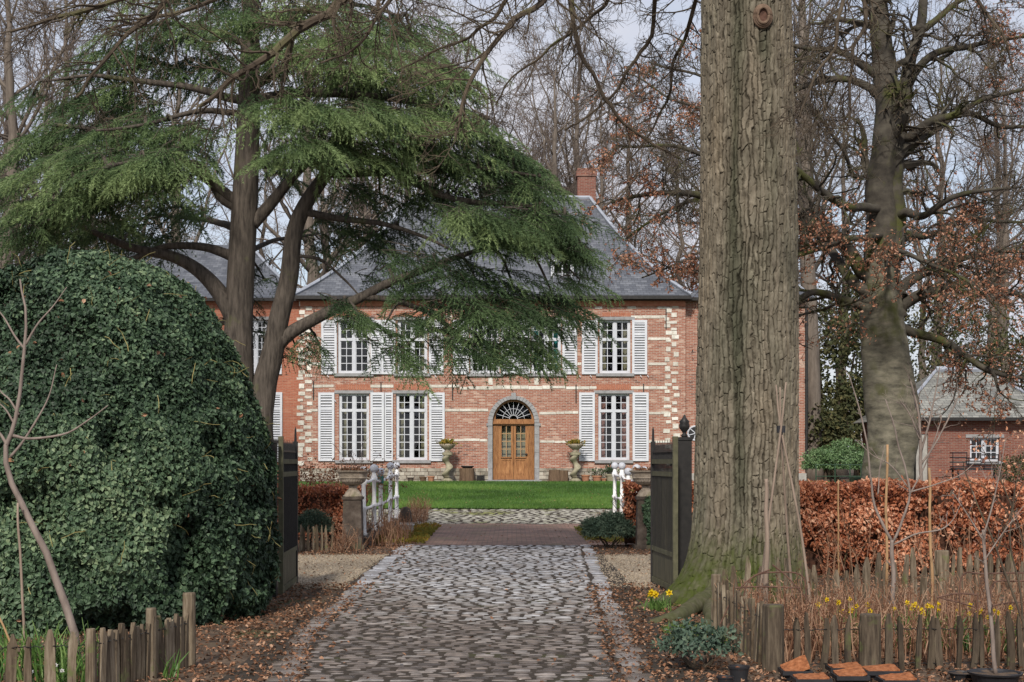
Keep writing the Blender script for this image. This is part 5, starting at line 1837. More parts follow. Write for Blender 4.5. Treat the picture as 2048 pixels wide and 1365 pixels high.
# juniper by the bridge, left shrub, dark shrub by the front fence
leaf_mass('juniper_bush', 'feathery grey green juniper spilling beside the bridge on the right', 'bush', (1.85, 27.2, .28), (.50, .42, .42), 6500, (.05, .12), 'leaf_blue', 92, tpl=(LEAF2[0] * (1, .35, 1), LEAF2[1]))
leaf_mass('small_conifer', 'small dark green shrub behind the little picket fence by the left gate', 'bush', (-3.85, 27.3, .35), (.42, .4, .38), 3800, (.05, .11), 'leaf_blue', 93, tpl=(LEAF2[0] * (1, .35, 1), LEAF2[1]))
leaf_mass('dark_shrub', 'low dark blue green shrub in front of the leaning corner pales', 'bush', (1.47, 11.3, .17), (.30, .36, .24), 1300, (.03, .065), 'leaf_blue', 94, stems=8, lump=.6, bias=-.05)


# ---- ivy-covered mound on the left
def ivy_bush():
    rng = np.random.default_rng(9)
    Y0 = 15.5
    pr = np.array([(0.0, 1.86), (.2, 1.92), (.8, 1.985), (1.46, 1.96), (2.06, 1.88), (2.55, 1.72), (2.93, 1.54), (3.31, 1.30), (3.64, .96), (3.86, .56), (3.97, .15), (3.99, 0)])
    xc = (195 - CX) / F * Y0 - .09
    t = thing('ivy_bush', 'giant clipped dome of dark green ivy filling the left side before the gate', 'bush', (xc, Y0, 0))
    s = np.concatenate([[0], np.cumsum(np.hypot(np.diff(pr[:, 0]), np.diff(pr[:, 1])))])
    N = 350000
    u = rng.random(N) * s[-1]
    zz, rr = np.interp(u, s, pr[:, 0]), np.interp(u, s, pr[:, 1])
    keep = rng.random(N) < rr / 2.0
    zz, rr = zz[keep], rr[keep]
    N = len(zz)
    th = rng.random(N) * 2 * PI
    e = 1e-3
    dz = np.interp(u[keep] + .05, s, pr[:, 0]) - np.interp(u[keep] - .05, s, pr[:, 0])
    dr = np.interp(u[keep] + .05, s, pr[:, 1]) - np.interp(u[keep] - .05, s, pr[:, 1])
    nr = nrm(np.column_stack([dz * np.cos(th), dz * np.sin(th), -dr]))
    p = np.column_stack([xc + rr * np.cos(th), Y0 + rr * 1.15 * np.sin(th), zz])
    lump = fbm(p * 1.3, 3, 4)
    sm = fbm(p * 4.5, 2, 14)
    depth = rng.random(N) ** 1.6
    holes = np.clip((fbm(p * 1.6 + 7, 2, 33) - .60) * 9, 0, 1)
    off = (lump - .5) * .24 + (sm - .5) * .16 - depth * .17 - holes * .20
    p = p + nr * off[:, None]
    keep = (rng.random(N) > holes * .45) & (p[:, 1] < Y0 + 1.6)
    p, nr, sm, lump, depth, zz = p[keep], nr[keep], sm[keep], lump[keep], depth[keep], zz[keep]
    N = len(p)
    nn = nrm(nr + rng.normal(size=(N, 3)) * .42 + (0, 0, .12))
    d = rng.normal(size=(N, 3)) * .7 + (0, 0, -.7)
    x, y, z = frames(d, nn)
    size = rng.uniform(.028, .054, N) * np.interp(zz, [0, 1.2, 2.5], [1.25, 1.05, .95])
    patch = fbm(p * .8 + 2, 3, 61)
    tint = np.clip(.40 + (sm - .5) * .6 + (patch - .5) * 1.5 + rng.normal(size=N) * .22, 0, 1)
    MB().inst(IVY[0], IVY[1], p, x, y, z, size, tint).build('foliage', MAT['leaf_ivy'], t)
    dl = rng.choice(N, 420, False)
    dl = dl[(zz[dl] > 2.6) | (rng.random(len(dl)) < .35)]
    xx, yy, z3 = frames(rng.normal(size=(len(dl), 3)), nr[dl] + rng.normal(size=(len(dl), 3)) * .5)
    MB().inst(CURL[0], CURL[1], p[dl] + nr[dl] * .03, xx, yy, z3, rng.uniform(.04, .085, len(dl)), rng.random(len(dl))).build('dead_leaves', MAT['litter'], t)
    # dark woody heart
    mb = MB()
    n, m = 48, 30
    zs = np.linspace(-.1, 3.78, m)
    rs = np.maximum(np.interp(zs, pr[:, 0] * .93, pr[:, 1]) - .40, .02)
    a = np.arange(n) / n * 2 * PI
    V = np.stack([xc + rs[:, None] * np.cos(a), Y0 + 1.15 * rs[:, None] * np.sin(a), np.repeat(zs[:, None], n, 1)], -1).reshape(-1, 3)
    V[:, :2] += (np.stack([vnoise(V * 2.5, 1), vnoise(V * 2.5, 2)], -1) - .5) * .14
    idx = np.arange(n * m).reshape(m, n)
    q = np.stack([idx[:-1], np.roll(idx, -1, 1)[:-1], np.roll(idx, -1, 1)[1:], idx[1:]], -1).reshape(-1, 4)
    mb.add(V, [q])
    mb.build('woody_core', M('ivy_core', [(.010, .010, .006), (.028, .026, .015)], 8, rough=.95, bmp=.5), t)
    # stray tendrils and a few stems
    tb = MB()
    k = rng.integers(0, N, 420)
    L = np.empty((420, 5, 3))
    L[:, 0] = p[k] - nr[k] * .02
    dd = nrm(nr[k] * .35 + rng.normal(size=(420, 3)) * .7)
    for j in range(1, 5):
        L[:, j] = L[:, j - 1] + dd * .07
        dd = nrm(dd + rng.normal(size=(420, 3)) * .3 + (0, 0, -.08) - nr[k] * .08)
    tb.tubes(L, np.tile([.005, .0045, .004, .0035, .003], (420, 1)), 3)
    tb.build('tendrils', M('ivy_stem', [(.16, .15, .05), (.30, .25, .10)], 4, bmp=0), t)


ivy_bush()


# ---- beech hedges holding copper leaves
def hedge(label, a, b, w, h, N, seed, cat='hedge', size=(.05, .085)):
    rng = np.random.default_rng(seed)
    a, b = np.array(a, float), np.array(b, float)
    L = np.linalg.norm(b - a)
    d = (b - a) / L
    nrm_ = np.array([-d[1], d[0]])
    mid = (a + b) / 2
    t = thing('beech_hedge', label, cat, (mid[0], mid[1], gz(mid[1])))
    # faces: front/back/top shell plus some depth
    u, v = rng.random(N) * L, rng.random(N)
    zc = rng.random(N) ** .85 * h
    face = rng.random(N)
    side = np.where(face < .5, -1., np.where(face < .68, 1., 0.))
    off = np.where(side != 0, side * (w / 2 - .16 * rng.random(N) ** 1.5), (v - .5) * w)
    zc = np.where(side == 0, h - .14 * rng.random(N) ** 1.5, zc)
    ends = rng.random(N) < .05
    u = np.where(ends & (v < .5), .1 * rng.random(N), np.where(ends, L - .1 * rng.random(N), u))
    off = np.where(ends, (rng.random(N) - .5) * w, off)
    q = np.column_stack([u, off, zc])
    lum = fbm(q * (1.9, 1.9, 2.4) + seed, 3, seed)
    off = off + np.where(side != 0, side * (lum - .5) * .46, 0)
    zc = zc + np.where(side == 0, (lum - .5) * .26, 0)
    hole = fbm(q * 3.4 + 9, 2, seed + 7)
    low = np.clip(1 - zc / .35, 0, 1)
    keep = (hole + rng.normal(size=N) * .07 > .40 + .14 * low)
    u, off, zc, lum, side = u[keep], off[keep], zc[keep], lum[keep], side[keep]
    N = len(u)
    X = a[0] + d[0] * u + nrm_[0] * off
    Y = a[1] + d[1] * u + nrm_[1] * off
    p = np.column_stack([X, Y, gz(Y) + zc + .02])
    outw = np.column_stack([nrm_[0] * side, nrm_[1] * side, (side == 0) * 1.])
    dd = nrm(rand_dirs(N, rng) * .7 + outw * .4 + (0, 0, -.45))
    x, y, z = frames(dd, outw + rand_dirs(N, rng) * .8 + (0, 0, .25))
    tint = np.clip(.38 + (lum - .5) * 1.1 + rng.normal(size=N) * .22, 0, 1)
    MB().inst(CURL[0], CURL[1], p, x, y, z, rng.uniform(*size, N), tint).build('foliage', MAT['leaf_russet'], t)
    K = int(L * 26)
    s0 = np.column_stack([rng.random(K) * L, (rng.random(K) - .5) * w * .8])
    base = np.column_stack([a[0] + d[0] * s0[:, 0] + nrm_[0] * s0[:, 1], a[1] + d[1] * s0[:, 0] + nrm_[1] * s0[:, 1]])
    Lp = np.empty((K, 6, 3))
    Lp[:, 0] = np.column_stack([base, gz(base[:, 1]) - .02])
    dv = nrm(np.column_stack([rng.normal(size=(K, 2)) * .18, np.ones(K)]))
    for j in range(1, 6):
        Lp[:, j] = Lp[:, j - 1] + dv * (h * .19)
        dv = nrm(dv + rng.normal(size=(K, 3)) * .15)
    Rr = np.tile(np.linspace(.012, .005, 6), (K, 1))
    sb = MB().tubes(Lp, Rr, 4)
    L2, R2 = children_of(Lp, Rr, 7, rng, (.2, .45), (35, 70), .1, 4, .2, 0, 0, .6, rmin=.003)
    sb.tubes(L2, R2, 3)
    sb.build('stems', MAT['bark_twig'], t)
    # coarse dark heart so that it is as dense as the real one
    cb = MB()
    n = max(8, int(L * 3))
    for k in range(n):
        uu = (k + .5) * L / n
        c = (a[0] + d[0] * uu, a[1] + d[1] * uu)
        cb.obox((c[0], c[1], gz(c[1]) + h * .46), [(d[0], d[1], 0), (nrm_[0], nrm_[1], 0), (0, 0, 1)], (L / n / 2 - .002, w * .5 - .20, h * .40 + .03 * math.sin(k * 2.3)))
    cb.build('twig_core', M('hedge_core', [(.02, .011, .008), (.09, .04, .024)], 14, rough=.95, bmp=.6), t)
    return t


hedge('long clipped copper leaved beech hedge running right behind the picket fences', (4.0, 21.2), (11.5, 21.6), 1.15, 1.30, 46000, 51)
hedge('copper beech hedge to the left between the left gate and the white bridge railing', (-7.4, 29.4), (-3.05, 29.4), .9, 1.12, 17000, 52)
hedge('short end of copper beech hedge seen between the right railing and the ivy clad pedestal', (2.2, 27.9), (6.6, 27.6), .8, 1.22, 15000, 53)
# dry hydrangea-like stems behind the left hedge
rng = np.random.default_rng(66)
t = thing('dry_perennials', 'tall dead brown flower stems behind the left beech hedge', 'dead plants', (-4.6, 31.2, gz(31.2)))
K = 170
bx = np.column_stack([rng.uniform(-6.8, -2.7, K), rng.uniform(30.4, 32.4, K)])
L = np.empty((K, 4, 3))
L[:, 0] = np.column_stack([bx, gz(bx[:, 1]) - .02])
hh = rng.uniform(1.0, 1.62, K)
dv = nrm(np.column_stack([rng.normal(size=(K, 2)) * .12, np.ones(K)]))
for j in range(1, 4):
    L[:, j] = L[:, j - 1] + dv * (hh / 3)[:, None]
    dv = nrm(dv + rng.normal(size=(K, 3)) * .1)
MB().tubes(L, np.tile([.008, .007, .006, .004], (K, 1)), 3).build('stems', MAT['dry'], t)
tips = np.repeat(L[:, 3], 26, 0) + rng.normal(size=(K * 26, 3)) * (.10, .10, .13)
N = len(tips)
x, y, z = frames(rand_dirs(N, rng), rand_dirs(N, rng))
MB().inst(LEAF2[0], LEAF2[1], tips, x, y, z, rng.uniform(.03, .08, N), rng.random(N) * .7).build('dead_heads', MAT['dry'], t)
SUN_E, CLOUD, SKY_S, EXPO = 2.9, 5.3, .10, .52
# ------------------------------------------------------------------ gates
def gate(label, hinge, tip, ztop, post_h, zb=.03):
    h, e = np.array(hinge, float), np.array(tip, float)
    t = thing('driveway_gate', label, 'gate', (h[0], h[1], 0), 'pair of open driveway gates')
    d = e - h
    L = np.linalg.norm(d)
    u = np.array([d[0] / L, d[1] / L, 0])
    w = np.array([-u[1], u[0], 0])
    ax = [u, w, (0, 0, 1)]
    pt = lambda s, z: np.array([h[0] + u[0] * s, h[1] + u[1] * s, z])
    zr = [zb + .05, .50, 1.50, 1.66]
    fr = MB()
    fr.obox(pt(.035, (zb + ztop) / 2 + .02), ax, (.035, .03, (ztop - zb) / 2 + .02))
    fr.build('stile', MAT['gaterail'], t)
    fr = MB()
    fr.obox(pt(L - .03, (zb + ztop) / 2), ax, (.03, .03, (ztop - zb) / 2))
    fr.tube([pt(L - .03, ztop), pt(L - .03, ztop + .16), pt(L - .03, ztop + .2)], [.02, .014, .003], 6)
    fr.build('stile', MAT['iron'], t)
    for k, z in enumerate(zr):
        MB().obox(pt(L / 2, z), ax, (L / 2 - .066, .026, .03 if k else .035)).build('rail', MAT['gaterail'], t)
    pn = MB()
    n = 16
    for k in range(n):
        s = .07 + (k + .5) * (L - .13) / n
        hw = (L - .13) / n / 2 - .003
        pn.obox(pt(s, (zb + .088 + zr[1] - .032) / 2), ax, (hw, .012, (zr[1] - zb - .125) / 2), random.random())
        pn.obox(pt(s, (zr[1] + .03 + zr[2] - .032) / 2) + w * .006, ax, (hw - .002, .008, (zr[2] - zr[1] - .064) / 2), random.random())
    pn.build('boards', MAT['gateboard'], t)
    br = MB()
    nb = 17
    for k in range(nb):
        s = .07 + (k + .5) * (L - .13) / nb
        for sg in (-1, 1):
            br.tube([pt(s, zr[1] + .02) + w * .02 * sg, pt(s, zr[2]) + w * .02 * sg], .006, 5)
        br.tube([pt(s, zr[2] + .03), pt(s, ztop - .06), pt(s, ztop - .02 + .03 * (k % 2))], [.008, .008, .002], 6)
        s2 = s + (L - .13) / nb / 2
        if k < nb - 1:
            br.tube([pt(s2, zr[1] + .03), pt(s2, zr[1] + .16), pt(s2, zr[1] + .19)], [.006, .006, .002], 5)
            br.tube([pt(s2, zr[3] + .03), pt(s2, zr[3] + .10), pt(s2, zr[3] + .13)], [.006, .006, .002], 5)
    br.obox(pt(L / 2, ztop - .14), ax, (L / 2 - .066, .012, .012))
    br.build('spear_bars', MAT['iron'], t)
    return t


gate('left driveway gate leaf swung open beside the ivy dome', (-2.84, 17.45), (-2.92, 19.2), 1.93, 0)
gate('right driveway gate leaf swung open beside the oak trunk', (2.02, 17.55), (1.905, 19.25), 1.93, 0)


def gatepost(label, x, y, h, r, mat, fin):
    t = thing('gate_post', label, 'gate post', (x, y, 0))
    mb = MB()
    mb.box(x - r, x + r, y - r, y + r, -.05, h)
    mb.box(x - r - .012, x + r + .012, y - r - .012, y + r + .012, h + .001, h + .04)
    mb.build('post', MAT[mat], t)
    if fin:
        MB().lathe([(.035, 0), (.045, .02), (.022, .05), (.03, .07), (.062, .11), (.07, .145), (.058, .18), (.066, .2), (.03, .24), (.008, .285), (0.002, .29)], (x, y, h + .04), 16).build('finial', MAT['iron'], t, smooth=True)
    for zz in (.45, 1.6):
        MB().box(x - r - .09, x - r - .001, y - .03, y + .03, zz, zz + .06).build('hinge', MAT['iron'], t) if fin else None
    return t


gatepost('black iron gate post with an urn shaped finial beside the right gate', 2.20, 18.15, 1.93, .085, 'iron', True)
gatepost('thin dark gate post half buried in the edge of the ivy dome', -2.905, 17.3, 1.88, .045, 'iron', False)
p = thing('wooden_post', 'short greenish wooden post standing between the black gate post and the oak', 'post', (2.30, 17.5, 0))
MB().lathe([(.075, -.05), (.075, 1.22), (.065, 1.25), (.01, 1.255)], (2.32, 17.5, 0), 12).build('post', MAT['gaterail'], p)
MB().lathe([(.08, 0), (.084, .02), (.08, .12)], (2.32, 17.5, .86), 12).build('green_tape', M('green_tape', [(.02, .12, .08), (.03, .2, .13)], 5, bmp=0), p)


# ------------------------------------------------------------------ pedestals, urns, railings
def pedestal(label, x, y, w, h, ivy=False):
    z = gz(y)
    t = thing('stone_pedestal', label, 'pedestal', (x, y, z))
    mb = MB()
    mb.box(x - w * .66, x + w * .66, y - w * .66, y + w * .66, z - .1, z + .1)
    mb.add([(x - w * .52, y - w * .52, z + .101), (x + w * .52, y - w * .52, z + .101), (x + w * .52, y + w * .52, z + .101), (x - w * .52, y + w * .52, z + .101),
            (x - w * .46, y - w * .46, z + h), (x + w * .46, y - w * .46, z + h), (x + w * .46, y + w * .46, z + h), (x - w * .46, y + w * .46, z + h)],
           [(4, 5, 6, 7), (0, 1, 5, 4), (1, 2, 6, 5), (2, 3, 7, 6), (3, 0, 4, 7)])
    mb.build('shaft', MAT['stone_ped'], t)
    MB().box(x - w * .53, x + w * .53, y - w * .53, y + w * .53, z + h + .001, z + h + .05).build('cap', MAT['stone_ped'], t)
    if ivy:
        rng = np.random.default_rng(3)
        N = 620
        q = np.column_stack([x + rng.uniform(-.1, .62, N) * w, np.full(N, y - w * .56), z + .05 + rng.random(N) * (h - .0)])
        q[:, 0] += (fbm(q * 3, 2, 5) - .5) * .2
        xx, yy, zz = frames(rng.normal(size=(N, 3)) + (0, 0, -.6), np.tile([0, -1., .2], (N, 1)) + rng.normal(size=(N, 3)) * .4)
        MB().inst(IVY[0], IVY[1], q, xx, yy, zz, rng.uniform(.05, .09, N), rng.random(N) * .7).build('ivy', MAT['leaf_ivy'], t)
    return z + h + .05


def urn(label, x, y, z, R):
    t = thing('stone_urn', label, 'urn', (x, y, z + .001), 'fluted stone urns on the pedestals')
    s = R / .42
    MB().lathe(np.array([(.25, 0), (.25, .03), (.22, .05), (.19, .12), (.12, .19), (.10, .24), (.13, .27), (.10, .285)]) * s, (x, y, z + .001), 24).build('foot', MAT['stone_urn'], t, smooth=True)
    prof = np.array([(.11, .285, 0), (.22, .32, .5), (.31, .39, 1), (.345, .47, .6), (.36, .475, 0), (.35, .50, 0), (.365, .58, 0), (.395, .625, 0), (.425, .64, 0), (.43, .67, 0), (.38, .67, 0), (.33, .6, 0), (.2, .56, 0)])
    prof[:, :2] *= s
    MB().lathe(prof, (x, y, z + .001), 56, flute=-.06).build('bowl', MAT['stone_urn'], t, smooth=False)
    rng = np.random.default_rng(int(abs(x) * 100))
    N = 500
    a, rr = rng.random(N) * 2 * PI, np.sqrt(rng.random(N)) * R * .8
    q = np.column_stack([x + rr * np.cos(a), y + rr * np.sin(a), np.full(N, z + .62 * s) + rng.random(N) * .06])
    xx, yy, zz = frames(rand_dirs(N, rng), rand_dirs(N, rng))
    MB().inst(CURL[0], CURL[1], q, xx, yy, zz, rng.uniform(.03, .07, N), rng.random(N)).build('dead_leaves', MAT['litter'], t)
    if x < 0:
        L = np.empty((14, 5, 3))
        L[:, 0] = q[:14]
        dv = nrm(rng.normal(size=(14, 3)) * .35 + (0, 0, 1))
        for j in range(1, 5):
            L[:, j] = L[:, j - 1] + dv * rng.uniform(.1, .22, 14)[:, None]
            dv = nrm(dv + rng.normal(size=(14, 3)) * .25)
        MB().tubes(L, np.tile([.006, .005, .004, .003, .002], (14, 1)), 3).build('bare_stems', MAT['bark_sapling'], t)


zt = pedestal('dark tapering stone pedestal left of the bridge carrying an urn', (706 - CX) / F * 26.8, 26.8, .36, .95)
urn('fluted stone urn full of dead leaves on the left pedestal', (706 - CX) / F * 26.8, 26.8, zt, .31)
zt = pedestal('stone pedestal wrapped in ivy behind the right gate leaf', (1292 - CX) / F * 26.8, 26.8, .36, .95, True)
urn('fluted stone urn half hidden behind the right gate leaf', (1292 - CX) / F * 26.8, 26.8, zt, .31)


def railing(label, x, tape=None):
    t = thing('bridge_railing', label, 'railing', (x, 32, gz(32)), 'white bridge railings')
    ysr = [28.0, 29.9, 31.7, 33.9, 36.0]
    tops = [1.49, 1.53, 1.45, 1.57, 1.57]
    xs = [x, x + .02, x - .01, x + .02, x]
    zc = []
    for k in range(5):
        y, xx = ysr[k], xs[k]
        z0 = .20 + gz(y) * .3
        z1 = tops[k] - .07
        mb = MB()
        mb.lathe([(.07, 0), (.07, .05), (.054, .07), (.047, (z1 - z0) * .40), (.068, (z1 - z0) * .42), (.068, (z1 - z0) * .46), (.044, (z1 - z0) * .48), (.042, (z1 - z0) * .82), (.07, (z1 - z0) * .84), (.07, (z1 - z0) * .9), (.05, (z1 - z0) * .93), (.03, z1 - z0)], (xx, y, z0), 12)
        ps = mb.build('post', MAT['white_old'], t, smooth=True)
        MB().ball((xx, y, z1 + .06), .09, 16, 11).build('ball', MAT['white'], ps, smooth=True)
        zc.append((z0 + (z1 - z0) * .44, z0 + (z1 - z0) * .87))
        if tape == k:
            MB().lathe([(.062, 0), (.075, .05), (.068, .17), (.062, .19)], (xx, y, z1 - .22), 12).build('green_wrap', M('green_wrap', [(.03, .12, .10), (.05, .2, .17)], 5, bmp=.1), ps)
    for lv in (0, 1):
        mb = MB()
        for k in range(4):
            a, b = (xs[k], ysr[k], zc[k][lv]), (xs[k + 1], ysr[k + 1], zc[k + 1][lv])
            mb.tube(spline([a, ((a[0] + b[0]) / 2, (a[1] + b[1]) / 2, (a[2] + b[2]) / 2 - .02), b], 8), .03, 8)
        mb.build('rail', MAT['white_old'], t, smooth=True)


def parapet(label, x):
    t = thing('stone_parapet', label, 'parapet', (x, 32, 0))
    mb = MB()
    y = 27.4
    k = 0
    while y < 36.5:
        L = 1.3
        zt_ = .19 + gz(y) * .3 + .012 * math.sin(k * 3.1)
        mb.box(x - .20, x + .17 + .02 * math.sin(k * 5), y, y + L - .02, -.1, zt_, random.random())
        y += L
        k += 1
    mb.build('kerb', MAT['stone_ped'], t)


parapet('low grey stone kerb under the left white railing', -2.92)
parapet('low grey stone kerb under the right white railing', 2.62)
railing('white ball topped railing left of the bridge with one post wrapped in green', -2.92, 2)
railing('white ball topped iron railing along the right side of the bridge beside the juniper', 2.60)
bo = thing('guard_stone', 'dark rounded guard stone at the far end of the left railing', 'guard stone', (-2.50, 33.4, gz(33.4)))
MB().lathe([(.17, -.05), (.165, .2), (.14, .42), (.10, .52), (.02, .56)], (-2.50, 33.4, gz(33.4)), 14).build('stone', MAT['stone_ped'], bo, smooth=True)
bo = thing('stone_trough', 'small grey stone block lying in front of the guard stone', 'stone block', (-2.35, 32.0, gz(32.0)))
mb = MB()
mb.box(-2.58, -2.22, 31.8, 32.1, .02, .24)
mb.add([(-2.61, 31.78, .24), (-2.19, 31.78, .24), (-2.19, 32.12, .24), (-2.61, 32.12, .24), (-2.56, 31.84, .29), (-2.24, 31.84, .29), (-2.24, 32.06, .29), (-2.56, 32.06, .29)], [(4, 5, 6, 7), (0, 1, 5, 4), (1, 2, 6, 5), (2, 3, 7, 6), (3, 0, 4, 7), (0, 3, 2, 1)])
mb.build('block', MAT['concrete'], bo)


# ------------------------------------------------------------------ paling fences
def paling(name, label, line, n, hh, w, posts, seed, lean=None, wires=(.38,), group=None, hj=.04, fs=None, mat='paling'):
    """line: ground polyline; n pales along it; posts: (fraction, height, half width)"""
    rng = np.random.default_rng(seed)
    c = spline(np.array(line, float), 200) if len(line) > 2 else np.linspace(line[0], line[1], 200)
    s = np.concatenate([[0], np.cumsum(np.linalg.norm(np.diff(c, axis=0), axis=1))])
    at = lambda f: np.array([np.interp(f * s[-1], s, c[:, 0]), np.interp(f * s[-1], s, c[:, 1])])
    m = at(.5)
    t = thing(name, label, 'picket fence', (m[0], m[1], gz(m[1])), group)
    tops = []
    for k in range(n):
        f = (k + .5 + rng.normal() * .12) / n if fs is None else fs[k]
        f = min(max(f, 0), 1)
        p = at(f)
        dd = at(min(f + .01, 1)) - at(max(f - .01, 0))
        dd = dd / np.linalg.norm(dd)
        nn = np.array([-dd[1], dd[0]])
        h = hh * (1 + rng.normal() * hj)
        ww = w * rng.uniform(.7, 1.25) / 2
        ln = rng.normal() * .03 + (lean(f) if lean else 0)
        lb = rng.normal() * .02
        th = rng.uniform(.011, .018)
        z0 = gz(p[1]) - .04
        V = []
        bend = rng.normal() * .010
        for (zz, wq) in ((0, 1.), (.35 * h, 1.03), (.7 * h, .97), (.90 * h, .9), (h + .04, rng.uniform(.08, .5))):
            for (a, b) in ((-1, -1), (1, -1), (1, 1), (-1, 1)):
                tip = rng.normal() * .006 if zz > .8 * h else 0
                o = dd * (a * ww * wq + ln * zz + bend * math.sin(zz * 6) + tip) + nn * (b * th + lb * zz)
                V.append((p[0] + o[0], p[1] + o[1], z0 + zz))
        q = [(3, 2, 1, 0), (16, 17, 18, 19)]
        for r_ in range(4):
            for e in range(4):
                q.append((r_ * 4 + e, r_ * 4 + (e + 1) % 4, r_ * 4 + 4 + (e + 1) % 4, r_ * 4 + 4 + e))
        MB().add(V, q, rng.random()).build('picket', MAT[mat], t)
    for (f, h, hw) in posts:
        p = at(f)
        z0 = gz(p[1])
        a = np.arange(14) / 14 * 2 * PI
        mb = MB()
        V = []
        for zz, k in ((-.05, 1.05), (h * .5, 1.), (h - .012, .97), (h, .9)):
            rr = hw * k * (1 + .06 * np.sin(3 * a + f * 9) + .04 * np.sin(5 * a))
            V.append(np.stack([p[0] + rr * np.cos(a), p[1] + rr * np.sin(a), np.full(14, z0 + zz)], -1))
        idx = np.arange(56).reshape(4, 14)
        q = np.stack([idx[:-1], np.roll(idx, -1, 1)[:-1], np.roll(idx, -1, 1)[1:], idx[1:]], -1).reshape(-1, 4)
        mb.add(np.concatenate(V), [q, np.array([(idx[-1][0], idx[-1][k], idx[-1][k + 1]) for k in range(1, 13)])], .6)
        mb.build('post', MAT[mat], t)
    for wz_ in wires:
        mb = MB()
        pts = []
        for k in range(int(n * 4)):
            f = k / (n * 4 - 1)
            p = at(f)
            dd = at(min(f + .01, 1)) - at(max(f - .01, 0))
            nn = np.array([-dd[1], dd[0]]) / np.linalg.norm(dd)
            o = nn * (.022 * math.sin(k * PI / 2))
            pts.append((p[0] + o[0], p[1] + o[1], gz(p[1]) + wz_ + .006 * math.sin(k * 2.2)))
        mb.tube(pts, .0035, 4)
        mb.build('wire', MAT['iron'], t)
    return t


paling('picket_fence', 'split chestnut pale fence in the lower left corner curving away past its tall end post', [(-3.95, 9.75), (-3.5, 9.9), (-3.02, 10.05), (-2.86, 10.45), (-2.72, 10.95), (-2.60, 11.45)], 28, .45, .062,
       [(.42, .47, .035), (.74, .54, .04), (1.0, .60, .052)], 7, wires=(.36,), fs=list(np.linspace(.02, .42, 8)) + list(np.linspace(.46, .995, 20)))
paling('picket_fence', 'front run of weathered pales behind the orange coir topped trays on the right', [(2.06, 11.2), (3.1, 11.25), (5.2, 11.3)], 29, .44, .048, [(.0, .53, .085), (.245, .45, .085)], 8, wires=(.33, .06), mat='paling_dark')
paling('picket_fence', 'leaning side run of pales reaching back from the stout corner post', [(1.99, 13.9), (1.98, 12.6), (2.02, 11.35)], 17, .50, .075, [(.02, .56, .05)], 9, lean=lambda f: .55 * max(0, f - .45), wires=(.40,))
paling('picket_fence', 'back run of grey pales along the foot of the copper beech hedge', [(2.05, 13.95), (4.5, 15.0), (7.6, 16.3)], 50, .64, .06, [(.45, .72, .075)], 10, wires=(.46,), hj=.09)
paling('picket_fence', 'short pale wooden picket fence between the left gate and the stone pedestal', [(-4.2, 26.2), (-3.3, 26.3)], 11, .48, .05, [], 12, wires=(.3,))

# ------------------------------------------------------------------ canes, stakes, saplings
def poly_stem(name, label, cat, Y, stems, mat='bark_sapling', base=None, grp=None, part='stem', twigs=0, seed=1, sides=7, tw_len=.5):
    """stems: list of (points in photo px (x,y[,dY]), r0, r1)"""
    first = stems[0][0][0]
    b = P(first[0], first[1], Y + (first[2] if len(first) > 2 else 0))
    t = thing(name, label, cat, (b[0], b[1], gz(b[1])), grp)
    mb = MB()
    cs = []
    for pts, r0, r1 in stems:
        c = spline([P(p[0], p[1], Y + (p[2] if len(p) > 2 else 0)) for p in pts], 18)
        c[1:] += (np.stack([vnoise(c * 5, seed), vnoise(c * 5, seed + 1), vnoise(c * 5, seed + 2)], -1)[1:] - .5) * r0 * 1.2
        mb.tubes(c[None], np.linspace(r0, r1, 18)[None], sides)
        cs.append((c, r0, r1))
    mb.build(part, MAT[mat], t, smooth=True)
    if twigs:
        rng = np.random.default_rng(seed)
        tb = MB()
        for c, r0, r1 in cs:
            L1, R1 = children_of(c[None], np.linspace(r0, r1, 18)[None], twigs, rng, (.2, .6), (30, 60), .25, 6, .16, .06, 0, .5, ls=np.full((1, 1), tw_len), rmin=.0035)
            tb.tubes(L1, R1, 4)
            L2, R2 = children_of(L1, R1, 2, rng, (.3, .5), (30, 60), .3, 4, .16, .05, 0, .6, rmin=.0028)
            tb.tubes(L2, R2, 3)
        tb.build('twigs', MAT[mat], t)
    return t


# young tree before the ivy dome
poly_stem('young_tree', 'slender bare sapling with a bent trunk standing in front of the ivy dome', 'tree', 10.9,
          [([(158, 1345), (146, 1250), (118, 1175), (95, 1110), (60, 1040), (30, 985), (14, 930), (12, 888), (28, 858), (40, 800), (50, 700), (54, 640), (46, 590), (42, 560)], .034, .006),
           ([(14, 890), (-6, 862), (-40, 845)], .014, .006), ([(26, 872), (60, 878), (130, 868), (175, 842), (215, 812)], .013, .004), ([(20, 915), (45, 885), (80, 830), (98, 790), (114, 730)], .012, .003),
           ([(52, 690), (75, 650), (105, 615), (134, 575)], .010, .003), ([(51, 700), (30, 670), (8, 635), (-20, 600)], .010, .004), ([(38, 830), (20, 800), (0, 780), (-20, 730)], .009, .003), ([(30, 850), (12, 820), (-10, 800)], .009, .003)])
poly_stem('garden_cane', 'thin reddish cane leaning beside the bent sapling trunk', 'cane', 10.8, [([(50, 1350), (45, 1180), (38, 1080), (35, 1005)], .011, .009)], 'cane_pink', part='cane')
poly_stem('garden_cane', 'short tan cane leaning at the very left edge behind the pales', 'cane', 10.6, [([(26, 1300), (12, 1262), (0, 1235), (-14, 1205)], .009, .007)], 'cane', part='cane')

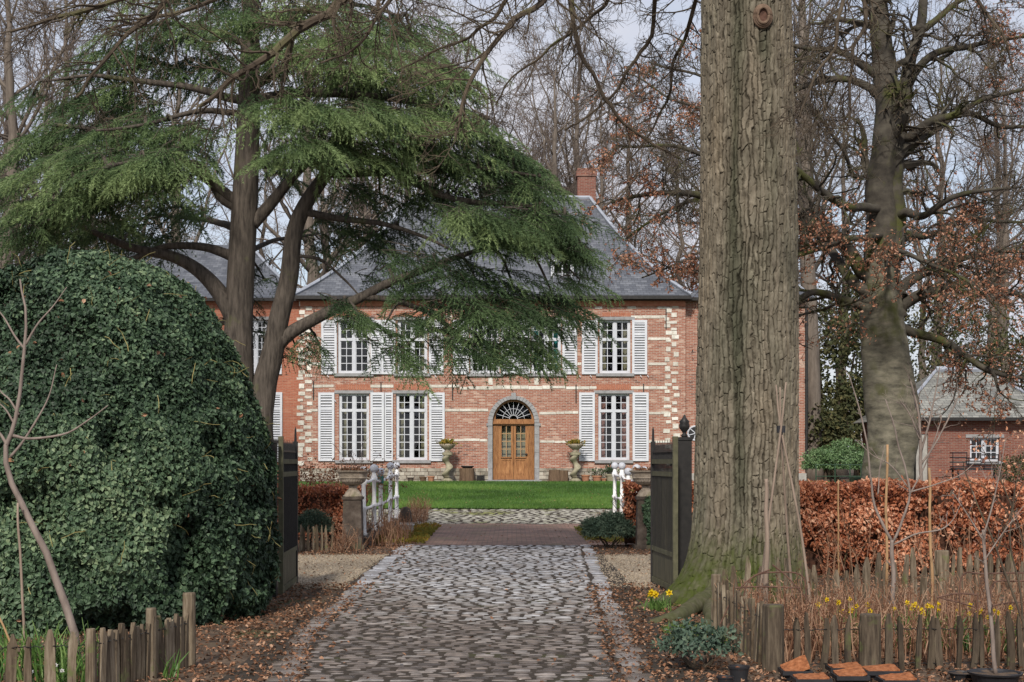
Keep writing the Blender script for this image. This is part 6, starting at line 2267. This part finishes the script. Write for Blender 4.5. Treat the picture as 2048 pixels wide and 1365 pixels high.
# cane tripod before the oak
Yt = 13.6
tp = thing('cane_tripod', 'tall cane tripod tied near its top in front of the oak trunk', 'cane tripod', (*P(1560, 0, Yt)[:2], 0))
for a, b, nm in (((1512, 1264, 0), (1572, 765, 0), 0), ((1628, 1264, -.1), (1552, 770, .05), 1), ((1590, 1258, .6), (1560, 775, .08), 2)):
    k = P(1562, 858, Yt + .04 * nm)
    p0, p1 = P(a[0], a[1], Yt + a[2]), P(b[0], b[1], Yt + b[2])
    MB().tube(spline([p0, p0 * .5 + k * .5 + (.03 if nm == 1 else -.01, 0, 0), k, p1], 16), np.linspace(.015, .008, 16), 7).build('cane', MAT['cane_pink'], tp, smooth=True)
MB().tube([P(1562, 866, Yt + .04), P(1562, 852, Yt + .04)], .042, 9).build('binding', MAT['bin'], tp)
poly_stem('wooden_stake', 'stout split pinkish stake standing in front of the cane tripod', 'stake', 13.0, [([(1530, 1290), (1533, 1120), (1533, 1010), (1531, 958)], .026, .017)], 'cane_pink', part='stake')
poly_stem('garden_cane', 'orange tan cane left of the potted sapling before the beech hedge', 'cane', 13.8, [([(1772, 1265), (1773, 1080), (1774, 888)], .015, .012)], 'cane', part='cane')
poly_stem('garden_cane', 'orange tan cane standing straight before the hedge nearest the garage window', 'cane', 13.6, [([(1866, 1285), (1862, 1100), (1858, 936)], .017, .013)], 'cane', part='cane')
poly_stem('garden_cane', 'thin pale cane nearly touching the hedge just right of the oak', 'cane', 19.9, [([(1677, 1160), (1677, 960)], .012, .012)], 'cane', part='cane')
poly_stem('garden_cane', 'low split cane standing among the daffodils', 'cane', 12.2, [([(1922, 1330), (1921, 1250), (1918, 1208)], .020, .016)], 'cane', part='cane')

poly_stem('young_tree', 'bare multi stemmed sapling with arching stems in front of the copper hedge', 'tree', 13.2,
          [([(1790, 1300), (1788, 1200), (1786, 1110), (1784, 1080)], .024, .018), ([(1785, 1085), (1765, 1050), (1745, 1000), (1740, 930), (1727, 852), (1712, 800), (1698, 750)], .015, .004),
           ([(1786, 1085), (1805, 1040), (1820, 990), (1810, 940), (1798, 890), (1785, 840), (1772, 798)], .014, .004), ([(1787, 1090), (1830, 1070), (1880, 1060), (1905, 1040), (1920, 1010)], .010, .003),
           ([(1816, 975), (1780, 930), (1745, 910), (1710, 880)], .007, .003), ([(1818, 985), (1870, 970), (1920, 950), (1960, 915)], .008, .003), ([(1818, 992), (1850, 930), (1880, 850), (1884, 830)], .008, .003),
           ([(1755, 990), (1760, 940), (1770, 890)], .007, .003)], seed=3, twigs=3, tw_len=.35)
poly_stem('young_tree', 'thin bare sapling rising from the round black pot in the lower right corner', 'tree', 10.5,
          [([(1992, 1352), (1985, 1280), (1975, 1180), (1968, 1090), (1966, 1060)], .017, .011), ([(1966, 1080), (1935, 1030), (1905, 985)], .007, .003), ([(1967, 1070), (1985, 1010), (2000, 940), (2010, 880)], .007, .003), ([(1970, 1120), (2010, 1060), (2050, 1010)], .006, .003)], seed=5, twigs=5, tw_len=.35)
poly_stem('young_tree', 'dark leaning bare sapling at the right edge with russet buds', 'tree', 11.6,
          [([(2075, 1330), (2030, 1200), (1990, 1090), (1950, 1000), (1925, 930)], .012, .004), ([(2050, 1330), (2040, 1180), (2020, 1080), (2030, 980), (2048, 900)], .010, .003), ([(1995, 1100), (2020, 1030), (2050, 960)], .006, .003)], 'bark_twig', seed=7, twigs=6, tw_len=.4)
t = poly_stem('young_tree', 'bare sapling with pale upright shoots before the garage wall', 'tree', 24.5,
              [([(1842, 1010), (1842, 900), (1838, 840), (1830, 790), (1815, 750)], .035, .012), ([(1842, 905), (1860, 840), (1870, 790), (1880, 735)], .022, .008), ([(1842, 930), (1875, 880), (1905, 820), (1925, 770)], .02, .008), ([(1840, 880), (1820, 830), (1800, 800)], .016, .006)], seed=9, twigs=9, tw_len=1.2)
# leafy branch bits at the right
rng = np.random.default_rng(15)
t = poly_stem('young_tree', 'slim sapling holding a few orange leaves before the garage bins', 'tree', 14.6,
              [([(2070, 1250), (2050, 1100), (2010, 980), (1985, 930), (1960, 890)], .010, .003), ([(2040, 1060), (1980, 985), (1930, 960), (1885, 950)], .006, .003), ([(2055, 1120), (2075, 1000), (2060, 900)], .006, .003)], 'bark_twig', seed=11, twigs=7, tw_len=.45)
N = 170
q = np.concatenate([P(2000, 905, 14.6) + rng.normal(size=(70, 3)) * (.16, .1, .14), P(1920, 955, 14.6) + rng.normal(size=(45, 3)) * (.16, .1, .05), P(2045, 980, 14.6) + rng.normal(size=(55, 3)) * (.1, .1, .14)])
x, y, z = frames(rand_dirs(N, rng), rand_dirs(N, rng))
MB().inst(CURL[0], CURL[1], q, x, y, z, rng.uniform(.03, .055, N), rng.random(N)).build('leaves', MAT['leaf_russet'], t)

# bent rods used as plant supports
def hoops(label, Y, rows):
    b = P(rows[0][0][0], 1260, Y)
    t = thing('plant_support', label, 'plant support', (b[0], b[1], 0), 'rusty bent rod plant supports')
    mb = MB()
    for pts in rows:
        mb.tube(spline([P(p[0], p[1], Y + (p[2] if len(p) > 2 else 0)) for p in pts], 24), .0075, 5)
    mb.build('rods', M('rusty_rod', [(.07, .035, .025), (.15, .085, .06)], 9, bmp=.2), t)


hoops('rusty rod hoops spread over the daffodils at the right edge', 11.9, [[(1925, 1340), (1920, 1230), (1925, 1152), (1970, 1148), (2060, 1146)], [(1874, 1196), (1910, 1188), (1950, 1190), (1955, 1200), (1952, 1330)], [(1880, 1196), (1920, 1206), (1950, 1215)], [(1985, 1212), (2020, 1206), (2080, 1205)], [(1985, 1335), (1985, 1240), (1985, 1170), (2030, 1163), (2090, 1165)], [(1900, 1330), (1898, 1250), (1892, 1194)]])
hoops('rusty rod hoops bent over dead stems before the oak foot', 12.8, [[(1440, 1250), (1470, 1190), (1510, 1152), (1560, 1145), (1600, 1150), (1612, 1180), (1612, 1280)], [(1470, 1176), (1520, 1174), (1600, 1176)], [(1450, 1262), (1480, 1215), (1500, 1160), (1540, 1140)], [(1545, 1130), (1580, 1160), (1640, 1230)]])


# ------------------------------------------------------------------ flowers, dead stalks
def bulb(name, label, c, R, n, h, flowers, fmat, seed, grp=None, fs=.035):
    rng = np.random.default_rng(seed)
    t = thing(name, label, 'flower clump', (c[0], c[1], gz(c[1])), grp)
    q = np.column_stack([c[0] + rng.normal(size=n) * R[0] * .6, c[1] + rng.normal(size=n) * R[1] * .6])
    d = nrm(np.column_stack([rng.normal(size=(n, 2)) * .28, np.ones(n)]))
    hh = rng.uniform(.55, 1.1, n) * h
    pts = np.stack([np.column_stack([q, gz(q[:, 1]) - .01]), np.column_stack([q, gz(q[:, 1])]) + d * hh[:, None] * .55, np.column_stack([q, gz(q[:, 1])]) + d * hh[:, None] + (0, 0, 0) + np.column_stack([d[:, :2] * .35 * hh[:, None], -.08 * hh])], 1)
    side = nrm(np.cross(d, rng.normal(size=(n, 3))))
    V = np.stack([pts - side[:, None] * np.array([.006, .007, .0015])[None, :, None], pts + side[:, None] * np.array([.006, .007, .0015])[None, :, None]], 2).reshape(-1, 3)
    off = np.arange(n)[:, None, None] * 6
    q4 = (np.array([(0, 1, 3, 2), (2, 3, 5, 4)])[None] + off).reshape(-1, 4)
    MB().add(V, [q4], np.repeat(rng.random(n), 6)).build('leaves', MAT['leaf_bulb'], t)
    if flowers:
        fp = np.column_stack([c[0] + rng.normal(size=flowers) * R[0] * .62, c[1] + rng.normal(size=flowers) * R[1] * .5, np.zeros(flowers)])
        fp[:, 2] = gz(fp[:, 1]) + h * rng.uniform(.85, 1.2, flowers)
        pet, st = MB(), MB()
        for k in range(flowers):
            f = nrm(np.array([rng.normal() * .7, -1., rng.normal() * .3 - .1]))
            s1 = nrm(np.cross(f, (0, 0, 1)))
            s2 = np.cross(f, s1)
            a = np.arange(6) * PI / 3 + rng.random()
            dirs = np.cos(a)[:, None] * s1 + np.sin(a)[:, None] * s2 + f * .15
            xx, yy, zz = frames(dirs, np.tile(f, (6, 1)))
            pet.inst(LEAF2[0] * (1, 1.1, 1), LEAF2[1], np.tile(fp[k], (6, 1)), xx, yy, zz, fs, np.full(6, .7))
            # trumpet
            b = np.arange(8) / 8 * 2 * PI
            ring = lambda r_, u_: fp[k] + f * u_ + r_ * (np.cos(b)[:, None] * s1 + np.sin(b)[:, None] * s2)
            Vt = np.concatenate([ring(fs * .22, 0), ring(fs * .3, fs * .6), ring(fs * .42, fs * .75)])
            ii = np.arange(24).reshape(3, 8)
            qq = np.stack([ii[:-1], np.roll(ii, -1, 1)[:-1], np.roll(ii, -1, 1)[1:], ii[1:]], -1).reshape(-1, 4)
            pet.add(Vt, [qq], .1)
            st.tube([(fp[k, 0] * .6 + c[0] * .4, fp[k, 1], gz(c[1])), fp[k] - (0, 0, h * .3), fp[k]], .0035, 4)
        pet.build('flowers', MAT[fmat], t)
        st.build('stalks', MAT['leaf_bulb'], t)


bulb('daffodil_clump', 'small yellow daffodil clump at the foot of the great oak', (1.62, 15.75), (.11, .08), 70, .20, 7, 'daffodil', 2, fs=.045)
bulb('daffodil_clump', 'yellow daffodil clump in the bed left of the orange canes', ((1702 - CX) / F * 12.6, 12.6), (.22, .12), 120, .36, 11, 'daffodil', 3, fs=.030)
bulb('daffodil_clump', 'large yellow daffodil clump in the bed between the orange canes', ((1850 - CX) / F * 12.5, 12.5), (.24, .14), 170, .36, 18, 'daffodil', 4, fs=.030)
bulb('daffodil_clump', 'sparse daffodil clump under the rusty hoops', ((1955 - CX) / F * 12.4, 12.4), (.26, .14), 150, .33, 8, 'daffodil', 5, fs=.028)
bulb('daffodil_clump', 'budding daffodil clump at the right end of the bed', ((2060 - CX) / F * 12.3, 12.3), (.22, .14), 130, .34, 4, 'daffodil', 6, fs=.028)
bulb('bulb_clump', 'green bulb leaves pushing up behind the pales at the left edge', ((60 - CX) / F * 10.7, 10.7), (.26, .12), 110, .46, 0, 'daffodil', 7)
bulb('bulb_clump', 'green bulb leaves behind the pales at the foot of the bent sapling', ((135 - CX) / F * 10.9, 10.9), (.20, .12), 90, .46, 0, 'daffodil', 8)
bulb('bulb_clump', 'fresh green leaves between the bent sapling and the dense pales', ((150 - CX) / F * 10.4, 10.4), (.14, .10), 50, .40, 0, 'daffodil', 9)
bulb('snowdrop_clump', 'white snowdrops showing between the spaced pales at the left', ((105 - CX) / F * 10.25, 10.25), (.14, .06), 40, .16, 9, 'snowdrop', 10, fs=.02)
bulb('bulb_clump', 'broad green leaves sprouting in front of the dense left pales', ((338 - CX) / F * 10.7, 10.7), (.06, .05), 16, .26, 0, 'daffodil', 12)

rng = np.random.default_rng(31)
def stalks(label, x0, x1, y0, y1, K, h, seed, spread=.16):
    rng = np.random.default_rng(seed)
    t = thing('dead_stalks', label, 'dead plants', ((x0 + x1) / 2, (y0 + y1) / 2, gz((y0 + y1) / 2)))
    L = np.empty((K, 6, 3))
    b = np.column_stack([rng.uniform(x0, x1, K), rng.uniform(y0, y1, K)])
    L[:, 0] = np.column_stack([b, gz(b[:, 1]) - .01])
    hh = rng.uniform(.45, 1.15, K) * h
    dv = nrm(np.column_stack([rng.normal(size=(K, 2)) * spread, np.ones(K)]))
    for j in range(1, 6):
        L[:, j] = L[:, j - 1] + dv * (hh / 5)[:, None]
        dv = nrm(dv + rng.normal(size=(K, 3)) * .14)
    R = np.tile([.006, .0055, .005, .004, .0035, .0025], (K, 1))
    mb = MB().tubes(L, R, 4, rng.random(K))
    L2, R2 = children_of(L, R, 4, rng, (.15, .4), (30, 65), .3, 4, .2, .03, 0, .7, rmin=.002)
    mb.tubes(L2, R2, 3, rng.random(len(L2)))
    mb.build('stalks', MAT['dry'], t)
    tips = L2[:, -1]
    tips = np.repeat(tips[rng.random(len(tips)) < .6], 3, 0)
    tips = tips + rng.normal(size=tips.shape) * .02
    x, y, z = frames(rand_dirs(len(tips), rng), rand_dirs(len(tips), rng))
    MB().inst(LEAF2[0], LEAF2[1], tips, x, y, z, rng.uniform(.012, .03, len(tips)), rng.random(len(tips))).build('seed_heads', MAT['dry'], t)


stalks('tangle of brown dead stalks inside the leaning side pales', 2.05, 2.9, 11.6, 13.6, 300, .52, 1)
stalks('brown dead stalks between the orange canes and the front pales', 2.9, 4.0, 11.6, 13.9, 330, .52, 2)
stalks('brown dead stalks at the right end of the bed below the hoops', 4.0, 5.1, 11.6, 14.2, 280, .58, 3)
stalks('thin dry stems growing at the foot of the left bridge railing', -2.75, -2.1, 27.3, 29.6, 110, .62, 4)
stalks('dry brown grass clump at the far end of the left railing', -2.75, -2.2, 36.1, 37.8, 130, .62, 5)
stalks('tall bare twigs rising between the copper hedge and the back pales', 3.6, 6.8, 16.4, 19.6, 80, 1.1, 6, .12)
stalks('dry twigs beside the short picket fence near the stone pedestal', -3.3, -2.75, 25.6, 26.5, 50, .5, 8, .4)
stalks('dry brown twigs behind the juniper on the right bridge edge', 1.9, 2.5, 29., 33., 70, .55, 9)

# ------------------------------------------------------------------ pots and trays in the lower right corner
def tray(px, py, Y, w, d, tilt, label, seed):
    rng = np.random.default_rng(seed)
    c = P(px, py, Y)
    h = max(.08, c[2])
    t = thing('nursery_tray', label, 'plant tray', (c[0], Y, 0), 'black trays topped with orange coir mats')
    mb = MB()
    x0, x1, y0, y1 = c[0] - w / 2, c[0] + w / 2, Y - d / 2, Y + d / 2
    V = [(x0 + .03, y0 + .03, 0), (x1 - .03, y0 + .03, 0), (x1 - .03, y1 - .03, 0), (x0 + .03, y1 - .03, 0), (x0, y0, h), (x1, y0, h), (x1, y1, h), (x0, y1, h)]
    mb.add(V, [(0, 3, 2, 1), (0, 1, 5, 4), (1, 2, 6, 5), (2, 3, 7, 6), (3, 0, 4, 7)])
    mb.box(x0 - .012, x1 + .012, y0 - .012, y0, h - .025, h + .006).box(x0 - .012, x1 + .012, y1, y1 + .012, h - .025, h + .006).box(x0 - .012, x0, y0, y1, h - .025, h + .006).box(x1, x1 + .012, y0, y1, h - .025, h + .006)
    mb.build('tray', MAT['bin'], t)
    n, m = 14, 10
    U, W = np.meshgrid(np.linspace(0, 1, n), np.linspace(0, 1, m))
    zz = h + .004 + .012 * fbm(np.stack([U * 5, W * 5, U * 0 + seed], -1), 3, seed) + tilt * np.maximum(0, U * .7 + W * .6 - .45)
    V = np.stack([x0 + .006 + (w - .012) * U, y0 + .006 + (d - .012) * W, zz], -1).reshape(-1, 3)
    idx = np.arange(n * m).reshape(m, n)
    q = np.stack([idx[:-1, :-1], idx[:-1, 1:], idx[1:, 1:], idx[1:, :-1]], -1).reshape(-1, 4)
    V2 = V - (0, 0, .012)
    e = np.concatenate([idx[0], idx[1:, -1], idx[-1, -2::-1], idx[-2:0:-1, 0]])
    k = len(V)
    sq = np.array([(a, a + k, b + k, b) for a, b in zip(e, np.roll(e, -1))])
    MB().add(np.concatenate([V, V2]), [q, q[:, ::-1] + k, sq]).build('coir_mat', MAT['coir'], t)


for i, (px, py, Y, w, d, tl, lab) in enumerate([
        (1590, 1352, 10.75, .20, .20, .11, 'black tray whose orange coir mat curls up highest beside the corner post'),
        (1622, 1364, 10.35, .24, .20, .02, 'nearest black tray with a flat orange mat below the curled one'),
        (1690, 1348, 10.9, .24, .18, .02, 'black tray with an orange mat tucked against the front pales in the middle'),
        (1700, 1362, 10.5, .22, .20, .05, 'black tray with a tilted orange mat between two flatter ones'),
        (1762, 1354, 10.75, .25, .2, .03, 'black tray with an orange mat before the broad stump like post'),
        (1795, 1369, 10.3, .24, .2, .03, 'last black tray on the right of the orange row at the frame bottom')]):
    tray(px, py + 20, Y, w, d, tl, lab, 40 + i)


def nursery_pot(px, Y, r, h, label, fill='soil', mat='bin'):
    x = (px - CX) / F * Y
    t = thing('nursery_pot', label, 'plant pot', (x, Y, 0))
    MB().lathe([(r * .78, 0), (r * .97, h * .86), (r * 1.05, h * .87), (r * 1.07, h), (r * .98, h), (r * .93, h * .84)], (x, Y, .002), 28).build('pot', MAT[mat], t, smooth=False)
    a = np.arange(24) / 24 * 2 * PI
    V = [(x, Y, h * .9)] + [(x + r * .97 * math.cos(q) * 1., Y + r * .97 * math.sin(q), h * .86 + .008 * math.sin(q * 5)) for q in a]
    MB().add(V, np.array([(0, 1 + k, 1 + (k + 1) % 24) for k in range(24)])).build('soil_fill', MAT[fill], t)


nursery_pot(1990, 10.5, .185, .10, 'large round black pot of brown soil in the lower right corner')
nursery_pot(1478, 10.6, .075, .13, 'small black pot with brown bark on top by the dark shrub', 'coir')
nursery_pot(1925, 10.75, .10, .06, 'low dark pot just left of the large round black pot')
nursery_pot(1450, 10.35, .06, .09, 'tiny pot in front of the dark shrub at the frame bottom', 'coir')

# ------------------------------------------------------------------ yard behind the hedge
def at(px, Y):
    return (px - CX) / F * Y


rf = thing('green_railing', 'thin dark green railing in front of the rhododendron bush', 'railing', (at(1675, 47), 47, gz(47)))
z0 = gz(47)
mb = MB()
for zz in (.25, .62, 1.0):
    MB().tube([(at(1632, 47), 47, z0 + zz), (at(1722, 47), 47, z0 + zz)], .016, 6).build('rail', MAT['bin_green'], rf)
for px in (1632, 1670, 1700, 1722):
    MB().tube([(at(px, 47), 47, z0 - .1), (at(px, 47), 47, z0 + 1.04)], .022, 6).build('upright', MAT['bin_green'], rf)
tb = thing('water_tub', 'bright blue plastic tub by the corner of the brick wing', 'tub', (at(1633, 46), 46, gz(46)))
MB().lathe([(.24, 0), (.30, .26), (.325, .27), (.325, .31), (.29, .31), (.25, .05)], (at(1633, 46), 46, gz(46)), 20).build('tub', MAT['tarp'], tb)
wb = thing('wheelie_bin', 'dark green bin standing against the left side of the beech bole', 'bin', (at(1722, 40), 40, gz(40)))
x, z = at(1722, 40), gz(40)
mb = MB()
mb.add([(x - .2, 39.75, z + .05), (x + .2, 39.75, z + .05), (x + .2, 40.2, z + .05), (x - .2, 40.2, z + .05), (x - .26, 39.68, z + .95), (x + .26, 39.68, z + .95), (x + .26, 40.28, z + .95), (x - .26, 40.28, z + .95)], [(0, 3, 2, 1), (0, 1, 5, 4), (1, 2, 6, 5), (2, 3, 7, 6), (3, 0, 4, 7), (4, 5, 6, 7)])
mb.build('body', MAT['bin_green'], wb)
MB().box(x - .28, x + .28, 39.64, 40.32, z + .953, z + 1.0).build('lid', MAT['bin_green'], wb)
sl = thing('low_wall', 'low pale concrete wall just above the copper hedge by the blue tub', 'wall', (at(1685, 45), 45, gz(45)))
MB().box(at(1645, 45), at(1730, 45), 44.9, 45.1, gz(45) - .1, gz(45) + .27).build('wall', MAT['concrete'], sl)
gs = thing('garden_table', 'dark slatted garden table below the garage window', 'table', (at(1950, 49), 49, gz(49)))
z = gz(49)
mb = MB()
for k in range(7):
    mb.box(at(1905, 49), at(1998, 49), 48.6 + k * .11, 48.69 + k * .11, z + .72, z + .76)
mb.build('tabletop', MAT['bin'], gs)
for px in (1910, 1993):
    for yy in (48.65, 49.25):
        MB().bar((at(px, 49), yy, z - .02), (at(px, 49), yy, z + .72), .06, .06).build('leg', MAT['bin'], gs)
rng = np.random.default_rng(8)
for i, (px, w_, h_, lab) in enumerate(((1915, .42, .46, 'tall black crate at the left end of the garden table'), (1945, .36, .30, 'low black crate in the middle of the garden table'), (1978, .40, .40, 'black crate at the right end of the garden table'))):
    x = at(px, 49)
    c = thing('plastic_crate', lab, 'crate', (x, 48.9, z + .762))
    mb = MB()
    b0, b1 = z + .762, z + .762 + h_ * 1.15
    mb.box(x - w_ / 2, x + w_ / 2, 48.75, 49.1, b0, b0 + .03)
    for zz in np.linspace(b0 + .05, b1, 4):
        mb.box(x - w_ / 2, x + w_ / 2, 48.73, 48.749, zz, zz + .04)
        mb.box(x - w_ / 2, x + w_ / 2, 49.101, 49.12, zz, zz + .04)
        mb.box(x - w_ / 2 - .02, x - w_ / 2 - .001, 48.73, 49.12, zz, zz + .04)
        mb.box(x + w_ / 2 + .001, x + w_ / 2 + .02, 48.73, 49.12, zz, zz + .04)
    for sx in (-1, 1):
        mb.box(x + sx * (w_ / 2 + .03) - .009, x + sx * (w_ / 2 + .03) + .009, 48.72, 48.76, b0, b1 + .05)
    mb.build('crate', MAT['bin'], c)
pp = thing('flower_pot', 'large terracotta pot with bare red stems in front of the garden table', 'plant pot', (at(1985, 44), 44, gz(44)))
x, z = at(1985, 44), gz(44)
MB().lathe([(.17, 0), (.24, .30), (.27, .31), (.27, .38), (.23, .38), (.2, .3)], (x, 44, z), 18).build('pot', MAT['terracotta'], pp)
L = np.empty((26, 5, 3))
L[:, 0] = (x, 44, z + .3)
dv = nrm(rng.normal(size=(26, 3)) * (.4, .4, .1) + (0, 0, 1))
for j in range(1, 5):
    L[:, j] = L[:, j - 1] + dv * rng.uniform(.12, .24, 26)[:, None]
    dv = nrm(dv + rng.normal(size=(26, 3)) * .18)
MB().tubes(L, np.tile([.012, .01, .009, .008, .006], (26, 1)), 3).build('stems', MAT['bark_sapling'], pp)
pp = thing('flower_pot', 'terracotta trough at the foot of the brick wing beside the downpipe', 'plant pot', (at(1604, 47), 47, gz(47)))
MB().box(at(1594, 47), at(1616, 47), 46.8, 47.1, gz(47), gz(47) + .2).box(at(1592, 47), at(1618, 47), 46.77, 47.13, gz(47) + .201, gz(47) + .27).build('trough', MAT['terracotta'], pp)

# ------------------------------------------------------------------ camera, light, sky
cam = bpy.data.cameras.new('camera')
co = bpy.data.objects.new('camera', cam)
COL.objects.link(co)
co.location = (0, 0, CH)
co.rotation_euler = (PI / 2, 0, 0)
cam.sensor_width = 36
cam.lens = 36 * F / 2048
cam.shift_y = (HY - 682.5) / 2048
cam.clip_end = 2000
SC.camera = co

SUN_EL, SUN_AZ = math.radians(38), math.radians(189)     # azimuth measured from +Y clockwise: behind the camera
sl = bpy.data.lights.new('sun', 'SUN')
sl.energy = SUN_E
sl.angle = math.radians(6)
sl.color = (1, .93, .83)
so = bpy.data.objects.new('sun', sl)
COL.objects.link(so)
dv = Vector_ = np.array([math.sin(SUN_AZ) * math.cos(SUN_EL), math.cos(SUN_AZ) * math.cos(SUN_EL), math.sin(SUN_EL)])
from mathutils import Vector
so.rotation_euler = Vector(tuple(dv)).to_track_quat('Z', 'Y').to_euler()
so.location = (0, -20, 30)

w = bpy.data.worlds.new('World')
SC.world = w
w.use_nodes = True
nt = w.node_tree
nt.nodes.clear()
out = nt.nodes.new('ShaderNodeOutputWorld')
bg = nt.nodes.new('ShaderNodeBackground')
sky = nt.nodes.new('ShaderNodeTexSky')
sky.sky_type = 'NISHITA'
sky.sun_disc = False
sky.sun_elevation = SUN_EL
sky.sun_rotation = SUN_AZ
tc = nt.nodes.new('ShaderNodeTexCoord')
mp = nt.nodes.new('ShaderNodeMapping')
mp.inputs['Scale'].default_value = (1, 1, 2.2)
nt.links.new(tc.outputs['Generated'], mp.inputs[0])
nz = nd(nt, 'ShaderNodeTexNoise', Scale=3.2, Detail=7, Roughness=.6)
nt.links.new(mp.outputs[0], nz.inputs['Vector'])
cl = ramp(nt, nz.outputs[0], [(.55, .55, .55), (1, 1, 1)], .38, .6)
mx = mix(nt, cl, sky.outputs[0], (CLOUD * .95, CLOUD * .965, CLOUD * 1.07))
nt.links.new(mx, bg.inputs[0])
bg.inputs[1].default_value = SKY_S
nt.links.new(bg.outputs[0], out.inputs[0])
SC.view_settings.view_transform = 'Standard'
SC.view_settings.look = 'None'
SC.view_settings.exposure = EXPO
SC.view_settings.gamma = 1
SC.view_settings.use_curve_mapping = False
SC.cycles.max_bounces = 6
SC.cycles.diffuse_bounces = 3
SC.cycles.glossy_bounces = 3
SC.cycles.transparent_max_bounces = 8
SC.cycles.use_denoising = True
